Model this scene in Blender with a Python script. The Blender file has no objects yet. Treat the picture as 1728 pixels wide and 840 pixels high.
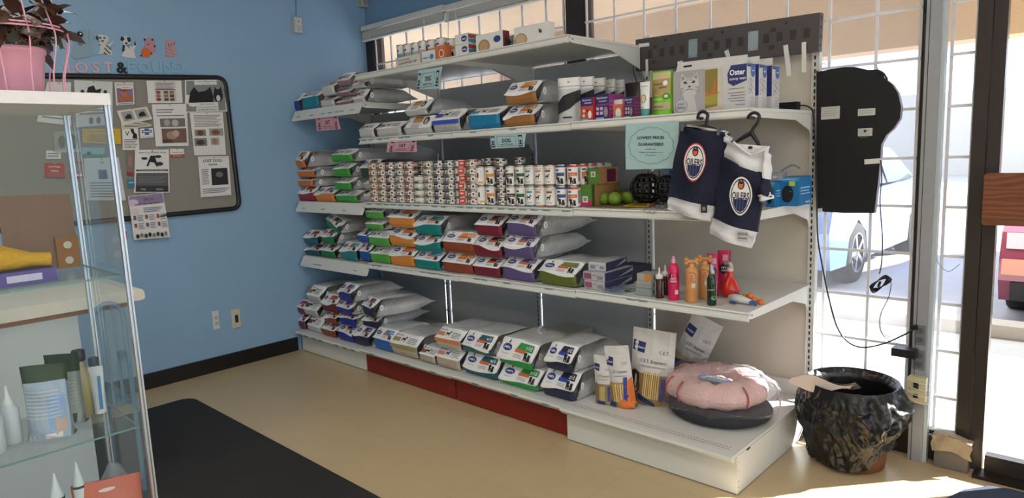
import bpy, math, random
from mathutils import Vector, Matrix, noise
SC = bpy.context.scene
# ---------------------------------------------------------------- camera, light, exposure
CAM = Vector((4.8226, -3.3289, 1.4460))
RT = Vector((0.7292580688254219, 0.6830037843263698, -0.04109135735010411))
UP = Vector((-0.06660272625839346, 0.1306256622558657, 0.9891921012701053))
FW = Vector((-0.6809895343600852, 0.7186395250444234, -0.14074973227669044))
F = 1137.4
cd = bpy.data.cameras.new('camera'); cam = bpy.data.objects.new('camera', cd); SC.collection.objects.link(cam)
m = Matrix.Identity(4)
for i in range(3):
    m[i][0] = RT[i]; m[i][1] = UP[i]; m[i][2] = -FW[i]; m[i][3] = CAM[i]
cam.matrix_world = m
cd.sensor_width = 36; cd.lens = F/1728*36; cd.clip_start = .05; cd.clip_end = 200
SC.camera = cam
SC.view_settings.view_transform = 'Standard'; SC.view_settings.look = 'None'
SC.view_settings.gamma = 1; SC.view_settings.use_curve_mapping = False
SC.view_settings.exposure = 0.0
SC.cycles.use_denoising = True
SC.cycles.max_bounces = 9; SC.cycles.transparent_max_bounces = 24; SC.cycles.diffuse_bounces = 4
SC.cycles.caustics_reflective = False; SC.cycles.caustics_refractive = False
SC.cycles.sample_clamp_indirect = 6

def ray(px, py): return RT*((px-864)/F) - UP*((py-420)/F) + FW
def az(px, py, z): d = ray(px, py); return CAM + d*((z-CAM.z)/d.z)
def ay(px, py, y): d = ray(px, py); return CAM + d*((y-CAM.y)/d.y)
def ax(px, py, x): d = ray(px, py); return CAM + d*((x-CAM.x)/d.x)

W = bpy.data.worlds.new('sky'); SC.world = W; W.use_nodes = True
bg = W.node_tree.nodes['Background']; bg.inputs[0].default_value = (.80, .89, 1, 1); bg.inputs[1].default_value = 3.6
sd = bpy.data.lights.new('sun', 'SUN'); sd.energy = 40; sd.angle = math.radians(.6); sd.color = (1, .93, .82)
sun = bpy.data.objects.new('sun', sd); SC.collection.objects.link(sun)
EL = math.radians(27); SD = Vector((-.655*math.cos(EL), -.755*math.cos(EL), -math.sin(EL)))
sun.rotation_euler = SD.to_track_quat('-Z', 'Y').to_euler(); sun.location = (8, 8, 6)
def area(name, loc, rot, sx, sy, e, col=(1, 1, 1), portal=False):
    l = bpy.data.lights.new(name, 'AREA'); l.shape = 'RECTANGLE'; l.size = sx; l.size_y = sy; l.energy = e; l.color = col
    o = bpy.data.objects.new(name, l); SC.collection.objects.link(o); o.location = loc; o.rotation_euler = rot
    if portal: l.cycles.is_portal = True
    return o
# sampling portals in the window openings (they add no light of their own)
area('window_portal', (2.2, .12, 1.4), (math.radians(-90), 0, 0), 4.2, 2.5, 1, portal=True)
area('window_portal', (6.2, .12, 1.4), (math.radians(-90), 0, 0), 3.3, 2.5, 1, portal=True)
area('window_portal', (8.02, -3.2, 1.5), (0, math.radians(90), 0), 2.4, 3.6, 1, portal=True)  # portal of the added opening in the unseen right wall

# ---------------------------------------------------------------- materials
def lin(c):
    if isinstance(c, str):
        c = [int(c[i:i+2], 16)/255 for i in (0, 2, 4)]
        c = [x/12.92 if x <= .04045 else ((x+.055)/1.055)**2.4 for x in c]
    return tuple(c)
MATS = {}
def mat(name, col, rough=.5, metal=0, var=.06, scale=30, bump=0, bscale=60, coat=0, trans=0, alpha=1, spec=.5):
    if name in MATS: return MATS[name]
    M = bpy.data.materials.new(name); M.use_nodes = True; nt = M.node_tree; N = nt.nodes; L = nt.links
    b = N['Principled BSDF']; c = lin(col)
    b.inputs['Roughness'].default_value = rough; b.inputs['Metallic'].default_value = metal
    b.inputs['Coat Weight'].default_value = coat; b.inputs['Transmission Weight'].default_value = trans
    b.inputs['Specular IOR Level'].default_value = spec
    b.inputs['Alpha'].default_value = alpha
    tc = N.new('ShaderNodeTexCoord'); no = N.new('ShaderNodeTexNoise'); no.inputs['Scale'].default_value = scale
    no.inputs['Detail'].default_value = 3
    L.new(tc.outputs['Object'], no.inputs['Vector'])
    mx = N.new('ShaderNodeMix'); mx.data_type = 'RGBA'
    mx.inputs['A'].default_value = (*[min(1, x*(1-var)) for x in c], 1); mx.inputs['B'].default_value = (*[min(1, x*(1+var)) for x in c], 1)
    L.new(no.outputs['Fac'], mx.inputs['Factor']); L.new(mx.outputs['Result'], b.inputs['Base Color'])
    if bump:
        n2 = N.new('ShaderNodeTexNoise'); n2.inputs['Scale'].default_value = bscale; n2.inputs['Detail'].default_value = 4
        L.new(tc.outputs['Object'], n2.inputs['Vector'])
        bp = N.new('ShaderNodeBump'); bp.inputs['Strength'].default_value = bump; bp.inputs['Distance'].default_value = .01
        L.new(n2.outputs['Fac'], bp.inputs['Height']); L.new(bp.outputs['Normal'], b.inputs['Normal'])
    MATS[name] = M
    return M
def C(hexcol, rough=.55, **k): return mat('paint_'+hexcol+('_g' if rough < .4 else ''), hexcol, rough, **k)
white = mat('shelf_enamel', 'd3d4d0', .38, var=.03)
warm_lit_panel = mat('panel_enamel_warm_lit', 'c9c2b6', .5, var=.03)  # white panel of the last bay, warm light put into its colour
cool_lit_panel = mat('panel_enamel_cool_lit', 'bcc0c4', .5, var=.04)  # the same white panels, cooler light put into their colour
paper = mat('paper', 'e6e6e4', .8, var=.02)
ink = mat('ink', '1c1c20', .7); inkg = mat('ink_grey', '77777c', .7)
black_plastic = mat('black_plastic', '141418', .4)
steel = mat('steel', '9a9da2', .3, metal=1)
tin = mat('tin', 'b9b5ab', .3, metal=1, var=.1)
alu = mat('brushed_aluminium', 'b4bac0', .35, metal=1)
silver_film = mat('bag_film', 'c2c4c7', .28, var=.2, scale=14, bump=.8, bscale=24, coat=.4)
label_white = mat('bag_label_white', 'e9e9ea', .35, var=.02, bump=.12, bscale=14)

def glass_mat(name, tint=(.93, .97, .96), gloss=.1, rough=.0, diffuse=0, dcol=(.9, .93, 1)):
    M = bpy.data.materials.new(name); M.use_nodes = True; nt = M.node_tree; N = nt.nodes; L = nt.links
    N.remove(N['Principled BSDF']); out = N['Material Output']
    t = N.new('ShaderNodeBsdfTransparent'); t.inputs[0].default_value = (*tint, 1)
    g = N.new('ShaderNodeBsdfGlossy'); g.inputs['Roughness'].default_value = rough
    fr = N.new('ShaderNodeLayerWeight'); fr.inputs['Blend'].default_value = gloss
    mx = N.new('ShaderNodeMixShader'); ml = N.new('ShaderNodeMath'); ml.operation = 'MULTIPLY'; ml.inputs[1].default_value = .4; L.new(fr.outputs['Fresnel'], ml.inputs[0]); L.new(ml.outputs[0], mx.inputs[0])
    L.new(t.outputs[0], mx.inputs[1]); L.new(g.outputs[0], mx.inputs[2])
    last = mx
    if diffuse:
        tc = N.new('ShaderNodeTexCoord'); no = N.new('ShaderNodeTexNoise'); no.inputs['Scale'].default_value = 9; L.new(tc.outputs['Object'], no.inputs['Vector'])
        mr = N.new('ShaderNodeMapRange'); mr.inputs['To Min'].default_value = diffuse*.7; mr.inputs['To Max'].default_value = diffuse*1.3; L.new(no.outputs['Fac'], mr.inputs['Value'])
        d = N.new('ShaderNodeBsdfTranslucent'); d.inputs[0].default_value = (*dcol, 1)
        d2 = N.new('ShaderNodeBsdfDiffuse'); d2.inputs[0].default_value = (*dcol, 1)
        ad = N.new('ShaderNodeMixShader'); ad.inputs[0].default_value = .35; L.new(d.outputs[0], ad.inputs[1]); L.new(d2.outputs[0], ad.inputs[2])
        m2 = N.new('ShaderNodeMixShader'); L.new(mr.outputs[0], m2.inputs[0]); L.new(last.outputs[0], m2.inputs[1]); L.new(ad.outputs[0], m2.inputs[2]); last = m2
    L.new(last.outputs[0], out.inputs[0]); MATS[name] = M
    return M
glass = glass_mat('display_glass', (.965, .985, .985), .05, 0, .022, (.85, .93, .95))  # faint white scatter stands in for reflected haze on the panes
glass_edge = mat('glass_edge', '5f7f7a', .2)
win_glass = glass_mat('perforated_film_glass', (.80, .83, .88), .04, 0, .07)
clear_glass = glass_mat('door_glass', (.95, .96, .97), .04)
poly = glass_mat('clear_polythene', (.985, .985, .99), .10, .10, .10, (.97, .97, 1))

# ---------------------------------------------------------------- mesh builder
FONT = {}
HEAVY = set('LOSTFUND&')
for word in ('LOWEST PRICES', 'GUARANTEED!!', 'OILERS', 'Oster', 'LOST DOG:', 'NOVA', 'DM', 'DOG', 'CAT', "Hill's"): HEAVY.add(word)
def glyphs(s):
    if s not in FONT:
        c = bpy.data.curves.new('t', 'FONT'); c.body = s; c.size = 1; c.offset = .022 if s in HEAVY else .004; c.resolution_u = 2; c.fill_mode = 'FRONT'
        o = bpy.data.objects.new('t', c); SC.collection.objects.link(o)
        dg = bpy.context.evaluated_depsgraph_get(); me = o.evaluated_get(dg).to_mesh()
        v = [(p.co.x, p.co.y) for p in me.vertices]; f = [tuple(q.vertices) for q in me.polygons]
        xs = [a[0] for a in v] or [0]
        FONT[s] = (v, f, min(xs), max(xs))
        o.evaluated_get(dg).to_mesh_clear(); bpy.data.objects.remove(o); bpy.data.curves.remove(c)
    return FONT[s]
class MB:
    def __init__(s): s.v = []; s.f = []; s.m = []; s.mats = []; s.sm = []
    def mi(s, M):
        if M not in s.mats: s.mats.append(M)
        return s.mats.index(M)
    def add(s, v, f, M, sm=False):
        b = len(s.v); s.v += [Vector(p) for p in v]; i = s.mi(M)
        for q in f: s.f.append(tuple(b+k for k in q)); s.m.append(i); s.sm.append(sm)
        return s
    def box(s, a, b, M, T=None):
        x0, y0, z0 = a; x1, y1, z1 = b
        v = [(x, y, z) for x in (x0, x1) for y in (y0, y1) for z in (z0, z1)]
        if T: v = [T @ Vector(p) for p in v]
        return s.add(v, [(0, 1, 3, 2), (4, 6, 7, 5), (0, 4, 5, 1), (2, 3, 7, 6), (0, 2, 6, 4), (1, 5, 7, 3)], M)
    def quad(s, a, b, c, d, M): return s.add([a, b, c, d], [(0, 1, 2, 3)], M)
    def tube(s, pts, r, M, n=8, closed=False):
        pts = [Vector(p) for p in pts]; k = len(pts); V = []; Fc = []
        prev = None
        for i, p in enumerate(pts):
            if closed: t = pts[(i+1) % k]-pts[i-1]
            else: t = pts[min(i+1, k-1)]-pts[max(i-1, 0)]
            t = t.normalized() if t.length > 1e-9 else Vector((0, 0, 1))
            if prev is None: prev = t.orthogonal().normalized()
            a = prev - t*prev.dot(t)
            a = a.normalized() if a.length > 1e-6 else t.orthogonal().normalized()
            prev = a; b = t.cross(a); rr = r[i] if isinstance(r, (list, tuple)) else r
            V += [p+a*math.cos(2*math.pi*j/n)*rr+b*math.sin(2*math.pi*j/n)*rr for j in range(n)]
        for i in range(k if closed else k-1):
            q = (i+1) % k
            for j in range(n): Fc.append((i*n+j, i*n+(j+1) % n, q*n+(j+1) % n, q*n+j))
        s.add(V, Fc, M, True)
        if not closed: s.add(V[:n], [tuple(range(n))[::-1]], M); s.add(V[-n:], [tuple(range(n))], M)
        return s
    def lathe(s, prof, M, c=(0, 0, 0), n=24, T=None, cap=True, sx=1, sy=1):
        V = []; Fc = []
        for r, z in prof:
            for j in range(n):
                a = 2*math.pi*j/n; V.append(Vector((c[0]+r*math.cos(a)*sx, c[1]+r*math.sin(a)*sy, c[2]+z)))
        for i in range(len(prof)-1):
            for j in range(n): Fc.append((i*n+j, i*n+(j+1) % n, (i+1)*n+(j+1) % n, (i+1)*n+j))
        if T: V = [T @ p for p in V]
        s.add(V, Fc, M, True)
        if cap: s.add(V[:n], [tuple(range(n))[::-1]], M); s.add(V[-n:], [tuple(range(n))], M)
        return s
    def prism(s, pts, O, X, Y, N, t, M, M2=None):
        O, X, Y, N = map(Vector, (O, X, Y, N)); n = len(pts)
        a = [O+X*x+Y*y+N*t for x, y in pts]; b = [O+X*x+Y*y for x, y in pts]
        s.add(a, [tuple(range(n))], M)
        if t: s.add(b, [tuple(range(n))[::-1]], M2 or M); s.add(a+b, [(i, i+n, (i+1) % n+n, (i+1) % n) for i in range(n)], M2 or M)
        return s
    def text(s, t, size, O, X, Y, N, M, align='C', lift=.0006, wid=None, depth=0):
        v, f, a, b = glyphs(t); O, X, Y, N = map(Vector, (O, X, Y, N))
        off = {'C': (a+b)/2, 'L': a, 'R': b}[align]; sx = size
        if wid: sx = wid/max(b-a, 1e-6)
        P = [O+X*((x-off)*sx)+Y*(y*size)+N*(lift+depth) for x, y in v]
        s.add(P, f, M)
        if depth:
            n = len(P); Q = [p-N*depth for p in P]; ec = {}
            for q in f:
                for i in range(len(q)):
                    e = (q[i], q[(i+1) % len(q)]); ec[e] = 1
            s.add(P+Q, [(e[0], e[0]+n, e[1]+n, e[1]) for e in ec if (e[1], e[0]) not in ec], M)
        return s
    def disc(s, O, X, Y, N, rx, ry, M, lift=.0006, n=20, a0=0, cx=0, cy=0):
        O, X, Y, N = map(Vector, (O, X, Y, N))
        return s.add([O+X*(cx+rx*math.cos(a0+2*math.pi*i/n))+Y*(cy+ry*math.sin(a0+2*math.pi*i/n))+N*lift for i in range(n)], [tuple(range(n))], M)
    def rect(s, O, X, Y, N, x0, y0, x1, y1, M, lift=.0006):
        O, X, Y, N = map(Vector, (O, X, Y, N))
        return s.add([O+X*x+Y*y+N*lift for x, y in ((x0, y0), (x1, y0), (x1, y1), (x0, y1))], [(0, 1, 2, 3)], M)
    def poly(s, pts, O, X, Y, N, M, lift=.0006):
        O, X, Y, N = map(Vector, (O, X, Y, N))
        return s.add([O+X*x+Y*y+N*lift for x, y in pts], [tuple(range(len(pts)))], M)
    def ball(s, c, r, M, n=16, sx=1, sy=1, sz=1, f=None):
        prof = [(max(.0005, r*math.sin(math.pi*i/(n//2))), -r*math.cos(math.pi*i/(n//2))) for i in range(n//2+1)]
        V0 = len(s.v); s.lathe([(a, b*sz) for a, b in prof], M, c, n, None, True, sx, sy)
        if f:
            for i in range(V0, len(s.v)): s.v[i] = f(s.v[i])
        return s
    def grid(s, fn, nu, nv, M, sm=True, flip=False):
        V = [fn(i/nu, j/nv) for j in range(nv+1) for i in range(nu+1)]
        Fc = [(j*(nu+1)+i, j*(nu+1)+i+1, (j+1)*(nu+1)+i+1, (j+1)*(nu+1)+i) for j in range(nv) for i in range(nu)]
        if flip: Fc = [q[::-1] for q in Fc]
        return s.add(V, Fc, M, sm)
    def build(s, name, parent=None, label=None, cat=None, group=None, kind=None, origin=None):
        me = bpy.data.meshes.new(name); o0 = Vector(origin) if origin is not None else Vector((0, 0, 0))
        me.from_pydata([p-o0 for p in s.v], [], s.f)
        for M in s.mats: me.materials.append(M)
        me.polygons.foreach_set('material_index', s.m); me.polygons.foreach_set('use_smooth', s.sm); me.update()
        o = bpy.data.objects.new(name, me); SC.collection.objects.link(o)
        if origin is not None: o.location = o0
        if parent: o.parent = parent
        tag(o, label, cat, group, kind)
        return o
def tag(o, label=None, cat=None, group=None, kind=None):
    if label: o['label'] = label
    if cat: o['category'] = cat
    if group: o['group'] = group
    if kind: o['kind'] = kind
    return o
def empty(name, loc, label, cat, group=None, rot=(0, 0, 0), kind=None):
    o = bpy.data.objects.new(name, None); SC.collection.objects.link(o); o.location = loc; o.rotation_euler = rot; o.empty_display_size = .05
    return tag(o, label, cat, group, kind)
def bez(pts, n=8):
    pts = [Vector(p) for p in pts]; out = []
    for i in range(len(pts)-1):
        p0 = pts[max(i-1, 0)]; p1 = pts[i]; p2 = pts[i+1]; p3 = pts[min(i+2, len(pts)-1)]
        for k in range(n):
            t = k/n; out.append(.5*((2*p1)+(p2-p0)*t+(2*p0-5*p1+4*p2-p3)*t*t+(3*p1-p0-3*p2+p3)*t**3))
    return out+[pts[-1]]
FX, FY, FN = Vector((1, 0, 0)), Vector((0, 0, 1)), Vector((0, -1, 0))      # faces the room from the window wall
WX, WY, WN = Vector((0, 1, 0)), Vector((0, 0, 1)), Vector((1, 0, 0))       # faces the room from the blue wall
X0, X1, X2, X3, X4 = .13, .985, 1.90, 2.765, 3.665
WALLX = .09; WY0 = .06
ORD = ['lowest', 'second', 'third', 'fourth', 'fifth', 'sixth']

# ---------------------------------------------------------------- room shell
def shader(name): 
    M = bpy.data.materials.new(name); M.use_nodes = True; return M, M.node_tree.nodes, M.node_tree.links
floor_m, N, L = shader('linoleum_tiles'); b = N['Principled BSDF']
tc = N.new('ShaderNodeTexCoord'); br = N.new('ShaderNodeTexBrick'); br.offset = 0; br.inputs['Scale'].default_value = 1
br.inputs['Brick Width'].default_value = .457; br.inputs['Row Height'].default_value = .457; br.inputs['Mortar Size'].default_value = .0014
br.inputs['Color1'].default_value = (*lin('c0ab86'), 1); br.inputs['Color2'].default_value = (*lin('bca782'), 1); br.inputs['Mortar'].default_value = (*lin('ad9872'), 1)
no = N.new('ShaderNodeTexNoise'); no.inputs['Scale'].default_value = 6; no.inputs['Detail'].default_value = 8
no2 = N.new('ShaderNodeTexNoise'); no2.inputs['Scale'].default_value = 140
mx = N.new('ShaderNodeMix'); mx.data_type = 'RGBA'; mx.blend_type = 'MULTIPLY'; mx.inputs['Factor'].default_value = 1
cr = N.new('ShaderNodeMapRange'); cr.inputs['To Min'].default_value = .86; cr.inputs['To Max'].default_value = 1.12
L.new(tc.outputs['Object'], br.inputs['Vector']); L.new(tc.outputs['Object'], no.inputs['Vector']); L.new(tc.outputs['Object'], no2.inputs['Vector'])
av = N.new('ShaderNodeMath'); av.operation = 'MULTIPLY_ADD'; av.inputs[1].default_value = .5; L.new(no.outputs['Fac'], av.inputs[0])
hv = N.new('ShaderNodeMath'); hv.operation = 'MULTIPLY'; hv.inputs[1].default_value = .5; L.new(no2.outputs['Fac'], hv.inputs[0]); L.new(hv.outputs[0], av.inputs[2])
L.new(av.outputs[0], cr.inputs['Value']); L.new(br.outputs['Color'], mx.inputs['A']); L.new(cr.outputs[0], mx.inputs['B']); L.new(mx.outputs['Result'], b.inputs['Base Color'])
b.inputs['Roughness'].default_value = .33
blue = mat('blue_wall_paint', '86a9c8', .6, var=.04, scale=3, bump=.15, bscale=120)
bluew = mat('blue_header_paint', '7299be', .6, var=.04, scale=3, bump=.15, bscale=120)
ceil_m = mat('ceiling_tile', 'd8d8d4', .9)
frame_m = mat('bronze_storefront_frame', '2b2422', .35, var=.1)
dark_base = mat('black_vinyl_base', '0b0a0c', .35)
def struct(mb, name): return mb.build(name, kind='structure')
struct(MB().box((WALLX-.1, -7, -.1), (8.1, WY0+.1, 0), floor_m), 'floor')
struct(MB().box((WALLX-.1, -7, 2.95), (8.1, WY0+.3, 3.05), ceil_m), 'ceiling')
struct(MB().box((WALLX-.12, -7, 0), (WALLX, WY0+.12, 2.95), blue), 'wall_left')
struct(MB().box((WALLX-.1, -7.1, 0), (8.1, -7, 2.95), C('b9bfc4')), 'wall_back')
struct(MB().box((8, -7, 0), (8.1, -5, 2.95), C('b9bfc4')).box((8, -1.4, 0), (8.1, WY0, 2.95), C('b9bfc4')).box((8, -5, 0), (8.1, -1.4, .3), C('b9bfc4')).box((8, -5, 2.7), (8.1, -1.4, 2.95), C('b9bfc4')), 'wall_right')  # opening in this unseen wall added to let in sky fill
struct(MB().box((WALLX, WY0-.02, 2.50), (8.1, WY0+.12, 2.95), bluew), 'wall_front')
struct(MB().box((WALLX, -7, 0), (WALLX+.012, -.80, .105), dark_base), 'baseboard_left')
# storefront frame
fb = MB()
fb.box((WALLX, WY0-.03, 0), (4.30, WY0+.08, .115), frame_m).box((WALLX, WY0-.03, 2.47), (4.30, WY0+.08, 2.50), frame_m)
fb.box((WALLX, WY0-.03, .115), (WALLX+.10, WY0+.08, 2.47), frame_m)
fb.box((2.17, WY0-.03, .115), (2.30, WY0+.08, 2.47), frame_m).box((4.09, WY0-.02, .115), (4.14, WY0+.08, 2.47), frame_m)
struct(fb, 'trim_1')
def window(n, x0, x1, z0, z1, gm):
    f = MB(); t = .012
    f.box((x0, WY0+.0, z0), (x0+t, WY0+.05, z1), frame_m).box((x1-t, WY0, z0), (x1, WY0+.05, z1), frame_m).box((x0, WY0, z0), (x1, WY0+.05, z0+t), frame_m).box((x0, WY0, z1-t), (x1, WY0+.05, z1), frame_m)
    o = struct(f, 'window_%d' % n)
    MB().box((x0+t, WY0+.035, z0+t), (x1-t, WY0+.041, z1-t), gm).build('pane', o)
window(1, WALLX+.1, 2.17, .115, 2.47, win_glass); window(2, 2.30, 4.09, .115, 2.47, win_glass); window(3, 4.14, 4.285, .115, 2.47, glass_mat('light_film_glass', (.9, .92, .95), .04, 0, .05))
# door with dark jamb
struct(MB().box((4.285, WY0-.06, 0), (4.335, WY0+.08, 2.47), frame_m).box((5.30, WY0-.06, 0), (5.5, WY0+.08, 2.5), frame_m).box((4.285, WY0-.06, 2.40), (5.4, WY0+.08, 2.50), frame_m), 'trim_2')
dr = MB().box((4.337, WY0-.05, .01), (4.383, WY0, 2.39), frame_m).box((4.392, WY0-.05, .01), (5.29, WY0, .085), frame_m).box((4.392, WY0-.05, 2.30), (5.29, WY0, 2.39), frame_m).box((4.62, WY0-.05, .085), (5.29, WY0, 2.30), frame_m)  # solid part beyond the glass added out of view to narrow the sunbeam
door = struct(dr, 'door_1')
MB().box((4.385, WY0-.03, .085), (4.62, WY0-.024, 2.30), clear_glass).build('pane', door)
wood = mat('oak_board', '8a5330', .5)
nt = wood.node_tree; wv = nt.nodes.new('ShaderNodeTexWave'); wv.inputs['Scale'].default_value = 6; wv.inputs['Distortion'].default_value = 14; wv.inputs['Detail'].default_value = 3; wv.bands_direction = 'Z'
mp = nt.nodes.new('ShaderNodeMapping'); mp.inputs['Scale'].default_value = (.35, 1, 2.2); tcx = nt.nodes.new('ShaderNodeTexCoord'); nt.links.new(tcx.outputs['Object'], mp.inputs[0]); nt.links.new(mp.outputs[0], wv.inputs['Vector'])
rp = nt.nodes.new('ShaderNodeMix'); rp.data_type = 'RGBA'; rp.inputs['A'].default_value = (*lin('5e331b'), 1); rp.inputs['B'].default_value = (*lin('7f4929'), 1)
nt.links.new(wv.outputs['Fac'], rp.inputs['Factor']); nt.links.new(rp.outputs['Result'], nt.nodes['Principled BSDF'].inputs['Base Color'])
wb = MB(); pr_ = []
for cx_, cz_, a0 in ((.62, .095, 0), (.01, .095, 90), (.01, .01, 180), (.62, .01, 270)):
    for k in range(4):
        a = math.radians(a0+k*30); pr_.append((cx_+.01*math.cos(a), cz_*1.0+(.10 if a0 < 180 else 0)+.01*math.sin(a)))
wb.prism(pr_, (4.35, -.07, 1.085), FX, FY, FN, .03, wood)
tag(wb.build('wooden_push_board'), 'brown oak grained board fixed across the dark glass door', 'board')
MB().box((4.45, -.07, 1.14), (4.48, WY0-.05, 1.2), steel).box((4.7, -.07, 1.14), (4.73, WY0-.05, 1.2), steel).build('bracket', bpy.data.objects['wooden_push_board'])
# rest of storefront beyond the door
fb = MB().box((5.5, WY0-.03, 0), (8, WY0+.08, .115), frame_m).box((6.7, WY0-.03, .115), (6.8, WY0+.08, 2.47), frame_m)
struct(fb, 'trim_3')
# unseen ceiling panels, added as fill light for the interior
diff = bpy.data.materials.new('fill_light_diffuser'); diff.use_nodes = True
e_ = diff.node_tree.nodes['Principled BSDF']; e_.inputs['Emission Color'].default_value = (1, .97, .9, 1); e_.inputs['Emission Strength'].default_value = 2.0; e_.inputs['Base Color'].default_value = (.9, .9, .9, 1)
for i, (x, y) in enumerate(((2.2, -2.6), (5.2, -2.6), (2.2, -5.2), (5.2, -5.2))):
    t = empty('ceiling_fill_light', (x, y, 2.94), 'unseen ceiling panel added as fill light, %s' % ('left front', 'right front', 'left rear', 'right rear')[i], 'lamp', 'added fill lights')
    MB().box((-.62, -.32, -.02), (.62, .32, .0), white).build('frame', t)
    MB().box((-.58, -.28, -.03), (.58, .28, -.021), diff).build('diffuser', t)
    area('ceiling_fill_lamp', (x, y, 2.90), (0, 0, 0), 1.16, .56, 16, (1, .96, .9))

# ---------------------------------------------------------------- outside
asph = mat('sunlit_pavement', 'a3a3a6', .9, var=.15, scale=3)
struct(MB().box((-30, WY0+.12, -.14), (30, 40, -.04), asph), 'ground')
struct(MB().box((-6, WY0+.12, -.04), (12, 2.4, -.005), mat('concrete_walk', 'c4c2bd', .9, var=.08, scale=4)), 'sidewalk')
beige = mat('beige_stucco', 'cfb595', .9, var=.12, scale=1.3, bump=.3, bscale=40)
struct(MB().box((-6, WY0+.12, 2.56), (12, 2.0, 2.7), beige).box((-6, 1.8, 2.03), (12, 2.05, 3.3), beige), 'canopy')
for i, x in enumerate((-2.4, .35)):
    MB().box((x-.22, 1.55, -.005), (x+.22, 1.79, 2.56), mat('brown_brick', '9a6f5c', .9, var=.2, scale=8)).build('canopy_pillar', label=('brown pillar under the beige canopy, seen through the window corner' if i else 'brown pillar far left under the beige canopy'), cat='pillar', group='canopy pillars')
struct(MB().box((-30, 26, -.1), (30, 27, 3.0), C('b9b4ac')), 'far_building')

# ---------------------------------------------------------------- gondola shelving
red = mat('red_kick_enamel', '7a1b14', .45, var=.05)
slot = mat('slot_shadow', '25272b', .8)
tagm = mat('price_tag_paper', '9fc0c2', .7); tagd = mat('price_tag_print', '4e6e74', .8)
gd = empty('gondola_frame', (X0, 0, 0), 'long white steel shop shelving frame with shade-toned white back panels along the window', 'shelving')
def P(mb, name, parent=gd, label=None):     # parts are built in world space, then parented
    o = mb.build(name, label=label); o.parent = parent; o.matrix_parent_inverse = Matrix.Translation(parent.location).inverted() if parent.type == 'EMPTY' else Matrix.Identity(4)
    return o
for i, (a, b, top, M_) in enumerate(((X0, X1, 1.80, cool_lit_panel), (X1, X2, 1.925, cool_lit_panel), (X2, X3, 1.97, cool_lit_panel), (X3, X4, 1.87, warm_lit_panel))):
    P(MB().box((a+.025, 0, .12), (b-.025 if i > 0 else b-.04, .012, top), M_), 'back_panel', label='white back panel tinted as if warmly lit' if i == 3 else None)
for i, x in enumerate((X0, X1, X2, X3, X4)):
    top = (1.84, 2.06, 2.06, 2.05, 1.90)[i]
    mb = MB().box((x-.017, -.012, 0), (x+.017, .025, top), white if i > 2 else mat('upright_shaded_enamel', 'b9bdc2', .4))  # left uprights are white too, greyed in colour as if shaded
    z = .2
    while z < top-.03:
        mb.box((x-.006, -.0135, z), (x+.001, -.0125, z+.018), slot); z += .0305
    P(mb, 'upright')
def deck(x0, x1, yf, z, kick, tags):
    P(MB().box((x0, yf, z-.012), (x1, 0, z), white), 'base_deck')
    mb = MB(); mb.add([(x0, yf, z), (x1, yf, z), (x1, yf-.012, z-.032), (x0, yf-.012, z-.032)], [(0, 1, 2, 3)], white)
    mb.add([(x0, yf, z), (x1, yf, z), (x1, yf-.03, z-.002), (x0, yf-.03, z-.002), (x0, yf-.034, z-.014), (x1, yf-.034, z-.014), (x0, yf-.014, z-.034), (x1, yf-.014, z-.034)], [(0, 3, 2, 1), (3, 4, 5, 2), (4, 6, 7, 5)], white)
    mb.add([(x0, yf, z), (x0, yf-.03, z-.002), (x0, yf-.034, z-.014), (x0, yf-.014, z-.034)], [(0, 1, 2, 3)], white).add([(x1, yf, z), (x1, yf-.03, z-.002), (x1, yf-.034, z-.014), (x1, yf-.014, z-.034)], [(3, 2, 1, 0)], white)
    rail = P(mb, 'base_rail')
    P(MB().box((x0+.004, yf+.02, .005), (x1-.004, yf+.035, z-.012), kick), 'kick_panel', label='dark red kick panel' if kick == red else None)
    for t in tags: P(price_tag(x0+t, yf-.035, z-.008), 'price_tag', rail)
def price_tag(x, y, z, w=.055, h=.024):
    mb = MB(); o = Vector((x, y, z)); d = Vector((0, .012, -.022)).normalized(); n = Vector((0, -.022, -.012)).normalized()*1
    o = o+n*.002
    mb.quad(o, o+FX*w, o+FX*w+d*h, o+d*h, tagm)
    for k in range(3): mb.quad(o+FX*.006+d*(.005+k*.006)+n*.0006, o+FX*(w*.8-.008*k)+d*(.005+k*.006)+n*.0006, o+FX*(w*.8-.008*k)+d*(.0075+k*.006)+n*.0006, o+FX*.006+d*(.0075+k*.006)+n*.0006, tagd)
    return mb
deck(X0, X1, -.80, .165, white, (.06, .13, .24, .33, .55, .65, .75))
deck(X1, X2, -.80, .175, red, (.12, .5, .75))
deck(X2, X3, -.80, .18, red, (.2, .5, .72))
deck(X3, X4, -.83, .186, white, ())
mb = MB().box((X4-.004, -.81, .004), (X4, -.02, .172), white)
for z in (.03, .055, .1, .14): mb.box((X4, -.80, z), (X4+.0006, -.796, z+.004), slot)
mb.box((X4, -.72, .164), (X4+.002, -.69, .171), slot)
P(mb, 'side_panel')
mb = MB()
for k in range(60):
    for j, y in enumerate((-.80, -.78)):
        mb.rect((0, 0, .186), FX, Vector((0, 1, 0)), Vector((0, 0, 1)), X3+.02+k*.0141, y, X3+.027+k*.0141, y+.004, slot)
for k in range(120):
    mb.rect((0, 0, .181), FX, Vector((0, 1, 0)), Vector((0, 0, 1)), X1+.02+k*.0145, -.775, X1+.027+k*.0145, -.771, slot)
P(mb, 'slot_row')
P(MB().box((X3+.02, -.02, .186), (X4-.02, -.004, .26), white), 'rear_lip')

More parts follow.
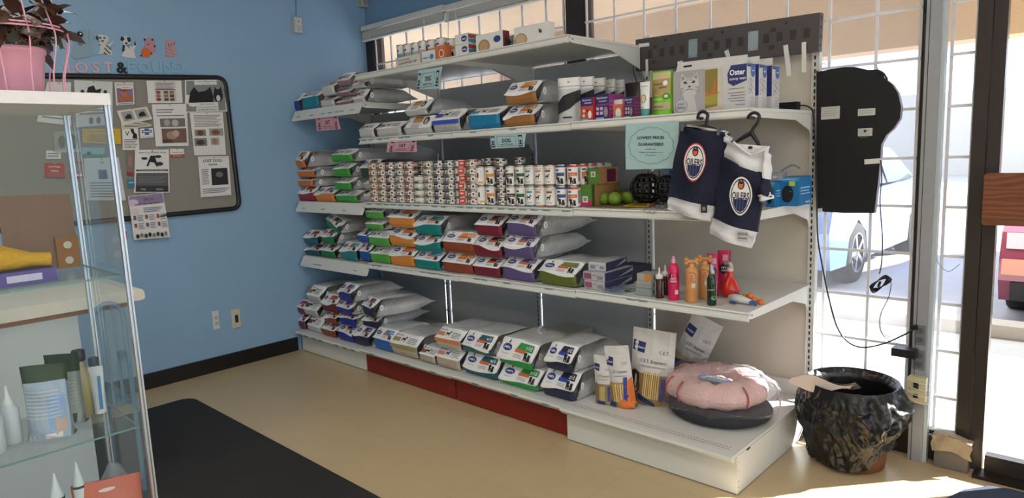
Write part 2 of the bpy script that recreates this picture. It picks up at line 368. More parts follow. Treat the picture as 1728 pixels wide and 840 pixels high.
def shelf(x0, x1, d, z, label, tags=(), big=False, wide=False, back=.10, name='wall_shelf'):
    s = empty(name, (x0, -d, z), label, 'shelf', 'white steel shelves')
    x0 += .002; x1 -= .002
    P(MB().box((x0, -d, z-.014), (x1, -.014, z), white), 'deck', s)
    mb = MB(); rh = .075 if wide else .038
    y1, y2 = -d-.006, -d-(.03 if wide else .016)
    # price rail: a folded lip, then a sloping channel
    prof = [(-d, z), (y1-.004, z), (y1-.007, z-.006), (y1+.002, z-.010), (y2+.006, z-rh+.01), (y2-.004, z-rh+.004), (y2-.002, z-rh), (y2+.012, z-rh-.002), (-d+.006, z-rh*.45), (-d+.006, z-.01)]
    if wide: prof = [(-d, z), (y1, z), (y2-.01, z-rh+.014), (y2-.012, z-rh), (y2+.006, z-rh), (-d+.006, z-.02)]
    n = len(prof); V = [(x0, a, b) for a, b in prof]+[(x1, a, b) for a, b in prof]
    mb.add(V, [(i, (i+1) % n, (i+1) % n+n, i+n) for i in range(n)]+[tuple(range(n))[::-1], tuple(range(n, 2*n))], white)
    rail = P(mb, 'price_rail', s)
    for x, sgn in ((x0+.004, 1), (x1-.008, 1)):
        pts = [(-d+.01, z-.001), (-.012, z-.001), (-.012, z-back-.03), (-.03, z-back-.03), (-.055, z-back+.01), (-d*(.32 if not big else .5), z-.045), (-d+.03, z-.036), (-d+.008, z-.03)]
        v = [(x, a, b) for a, b in pts]+[(x+.004, a, b) for a, b in pts]; k = len(pts)
        m2 = MB().add(v, [tuple(range(k)), tuple(range(k, 2*k))[::-1]]+[(i, i+k, (i+1) % k+k, (i+1) % k) for i in range(k)], white)
        m2.box((x-.0008 if x < x0+.1 else x+.004, -d+.03, z-.022), (x if x < x0+.1 else x+.0048, -d+.038, z-.016), slot)
        P(m2, 'bracket', s)
    for t in tags:
        if wide: P(price_tag(x0+t, y2-.006, z-rh+.032), 'price_tag', rail)
        else: P(price_tag(x0+t, y1-.003, z-.009), 'price_tag', rail)
    return s
A4 = lambda n, a, b: [a+(b-a)*i/(n-1) for i in range(n)]
shelf(X0, X1, .67, 1.822, 'white shelf nearest the blue wall at the top, holding cat food bags', (.06, .25, .40, .49, .58, .64, .76), wide=True)
shelf(X0, X1, .70, 1.150, 'white shelf nearest the blue wall, below the upper one, under orange and green bags', (.08, .35, .62), wide=True)
shelf(X0, X1, .70, .733, 'white shelf nearest the blue wall, third from the top, under teal and green bags', (.18, .24, .7), wide=True)
shelf(X1, X2, .70, 1.995, 'topmost white shelf in the second bay, holding tins by the blind', (), big=True, back=.14)
shelf(X2, X3, .70, 1.995, 'topmost white shelf in the third bay, under small cartons', (), big=True, back=.14)
shelf(X1, X2, .70, 1.582, 'white shelf under white dog food bags in the second bay', (.02, .10, .20, .27, .42, .48, .70))
shelf(X2, X3, .70, 1.582, 'white shelf under the two brown and white boxy bags', (.15, .45))
shelf(X3, X4, .70, 1.585, 'white shelf under the window seat boxes with hangers on its edge', ())
shelf(X1, X2, .70, 1.162, 'white shelf under the small stacked tins', (.03, .14, .22, .29, .37, .45, .53, .70, .78))
shelf(X2, X3, .70, 1.162, 'white shelf under the tall dog food cans', (.01, .09, .17, .25, .34, .42, .50, .58, .66, .79))
shelf(X3, X4, .70, 1.166, 'white shelf under the green toy balls and blue boxes', ())
shelf(X1, X2, .70, .748, 'white shelf under the orange, teal and lime bags', (.03, .09, .55, .62, .66, .72, .78))
shelf(X2, X3, .70, .752, 'white shelf under the purple and olive bags', (.12, .18, .36, .66))
shelf(X3, X4, .70, .757, 'white shelf under the shampoo bottles', (.30, .36))

# ---------------------------------------------------------------- window grille, blinds, header board
gr = MB(); gm = mat('white_grille_bar', 'dfe0e4', .4)
def grille(x0, x1, label, verts, n=9):
    g = MB(); yy = WY0-.015; r = .006
    for x in verts: g.box((x-r, yy, .14), (x+r, yy+.009, 2.44), gm)
    for k in range(11):
        z = .295+.2115*k
        if z < 2.44: g.box((x0, yy-.009, z-r), (x1, yy, z+r), gm)
    g.tube([(x0, yy, 2.44), (x1, yy, 2.44)], .006, gm); g.tube([(x0, yy, .14), (x1, yy, .14)], .006, gm)
    g.build('window_grille', label=label, cat='grille', group='white security grilles')
grille(.2, 2.15, 'white bar security grille across the far left window', [.2+.2*i for i in range(10)]+[2.14])
grille(2.31, 4.08, 'white bar security grille behind the black sign', [2.315+.1985*i for i in range(9)]+[4.075])
grille(4.188, 4.283, 'narrow white bar grille between grey post and dark door frame', [4.192, 4.279])
def blind(x0, x1, z1, label, drop):
    b = empty('venetian_blind', (x0, -.03, z1), label, 'blind', 'raised window blinds')
    P(MB().box((x0, -.045, z1-.035), (x1, .0, z1), white), 'head_rail', b)
    mb = MB(); n = 12
    for k in range(n):
        z = z1-.045-k*drop/n
        mb.add([(x0+.005, -.04, z), (x1-.005, -.04, z-.001), (x1-.005, -.008, z-.006), (x0+.005, -.008, z-.006)], [(0, 1, 2, 3)], white)
        mb.box((x0+.005, -.04, z-.002), (x1-.005, -.038, z+.001), white)
    P(mb, 'slats', b)
    P(MB().box((x0+.005, -.042, z1-.06-drop), (x1-.005, -.008, z1-.048-drop), white), 'bottom_rail', b)
    for q in (x0+.12, x1-.2):
        P(MB().tube([(q, -.047, z1-.01), (q, -.047, z1-.06-drop)], .002, white).box((q-.006, -.05, z1-.06-drop), (q+.006, -.044, z1-.02-drop), white), 'lift_cord', b)
blind(.14, 1.13, 2.495, 'white slatted blind pulled up beside the blue wall', .055)
blind(1.15, 2.15, 2.485, 'white slatted blind pulled up next to the dark mullion', .055)
P(MB().tube([(1.2, -.05, 2.46), (1.18, -.05, 2.2)], .003, white), 'tilt_wand', [o for o in bpy.data.objects if o.name.startswith('venetian_blind')][-1])

dg = mat('dark_grey_metal', '4b4647', .45, metal=.2)
hb = empty('slotted_metal_panel', (2.73, -.04, 1.84), 'long dark grey slotted metal panel taped across the top of the last bay', 'panel')
def HB(mb, n, label=None): return P(mb, n, hb, label)
TH = Matrix.Translation((2.73, -.03, 1.86)) @ Matrix.Rotation(math.atan2(-.017, .967), 4, 'Y').inverted()
TH = Matrix.Translation((2.73, -.03, 1.862)) @ Matrix.Rotation(math.radians(1.0), 4, 'Y')
HB(MB().box((0, -.045, 0), (.968, 0, .168), dg, TH), 'panel')
mb = MB(); OX = TH.to_3x3() @ FX; OZ = TH.to_3x3() @ FY; O_ = TH @ Vector((0, -.0455, 0))
def hbp(a, b): q = ay(864+a/2, b/2, -.0758); return Vector((q.x, -.0758, q.z))
for a_, b_ in ((466, 182), (483, 157), (480, 208), (506, 176), (540, 171), (574, 166), (651, 156), (671, 130), (667, 185), (691, 151), (731, 144), (772, 139), (858, 129), (882, 100), (876, 158), (903, 122), (948, 116), (995, 110)):
    hs_ = 3 if (a_, b_) in ((483, 157), (480, 208), (671, 130), (667, 185), (882, 100), (876, 158)) else 7
    for k in range(hs_): mb.rect(hbp(a_, b_), OX, OZ, FN, -.014, (k-hs_/2)*.0062, .014, (k-hs_/2)*.0062+.0034, slot)
for a_, b_ in ((518, 136), (710, 110), (925, 78)): mb.disc(hbp(a_, b_), OX, OZ, FN, .005, .006, slot, n=10).rect(hbp(a_, b_), OX, OZ, FN, -.002, 0, .002, .012, slot)
HB(mb, 'slots')
for a_, b_ in ((611, 163), (814, 138)):
    mb = MB(); mb.rect(hbp(a_, b_), OX, OZ, FN, -.025, -.045, .025, .045, mat('galvanised_plate', '8f9ca0', .35, metal=.6), .001)
    for dx in (-.019, .019):
        for dz in (-.038, .038): mb.disc(hbp(a_, b_)+OX*dx+OZ*dz, OX, OZ, FN, .0022, .0022, slot, .0016, 8)
    HB(mb, 'galvanised_plate', 'small galvanised plate')
mb = MB()
for k, z in enumerate((.02, .06, .1, .14)): mb.box((.9681, -.03, z), (.9686, -.018, z+.012), slot, TH)
HB(mb, 'side_hole')
tape = mat('masking_tape', 'd9d8d4', .6)
def strip(px, py, px2, py2, w, y, label):
    a = ay(px, py, y); b = ay(px2, py2, y); d = (b-a).normalized(); s = FN.cross(d).normalized()*w/2
    mb = MB(); n = 6
    mb.grid(lambda u, v: a+(b-a)*v+s*(2*u-1)+FN*(.0025+.0015*math.sin(v*9)), 2, n, tape)
    mb.grid(lambda u, v: a+(b-a)*v+s*(2*u-1)+FN*(.0017+.0015*math.sin(v*9)), 2, n, tape, flip=True)
    mb.build('tape_strip', label=label, cat='tape', group='white tape strips')
strip(1326, 76, 1332, 128, .022, -.078, 'white tape strip hanging below the grey panel, left of the last two')
strip(1357, 71, 1357, 122, .020, -.078, 'white tape strip nearest the right end of the grey panel')
strip(1078, 77, 1096, 75, .018, -.078, 'short white tape at the left end of the grey panel')
strip(1148, 103, 1149, 118, .03, -.078, 'short white tape in the middle lower edge of the grey panel')
strip(1092, 100, 1092, 128, .016, -.078, 'pointed white tape left of the lime pouch')
strip(1226, 85, 1230, 99, .022, -.078, 'short white tape above the seat box')

# ---------------------------------------------------------------- bags
def pets(mb, O, Xd, Yd, N, s, M=ink, lift=.0012):
    dog = [(-.5, 0), (-.52, .5), (-.62, .8), (-.5, 1.02), (-.25, 1.0), (-.12, .85), (-.2, .6), (-.05, .45), (-.08, 0), (-.2, 0), (-.22, .25), (-.34, .25), (-.36, 0)]
    cat = [(.0, 0), (.02, .4), (.0, .62), (.04, .9), (.12, .8), (.26, .8), (.34, .9), (.37, .62), (.34, .5), (.42, .3), (.4, 0)]
    for p in (dog, cat): mb.poly([(x*s, y*s) for x, y in p], O, Xd, Yd, N, M, lift)
def terrier(mb, O, Xd, Yd, N, s, M=ink, lift=.0012):
    p = [(-.5, 0), (-.4, 0), (-.36, .35), (.1, .35), (.12, 0), (.22, 0), (.26, .5), (.3, .7), (.5, .72), (.5, .84), (.34, .98), (.22, .98), (.14, .66), (-.36, .62), (-.5, .85), (-.52, .6)]
    mb.poly([(x*s, y*s) for x, y in p], O, Xd, Yd, N, M, lift)
navy = C('2b3a7e', .5); orange_b = C('d0653a', .5); whitep = C('f2f2f2', .5)
RB = random.Random(5)
def bag(x0, x1, zb, h, yf, L, col, code='', blk=None, style='H', split=.58, yaw=0, roll=0, label='', group=None, band=None, name='pet_food_bag', body=None, sub=orange_b, wave=None, dy=0, flat=.0, pitch=0):
    w = x1-x0; rnd = RB.random(); L = L*.84
    e = empty(name, ((x0+x1)/2, yf+dy, zb), label, 'bag', group)
    e.rotation_euler = (math.radians(pitch), math.radians(roll), math.radians(yaw))
    cm = col if not isinstance(col, str) else C(col, .42)
    bm_ = body or silver_film; h_ = h
    sl = .05+.02*rnd; s = split
    prof = [(.012, .03, 0), (.002, .2, 0), (0, s*.7, 0), (0, s, 1), (sl*.6, (s+1)/2*.99, 1), (sl, .97, 2), (sl+.03, 1.0, 2), (.32*L, 1.0, 2), (.58*L, .99, 2), (.74*L, .93, 2), (.86*L, .66, 2), (.94*L, .45, 2), (L, .40, 2), (L, .375, 2), (.94*L, .33, 2), (.84*L, .2, 2), (.72*L, .05, 2), (.5*L, .0, 2), (.2*L, 0, 2), (.03, 0, 2)]
    mt = [cm, label_white, bm_]
    us = [-1, -.975, -.82, -.5, -.17, .17, .5, .82, .975, 1]; nu = len(us); n = len(prof); V = []
    def pt(u, y, z, amp=1):
        q = abs(u); k = max(0, (q-.8)/.2)
        zz = .5+(z-.5)*(1-.12*k**2); yy = y+.010*k**2
        bul = (1-u*u)*.03*(1 if z > .5 else 0)*(1 if y > .1 else 0)
        nz = (noise.noise_vector(Vector((u*1.7+rnd*40, y*9, z*2.3)))+.5*noise.noise_vector(Vector((u*5+rnd*40, y*30, z*5))))*.006*amp*1.5*(0 if y < .02 else 1)
        X = u*w/2*(1-.03*k*(1 if y < .05 else 0))*(1 - .02*math.sin(y*30+rnd*9)*(y > .1))
        return Vector((X, yy, max(0, (zz+bul))*h_))+Vector((nz.x*.5, nz.y*.3, nz.z*(0 if z < .04 else 1)))
    for (y, z, k) in prof:
        for u in us: V.append(pt(u, y, z))
    mb = MB()
    for i in range(n):
        j = (i+1) % n; M_ = mt[min(prof[i][2], 2)] if i < n-1 else bm_
        mb.v += [] 
    base = len(mb.v); mb.v += V
    for i in range(n):
        j = (i+1) % n; M_ = mt[prof[i][2]] if prof[i][2] < 2 else bm_
        if i == n-1: M_ = cm
        for k in range(nu-1):
            mb.f.append((i*nu+k, i*nu+k+1, j*nu+k+1, j*nu+k)); mb.m.append(mb.mi(M_)); mb.sm.append(prof[i][2] == 2)
    tops = [3, 4, 5, 6, 7, 8, 9, 10, 11, 12]; bots = [2, 1, 0, 19, 18, 17, 16, 15, 14, 13]
    for side in (0, nu-1):
        for a in range(9):
            q = [tops[a], tops[a+1], bots[a+1], bots[a]]; q = [t*nu+side for t in q]
            mb.f.append(tuple(q if side else q[::-1])); mb.m.append(mb.mi(bm_)); mb.sm.append(True)
    mb.build('body', e)
    # the white label wrapped over the front shoulder, with its printing
    lb = MB(); wv_ = wave if wave is not None else RB.choice([-.10, .0, .08, .14])
    def lp(u, v):       # v 0 lower wavy edge .. 1 top
        if v < .3:
            z0 = s-.02-(.03+wv_*math.sin((u+1)*1.9+rnd*2))*(1-v/.3)*(1 if style == 'H' else .2); p = pt(u*.985, 0, z0, 0); p.y = -.003
        else:
            t = (v-.3)/.7; p = pt(u*.985, sl*t, s+(.97-s)*t, 0)+Vector((0, -.003, .001))
        return p
    lb.grid(lambda a, b: lp(2*a-1, b), 10, 8, label_white)
    S0 = Vector((0, -.0052, s*h)); S1 = Vector((0, sl-.0052, .97*h+.0012)); YD = (S1-S0).normalized(); LH = (S1-S0).length
    ND = YD.cross(FX).normalized(); ND = -ND if ND.y > 0 else ND; O_ = S0
    bl = C(blk, .5) if blk else cm
    if style == 'H':
        cx = -.25*w
        lb.disc(O_, FX, YD, ND, .125*w, .19*LH, navy, .0012, cx=cx, cy=.52*LH)
        lb.text("Hill's", .16*LH, O_+FX*cx+YD*.46*LH, FX, YD, ND, whitep, lift=.0018, wid=.17*w)
        lb.text("PRESCRIPTION DIET", .07*LH, O_+FX*cx+YD*.17*LH, FX, YD, ND, inkg, lift=.0012, wid=.2*w)
        lb.poly([(cx-.01*w, .78*LH), (cx+.03*w, .74*LH), (cx+.035*w, .95*LH), (cx+.01*w, .88*LH)], O_, FX, YD, ND, ink, .0012)
        lb.poly([(.0*w, .58*LH), (.06*w, .9*LH), (.44*w, .9*LH), (.44*w, .52*LH), (.2*w, .52*LH)], O_, FX, YD, ND, bl, .0012)
        lb.rect(O_, FX, YD, ND, -.02*w, .38*LH, .25*w, .56*LH, sub, .0016)
        if code: lb.text(code, .34*LH, O_+FX*.33*w+YD*.6*LH, FX, YD, ND, whitep, lift=.0020, wid=.15*w)
        pets(lb, O_+FX*.36*w+YD*.06*LH, FX, YD, ND, .42*LH, lift=.0022)
        for k in range(3): lb.rect(O_, FX, YD, ND, -.02*w, (.12+.07*k)*LH, .2*w, (.14+.07*k)*LH, inkg, .0012)
    elif style == 'R':
        rc = C('a5262b', .5)
        lb.text("ROYAL CANIN", .2*LH, O_-FX*.27*w+YD*.72*LH, FX, YD, ND, rc, lift=.0012, wid=.28*w)
        lb.rect(O_, FX, YD, ND, -.42*w, .22*LH, -.16*w, .58*LH, bl, .0012)
        if code: lb.text(code, .2*LH, O_-FX*.29*w+YD*.3*LH, FX, YD, ND, whitep, lift=.0018, wid=.2*w)
        terrier(lb, O_-FX*.02*w+YD*.25*LH, FX, YD, ND, .5*LH)
        for k in range(4): lb.rect(O_, FX, YD, ND, .12*w, (.2+.14*k)*LH, (.44-.03*(k % 2))*w, (.25+.14*k)*LH, inkg, .0012)
        lb.text(str(2+int(rnd*3)), .3*s*h, Vector((.02*w, -.002, .22*h*s)), FX, FY, FN, inkg, lift=.001)
    elif style == 'P':
        lb.text("Hill's", .16*LH, O_-FX*.36*w+YD*.55*LH, FX, YD, ND, navy, lift=.0012, wid=.1*w)
        lb.rect(O_, FX, YD, ND, -.22*w, .45*LH, .12*w, .85*LH, C('c98a4e', .5), .0012)
        lb.rect(O_, FX, YD, ND, -.2*w, .78*LH, .12*w, .9*LH, C('5f8a44', .5), .0014)
        lb.disc(O_, FX, YD, ND, .1*w, .3*LH, C('3a2c26', .6), .0012, cx=.27*w, cy=.55*LH); lb.disc(O_, FX, YD, ND, .045*w, .2*LH, C('cfc4b6', .6), .0018, cx=.27*w, cy=.5*LH)
        for k in range(3): lb.rect(O_, FX, YD, ND, -.22*w, (.1+.1*k)*LH, .1*w, (.13+.1*k)*LH, inkg, .0012)
    if band:
        lb.quad(*[Vector((x, -.0022, z*h)) for x, z in ((-w/2*.97, s*.62), (w/2*.97, s*.62), (w/2*.97, s*.93), (-w/2*.97, s*.93))], C(band, .5))
    lb.build('label', e)
    if style in 'HR':      # small lettering block on the gusset side
        sb = MB(); SX, SN = Vector((0, 1, 0)), Vector((1, 0, 0)); O2 = Vector((w/2+.004, .06, 0))
        sb.disc(O2, SX, FY, SN, .014, .02, whitep, .0, cx=.012, cy=.5*h); sb.text('2', .022, O2+SX*.012+FY*(.5*h-.008), SX, FY, SN, ink, lift=.0008)
        for k in range(7): sb.rect(O2, SX, FY, SN, .055+k*.013, .25*h, .0565+k*.013, (.74-.1*(k % 3))*h, C('8d9195', .5), .0)
        sb.build('side_print', e)
    return e
def stack(items, yf, zshelf, L, **kw):
    """items listed bottom-up: (px0, px1, py_top, py_bottom, options); each rests on the one below"""
    z = zshelf; out = []
    for k, it in enumerate(items):
        a, b, t, bt, o = it; o = dict(o); ym = (t+bt)/2
        xa = ay(a, ym, yf).x; xb = ay(b, ym, yf).x; h = o.pop('h', None) or max(.06, ay((a+b)/2, t, yf+.03).z-ay((a+b)/2, bt, yf).z)
        kk = dict(kw); kk.update(o)
        out.append(bag(xa, xb, z+.001, h, yf, kk.pop('L', L), **kk)); z += h*1.0+.002
    return out
lab = lambda s: dict(label=s)
Y4, YB = -.685, -.775
# third shelf down: second and third bay
def HS(col, blk, code, **k): d = dict(col=col, blk=blk, code=code); d.update(k); return d
og = dict(col='d98a35', blk='d98a35', code='c/d', group='orange banded food bags')
stack([(656, 697, 419, 453, dict(label='orange and white food bag, lowest of the three left of the teal bags')), (655, 698, 388, 420, dict(label='orange and white food bag, middle of the three left of the teal bags')), (653, 698, 355, 388, dict(label='orange and white food bag, top of the three left of the teal bags'))], Y4, .748, .5, **og)
tl = dict(col='0f7f7c', blk='2a8f8c', code='t/d', group='teal food bags')
stack([(697, 740, 428, 459, dict(label='teal and white food bag, lowest of three beside the orange stack', blk='2f8fc0')), (698, 742, 400, 429, dict(label='tilted teal bag squeezed in the middle of three, beside the orange stack', roll=-3)), (697, 742, 366, 399, dict(label='teal and white food bag, top of three beside the orange stack'))], Y4, .748, .55, **tl)
br = dict(col='8a4327', blk='dd8a3a', code='k/d', group='rust brown food bags')
stack([(745, 796, 428, 463, dict(label='rust brown and white bag, lower of two between teal and maroon stacks')), (745, 799, 393, 430, dict(label='rust brown and white bag, upper of two between teal and maroon stacks'))], Y4, .748, .5, **br)
mr = dict(col='761f36', blk='5c1f2c', code='u/d', group='maroon food bags')
stack([(797, 842, 435, 469, dict(label='maroon and white bag, lowest of three left of the purple bags')), (797, 845, 400, 437, dict(label='maroon and white bag, middle of three left of the purple bags', wave=-.16)), (800, 845, 365, 402, dict(label='maroon and white bag, top of three left of the purple bags'))], Y4, .75, .5, **mr)
pu = dict(col='5e5182', blk='6d5a96', code='u/d', group='purple food bags')
stack([(846, 900, 440, 480, dict(label='purple and white bag, lowest of three beside the olive bag')), (846, 900, 404, 442, dict(label='purple and white bag, middle of three with a pointed film end', yaw=-3)), (850, 906, 368, 407, dict(label='purple and white bag, top of three with a pointed film end', yaw=-6))], Y4, .752, .56, **pu)
stack([(907, 971, 446, 489, dict(label='large olive green and white food bag at the end of the third bay', col='5d6b2b', blk='6f7b46', code=''))], Y4, .752, .5)
gn = dict(col='55a43c', blk='3c8a34', code='RENAL', style='R', group='lime green food bags')
stack([(606, 622, 412, 443, dict(col='1d52a8', blk='27479c', code='k/d', style='H', label='slim blue and white bag at the bottom, left end of the second bay', group='lime and blue bags')), (603, 619, 388, 412, dict(col='1d52a8', blk='27479c', code='k/d', style='H', label='slim blue and white bag above another, left of the green bags', group='lime and blue bags'))], Y4+.01, .748, .4)
stack([(623, 656, 418, 447, dict(label='green bag with white label at the bottom left of the second bay')), (620, 655, 391, 419, dict(label='wide green bag with dark trim, second from the bottom beside the orange stack')), (615, 645, 372, 391, dict(label='lime green bag with a white flap, third from bottom beside the orange stack')), (614, 645, 350, 372, dict(label='topmost lime green bag just under the tin shelf'))], Y4, .748, .35, **gn)
# third shelf down: bay against the blue wall
stack([(513, 537, 412, 431, dict(col='1f5566', blk='8c3a32', code='', label='dark teal bag at the very bottom left against the blue wall')), (511, 534, 388, 413, dict(col='1f5f70', blk='8c3a32', code='', label='dark teal bag above its twin against the blue wall'))], Y4, .733, .42, group='dark teal bags')
stack([(539, 563, 412, 436, dict(label='dark green bag, lowest of three on the left bay')), (539, 563, 388, 414, dict(label='dark green bag, middle of three on the left bay', yaw=-5)), (545, 572, 366, 402, dict(label='dark green bag lying askew on top of two green ones', roll=14, yaw=-8, h=.10))], Y4, .733, .45, col='1d7a3c', blk='1c4a34', code='i/d', group='dark green bags', sub=C('b04a3a'))
stack([(572, 600, 408, 440, dict(col='2c7d84', blk='2f8f9a', code='w/d', label='teal bag standing alone at the right end of the left bay'))], Y4, .733, .4)
# second shelf down, bay against the blue wall
stack([(501, 528, 313, 339, dict(col='92283a', blk='a5402f', code='', label='crimson bag at the bottom, first on the left'))], Y4, 1.15, .42)
stack([(529, 562, 313, 338, dict(label='orange bag at the bottom beside the crimson bag', blk='3f7fb0')), ], Y4, 1.15, .42, col='d5803a', code='i/d', group='orange bags on the left bay')
z_ = 1.15+.105
for k, (a, b, zb, h, lb_, r) in enumerate(((498, 527, 1.258, .068, 'orange bag folded flat above the crimson bag', 5), (499, 531, 1.328, .072, 'orange bag with its white label tucked under, second from the top left', 4), (491, 516, 1.402, .125, 'orange and white bag on top of the leftmost pile', 3))):
    xa = ay(a, 300, Y4).x; xb = ay(b, 300, Y4).x
    bag(xa, xb, zb, h, Y4, .45, 'd0752f', code='c/d', blk='b45a3a', label=lb_, group='orange bags on the left bay', split=(.75, .7, .45)[k], yaw=-4)
stack([(564, 600, 317, 338, dict(label='green bag at the bottom of the four bag pile')), (562, 590, 294, 316, dict(label='green bag second from the bottom of the pile beside the tins')), (560, 588, 268, 292, dict(label='green bag second from the top, partly under a dark green one', h=.10)), (556, 592, 243, 265, dict(label='topmost green bag, nearly touching the shelf above'))], Y4, 1.15, .5, col='3f9a33', blk='2f7d2c', code='FIBRE', style='R', group='mid green bags')
xa = ay(590, 290, -.72).x; xb = ay(618, 290, -.72).x
bag(xa+.02, xb+.01, 1.32, .125, -.66, .5, '2c4a30', code='', blk='5b5f58', label='dark bottle green bag resting on pale bags left of the tins', yaw=-3)
bag(xa+.02, xb, 1.152, .08, -.64, .5, 'aaacac', style='N', label='plain silver bag flat on the shelf behind the green bags', group='plain silver bags')
bag(xa+.03, xb, 1.235, .08, -.64, .5, 'aaacac', style='N', label='plain silver bag lying on another under the dark green one', group='plain silver bags')
# top shelf, bay against the blue wall
YA = -.655
stack([(481, 503, 154, 184, dict(col='24408c', code='', style='R', blk='24408c', label='white bag with dark blue base at the far left of the top shelf'))], YA, 1.822, .35)
stack([(507, 535, 148, 178, dict(col='1c7f98', code='', style='R', blk='1c7f98', split=.7, label='turquoise bag second from the left on the top shelf'))], YA, 1.822, .35)
stack([(539, 562, 156, 174, dict(label='white bag with a food picture, lower of two beside the turquoise bag')), (541, 562, 134, 157, dict(label='white bag with a food picture, upper of two beside the turquoise bag'))], YA, 1.822, .4, col='c9c9c6', style='P', group='white picture bags on the top shelf')
stack([(565, 590, 158, 171, dict(label='mauve based bag, lowest of three on the top left shelf')), (566, 589, 141, 157, dict(label='mauve based bag, middle of three on the top left shelf')), (566, 588, 121, 141, dict(label='mauve based bag, top of three under the tin shelf end'))], YA, 1.822, .42, col='96707f', style='R', blk='8b4a55', split=.35, group='mauve based bags')
stack([(593, 612, 146, 169, dict(label='white bag with red strap band, lower one at the shelf end')), (593, 612, 126, 146, dict(label='white bag with red strap band, upper one at the shelf end'))], YA, 1.822, .55, col='c6c4c0', style='R', blk='b0402a', group='white bags with a red band', split=.3)
# second shelf, white bags
YS = -.675
stack([(604, 629, 207, 232, dict(col='bfc0bb', style='R', blk='8fa06a', label='white bag at the left end of the cat wet food shelf'))], YS, 1.582, .4)
stack([(633, 675, 203, 228, dict(col='bdbdb9', style='R', blk='8c6a60', label='crumpled white bag second from the left over the pink sign'))], YS, 1.582, .4)
stack([(679, 726, 194, 225, dict(label='white dog picture bag, lower of two')), (681, 718, 170, 195, dict(label='white dog picture bag, upper of two'))], YS, 1.582, .48, col='bcbdb9', style='P', group='white dog picture bags', split=.35)
stack([(728, 774, 183, 222, dict(col='a9aaa9', style='R', blk='2b49b5', label='grey white bag with royal blue stripes and edges', band='3a50b4', split=.55))], YS, 1.582, .45)
stack([(788, 842, 182, 219, dict(col='1676a3', style='R', blk='1f93b5', label='bright teal blue bag with white top flap', split=.66))], YS, 1.582, .45)
stack([(848, 900, 179, 216, dict(label='boxy tan and white bag, lower of two')), (850, 903, 141, 178, dict(label='boxy tan and white bag, upper of two'))], YS, 1.582, .40, col='9a6a35', blk='c28f4a', code='c/d', group='tan and white boxy bags', split=.48)
# base deck, bay against the blue wall
stack([(498, 513, 529, 552, dict(label='mauve and white bag, lower, against the blue wall', h=.115)), (492, 512, 506, 530, dict(label='mauve and white bag, upper, against the blue wall'))], YB, .165, .42, col='6c3450', blk='8a3a3a', code='', group='mauve bags at the wall')
stack([(517, 539, 532, 560, dict(label='white bag with small print at the bottom, second from the wall', h=.12)), (511, 533, 506, 532, dict(label='white bag with small print, middle, second from the wall', h=.12)), (516, 538, 487, 508, dict(label='olive trimmed white bag on top of two white bags', blk='8a8344', h=.11, L=.55))], YB+.005, .165, .42, col='b9b9b6', style='R', blk='5c3a34', group='white print bags at the wall', split=.4)
stack([(541, 564, 541, 566, dict(label='rust orange bag, lowest of three beside the blue bags', col='8a4022', blk='3f7fa0')), (545, 565, 524, 545, dict(label='rust orange bag, middle of three beside the blue bags', col='8a3a22', blk='c46a35')), (541, 566, 500, 526, dict(label='dark red bag, top of three beside the blue bags', col='6c231f', blk='9a4a3a', h=.13))], YB, .165, .42, code='', group='rust and red bags')
stack([(568, 594, 543, 572, dict(label='royal blue bag, lowest of four')), (571, 596, 524, 545, dict(label='royal blue bag, second of four with its label hidden', split=.8)), (565, 591, 504, 528, dict(label='royal blue bag, third of four', yaw=-4)), (566, 592, 476, 507, dict(label='royal blue bag on top of the pile, pointing back', yaw=-8))], YB, .165, .5, col='2a2f8e', blk='2c3f9a', code='i/d', group='royal blue bags')
stack([(596, 620, 553, 582, dict(label='dark navy bag at the bottom left of the price rail joint', h=.13)), (602, 627, 532, 556, dict(label='dark navy bag hidden in the middle under a slumped one', h=.09, dy=.04)), (606, 632, 508, 545, dict(label='navy and white bag slumped on top, pointing back right', yaw=-14, h=.13))], YB, .165, .55, col='27264a', blk='2c3166', code='t/d', group='dark navy bags')
# base deck, second bay
stack([(629, 661, 556, 594, dict(col='2a66ad', blk='3a86c8', code='i/d', label='sky blue and white bag lying next to the tan one', L=.5))], YB, .177, .5)
stack([(658, 702, 567, 605, dict(col='b9ad95', blk='9c8f62', style='R', band='a0935c', label='tan and white bag with an olive band, next to the sky blue bag', L=.5))], YB, .177, .5)
stack([(706, 732, 584, 611, dict(col='b3a692', blk='9c5a35', style='R', label='small beige bag with a rust top between tan and orange bags', L=.45))], YB, .177, .45)
stack([(734, 774, 586, 621, dict(col='b5a892', blk='c98068', style='R', label='beige bag under the orange edged bag', L=.5)), (733, 775, 550, 586, dict(col='b5b0a8', band='d97f45', blk='cf8a68', style='R', label='white bag with an orange band on top of the beige bag', L=.55))], YB, .177, .5, group='beige and orange bags')
wd = dict(col='1f5e68', blk='2b5666', code='w/d', group='petrol blue bags', split=.35)
stack([(780, 836, 603, 643, dict(label='petrol blue based white bag, lower of two')), (778, 826, 568, 604, dict(label='petrol blue based white bag, upper of two'))], YB, .182, .55, **wd)
gr_ = dict(col='1f9a45', blk='2c8f46', code='r/d', group='bright green striped bags', split=.33)
stack([(840, 905, 622, 664, dict(label='bright green striped white bag, lower of two', h=.11)), (837, 895, 580, 626, dict(label='bright green striped white bag, upper of two, slumped', roll=3))], YB, .182, .58, **gr_)
zd = dict(col='242a48', blk='1d2340', code='z/d', group='navy bags at the third bay end', sub=C('2b3fa0'), split=.42)
stack([(912, 967, 626, 678, dict(label='navy and white bag, lower of two beside the wide base', h=.145)), (917, 962, 585, 632, dict(label='navy and white bag, upper of two beside the wide base', yaw=-2))], YB, .182, .52, **zd)

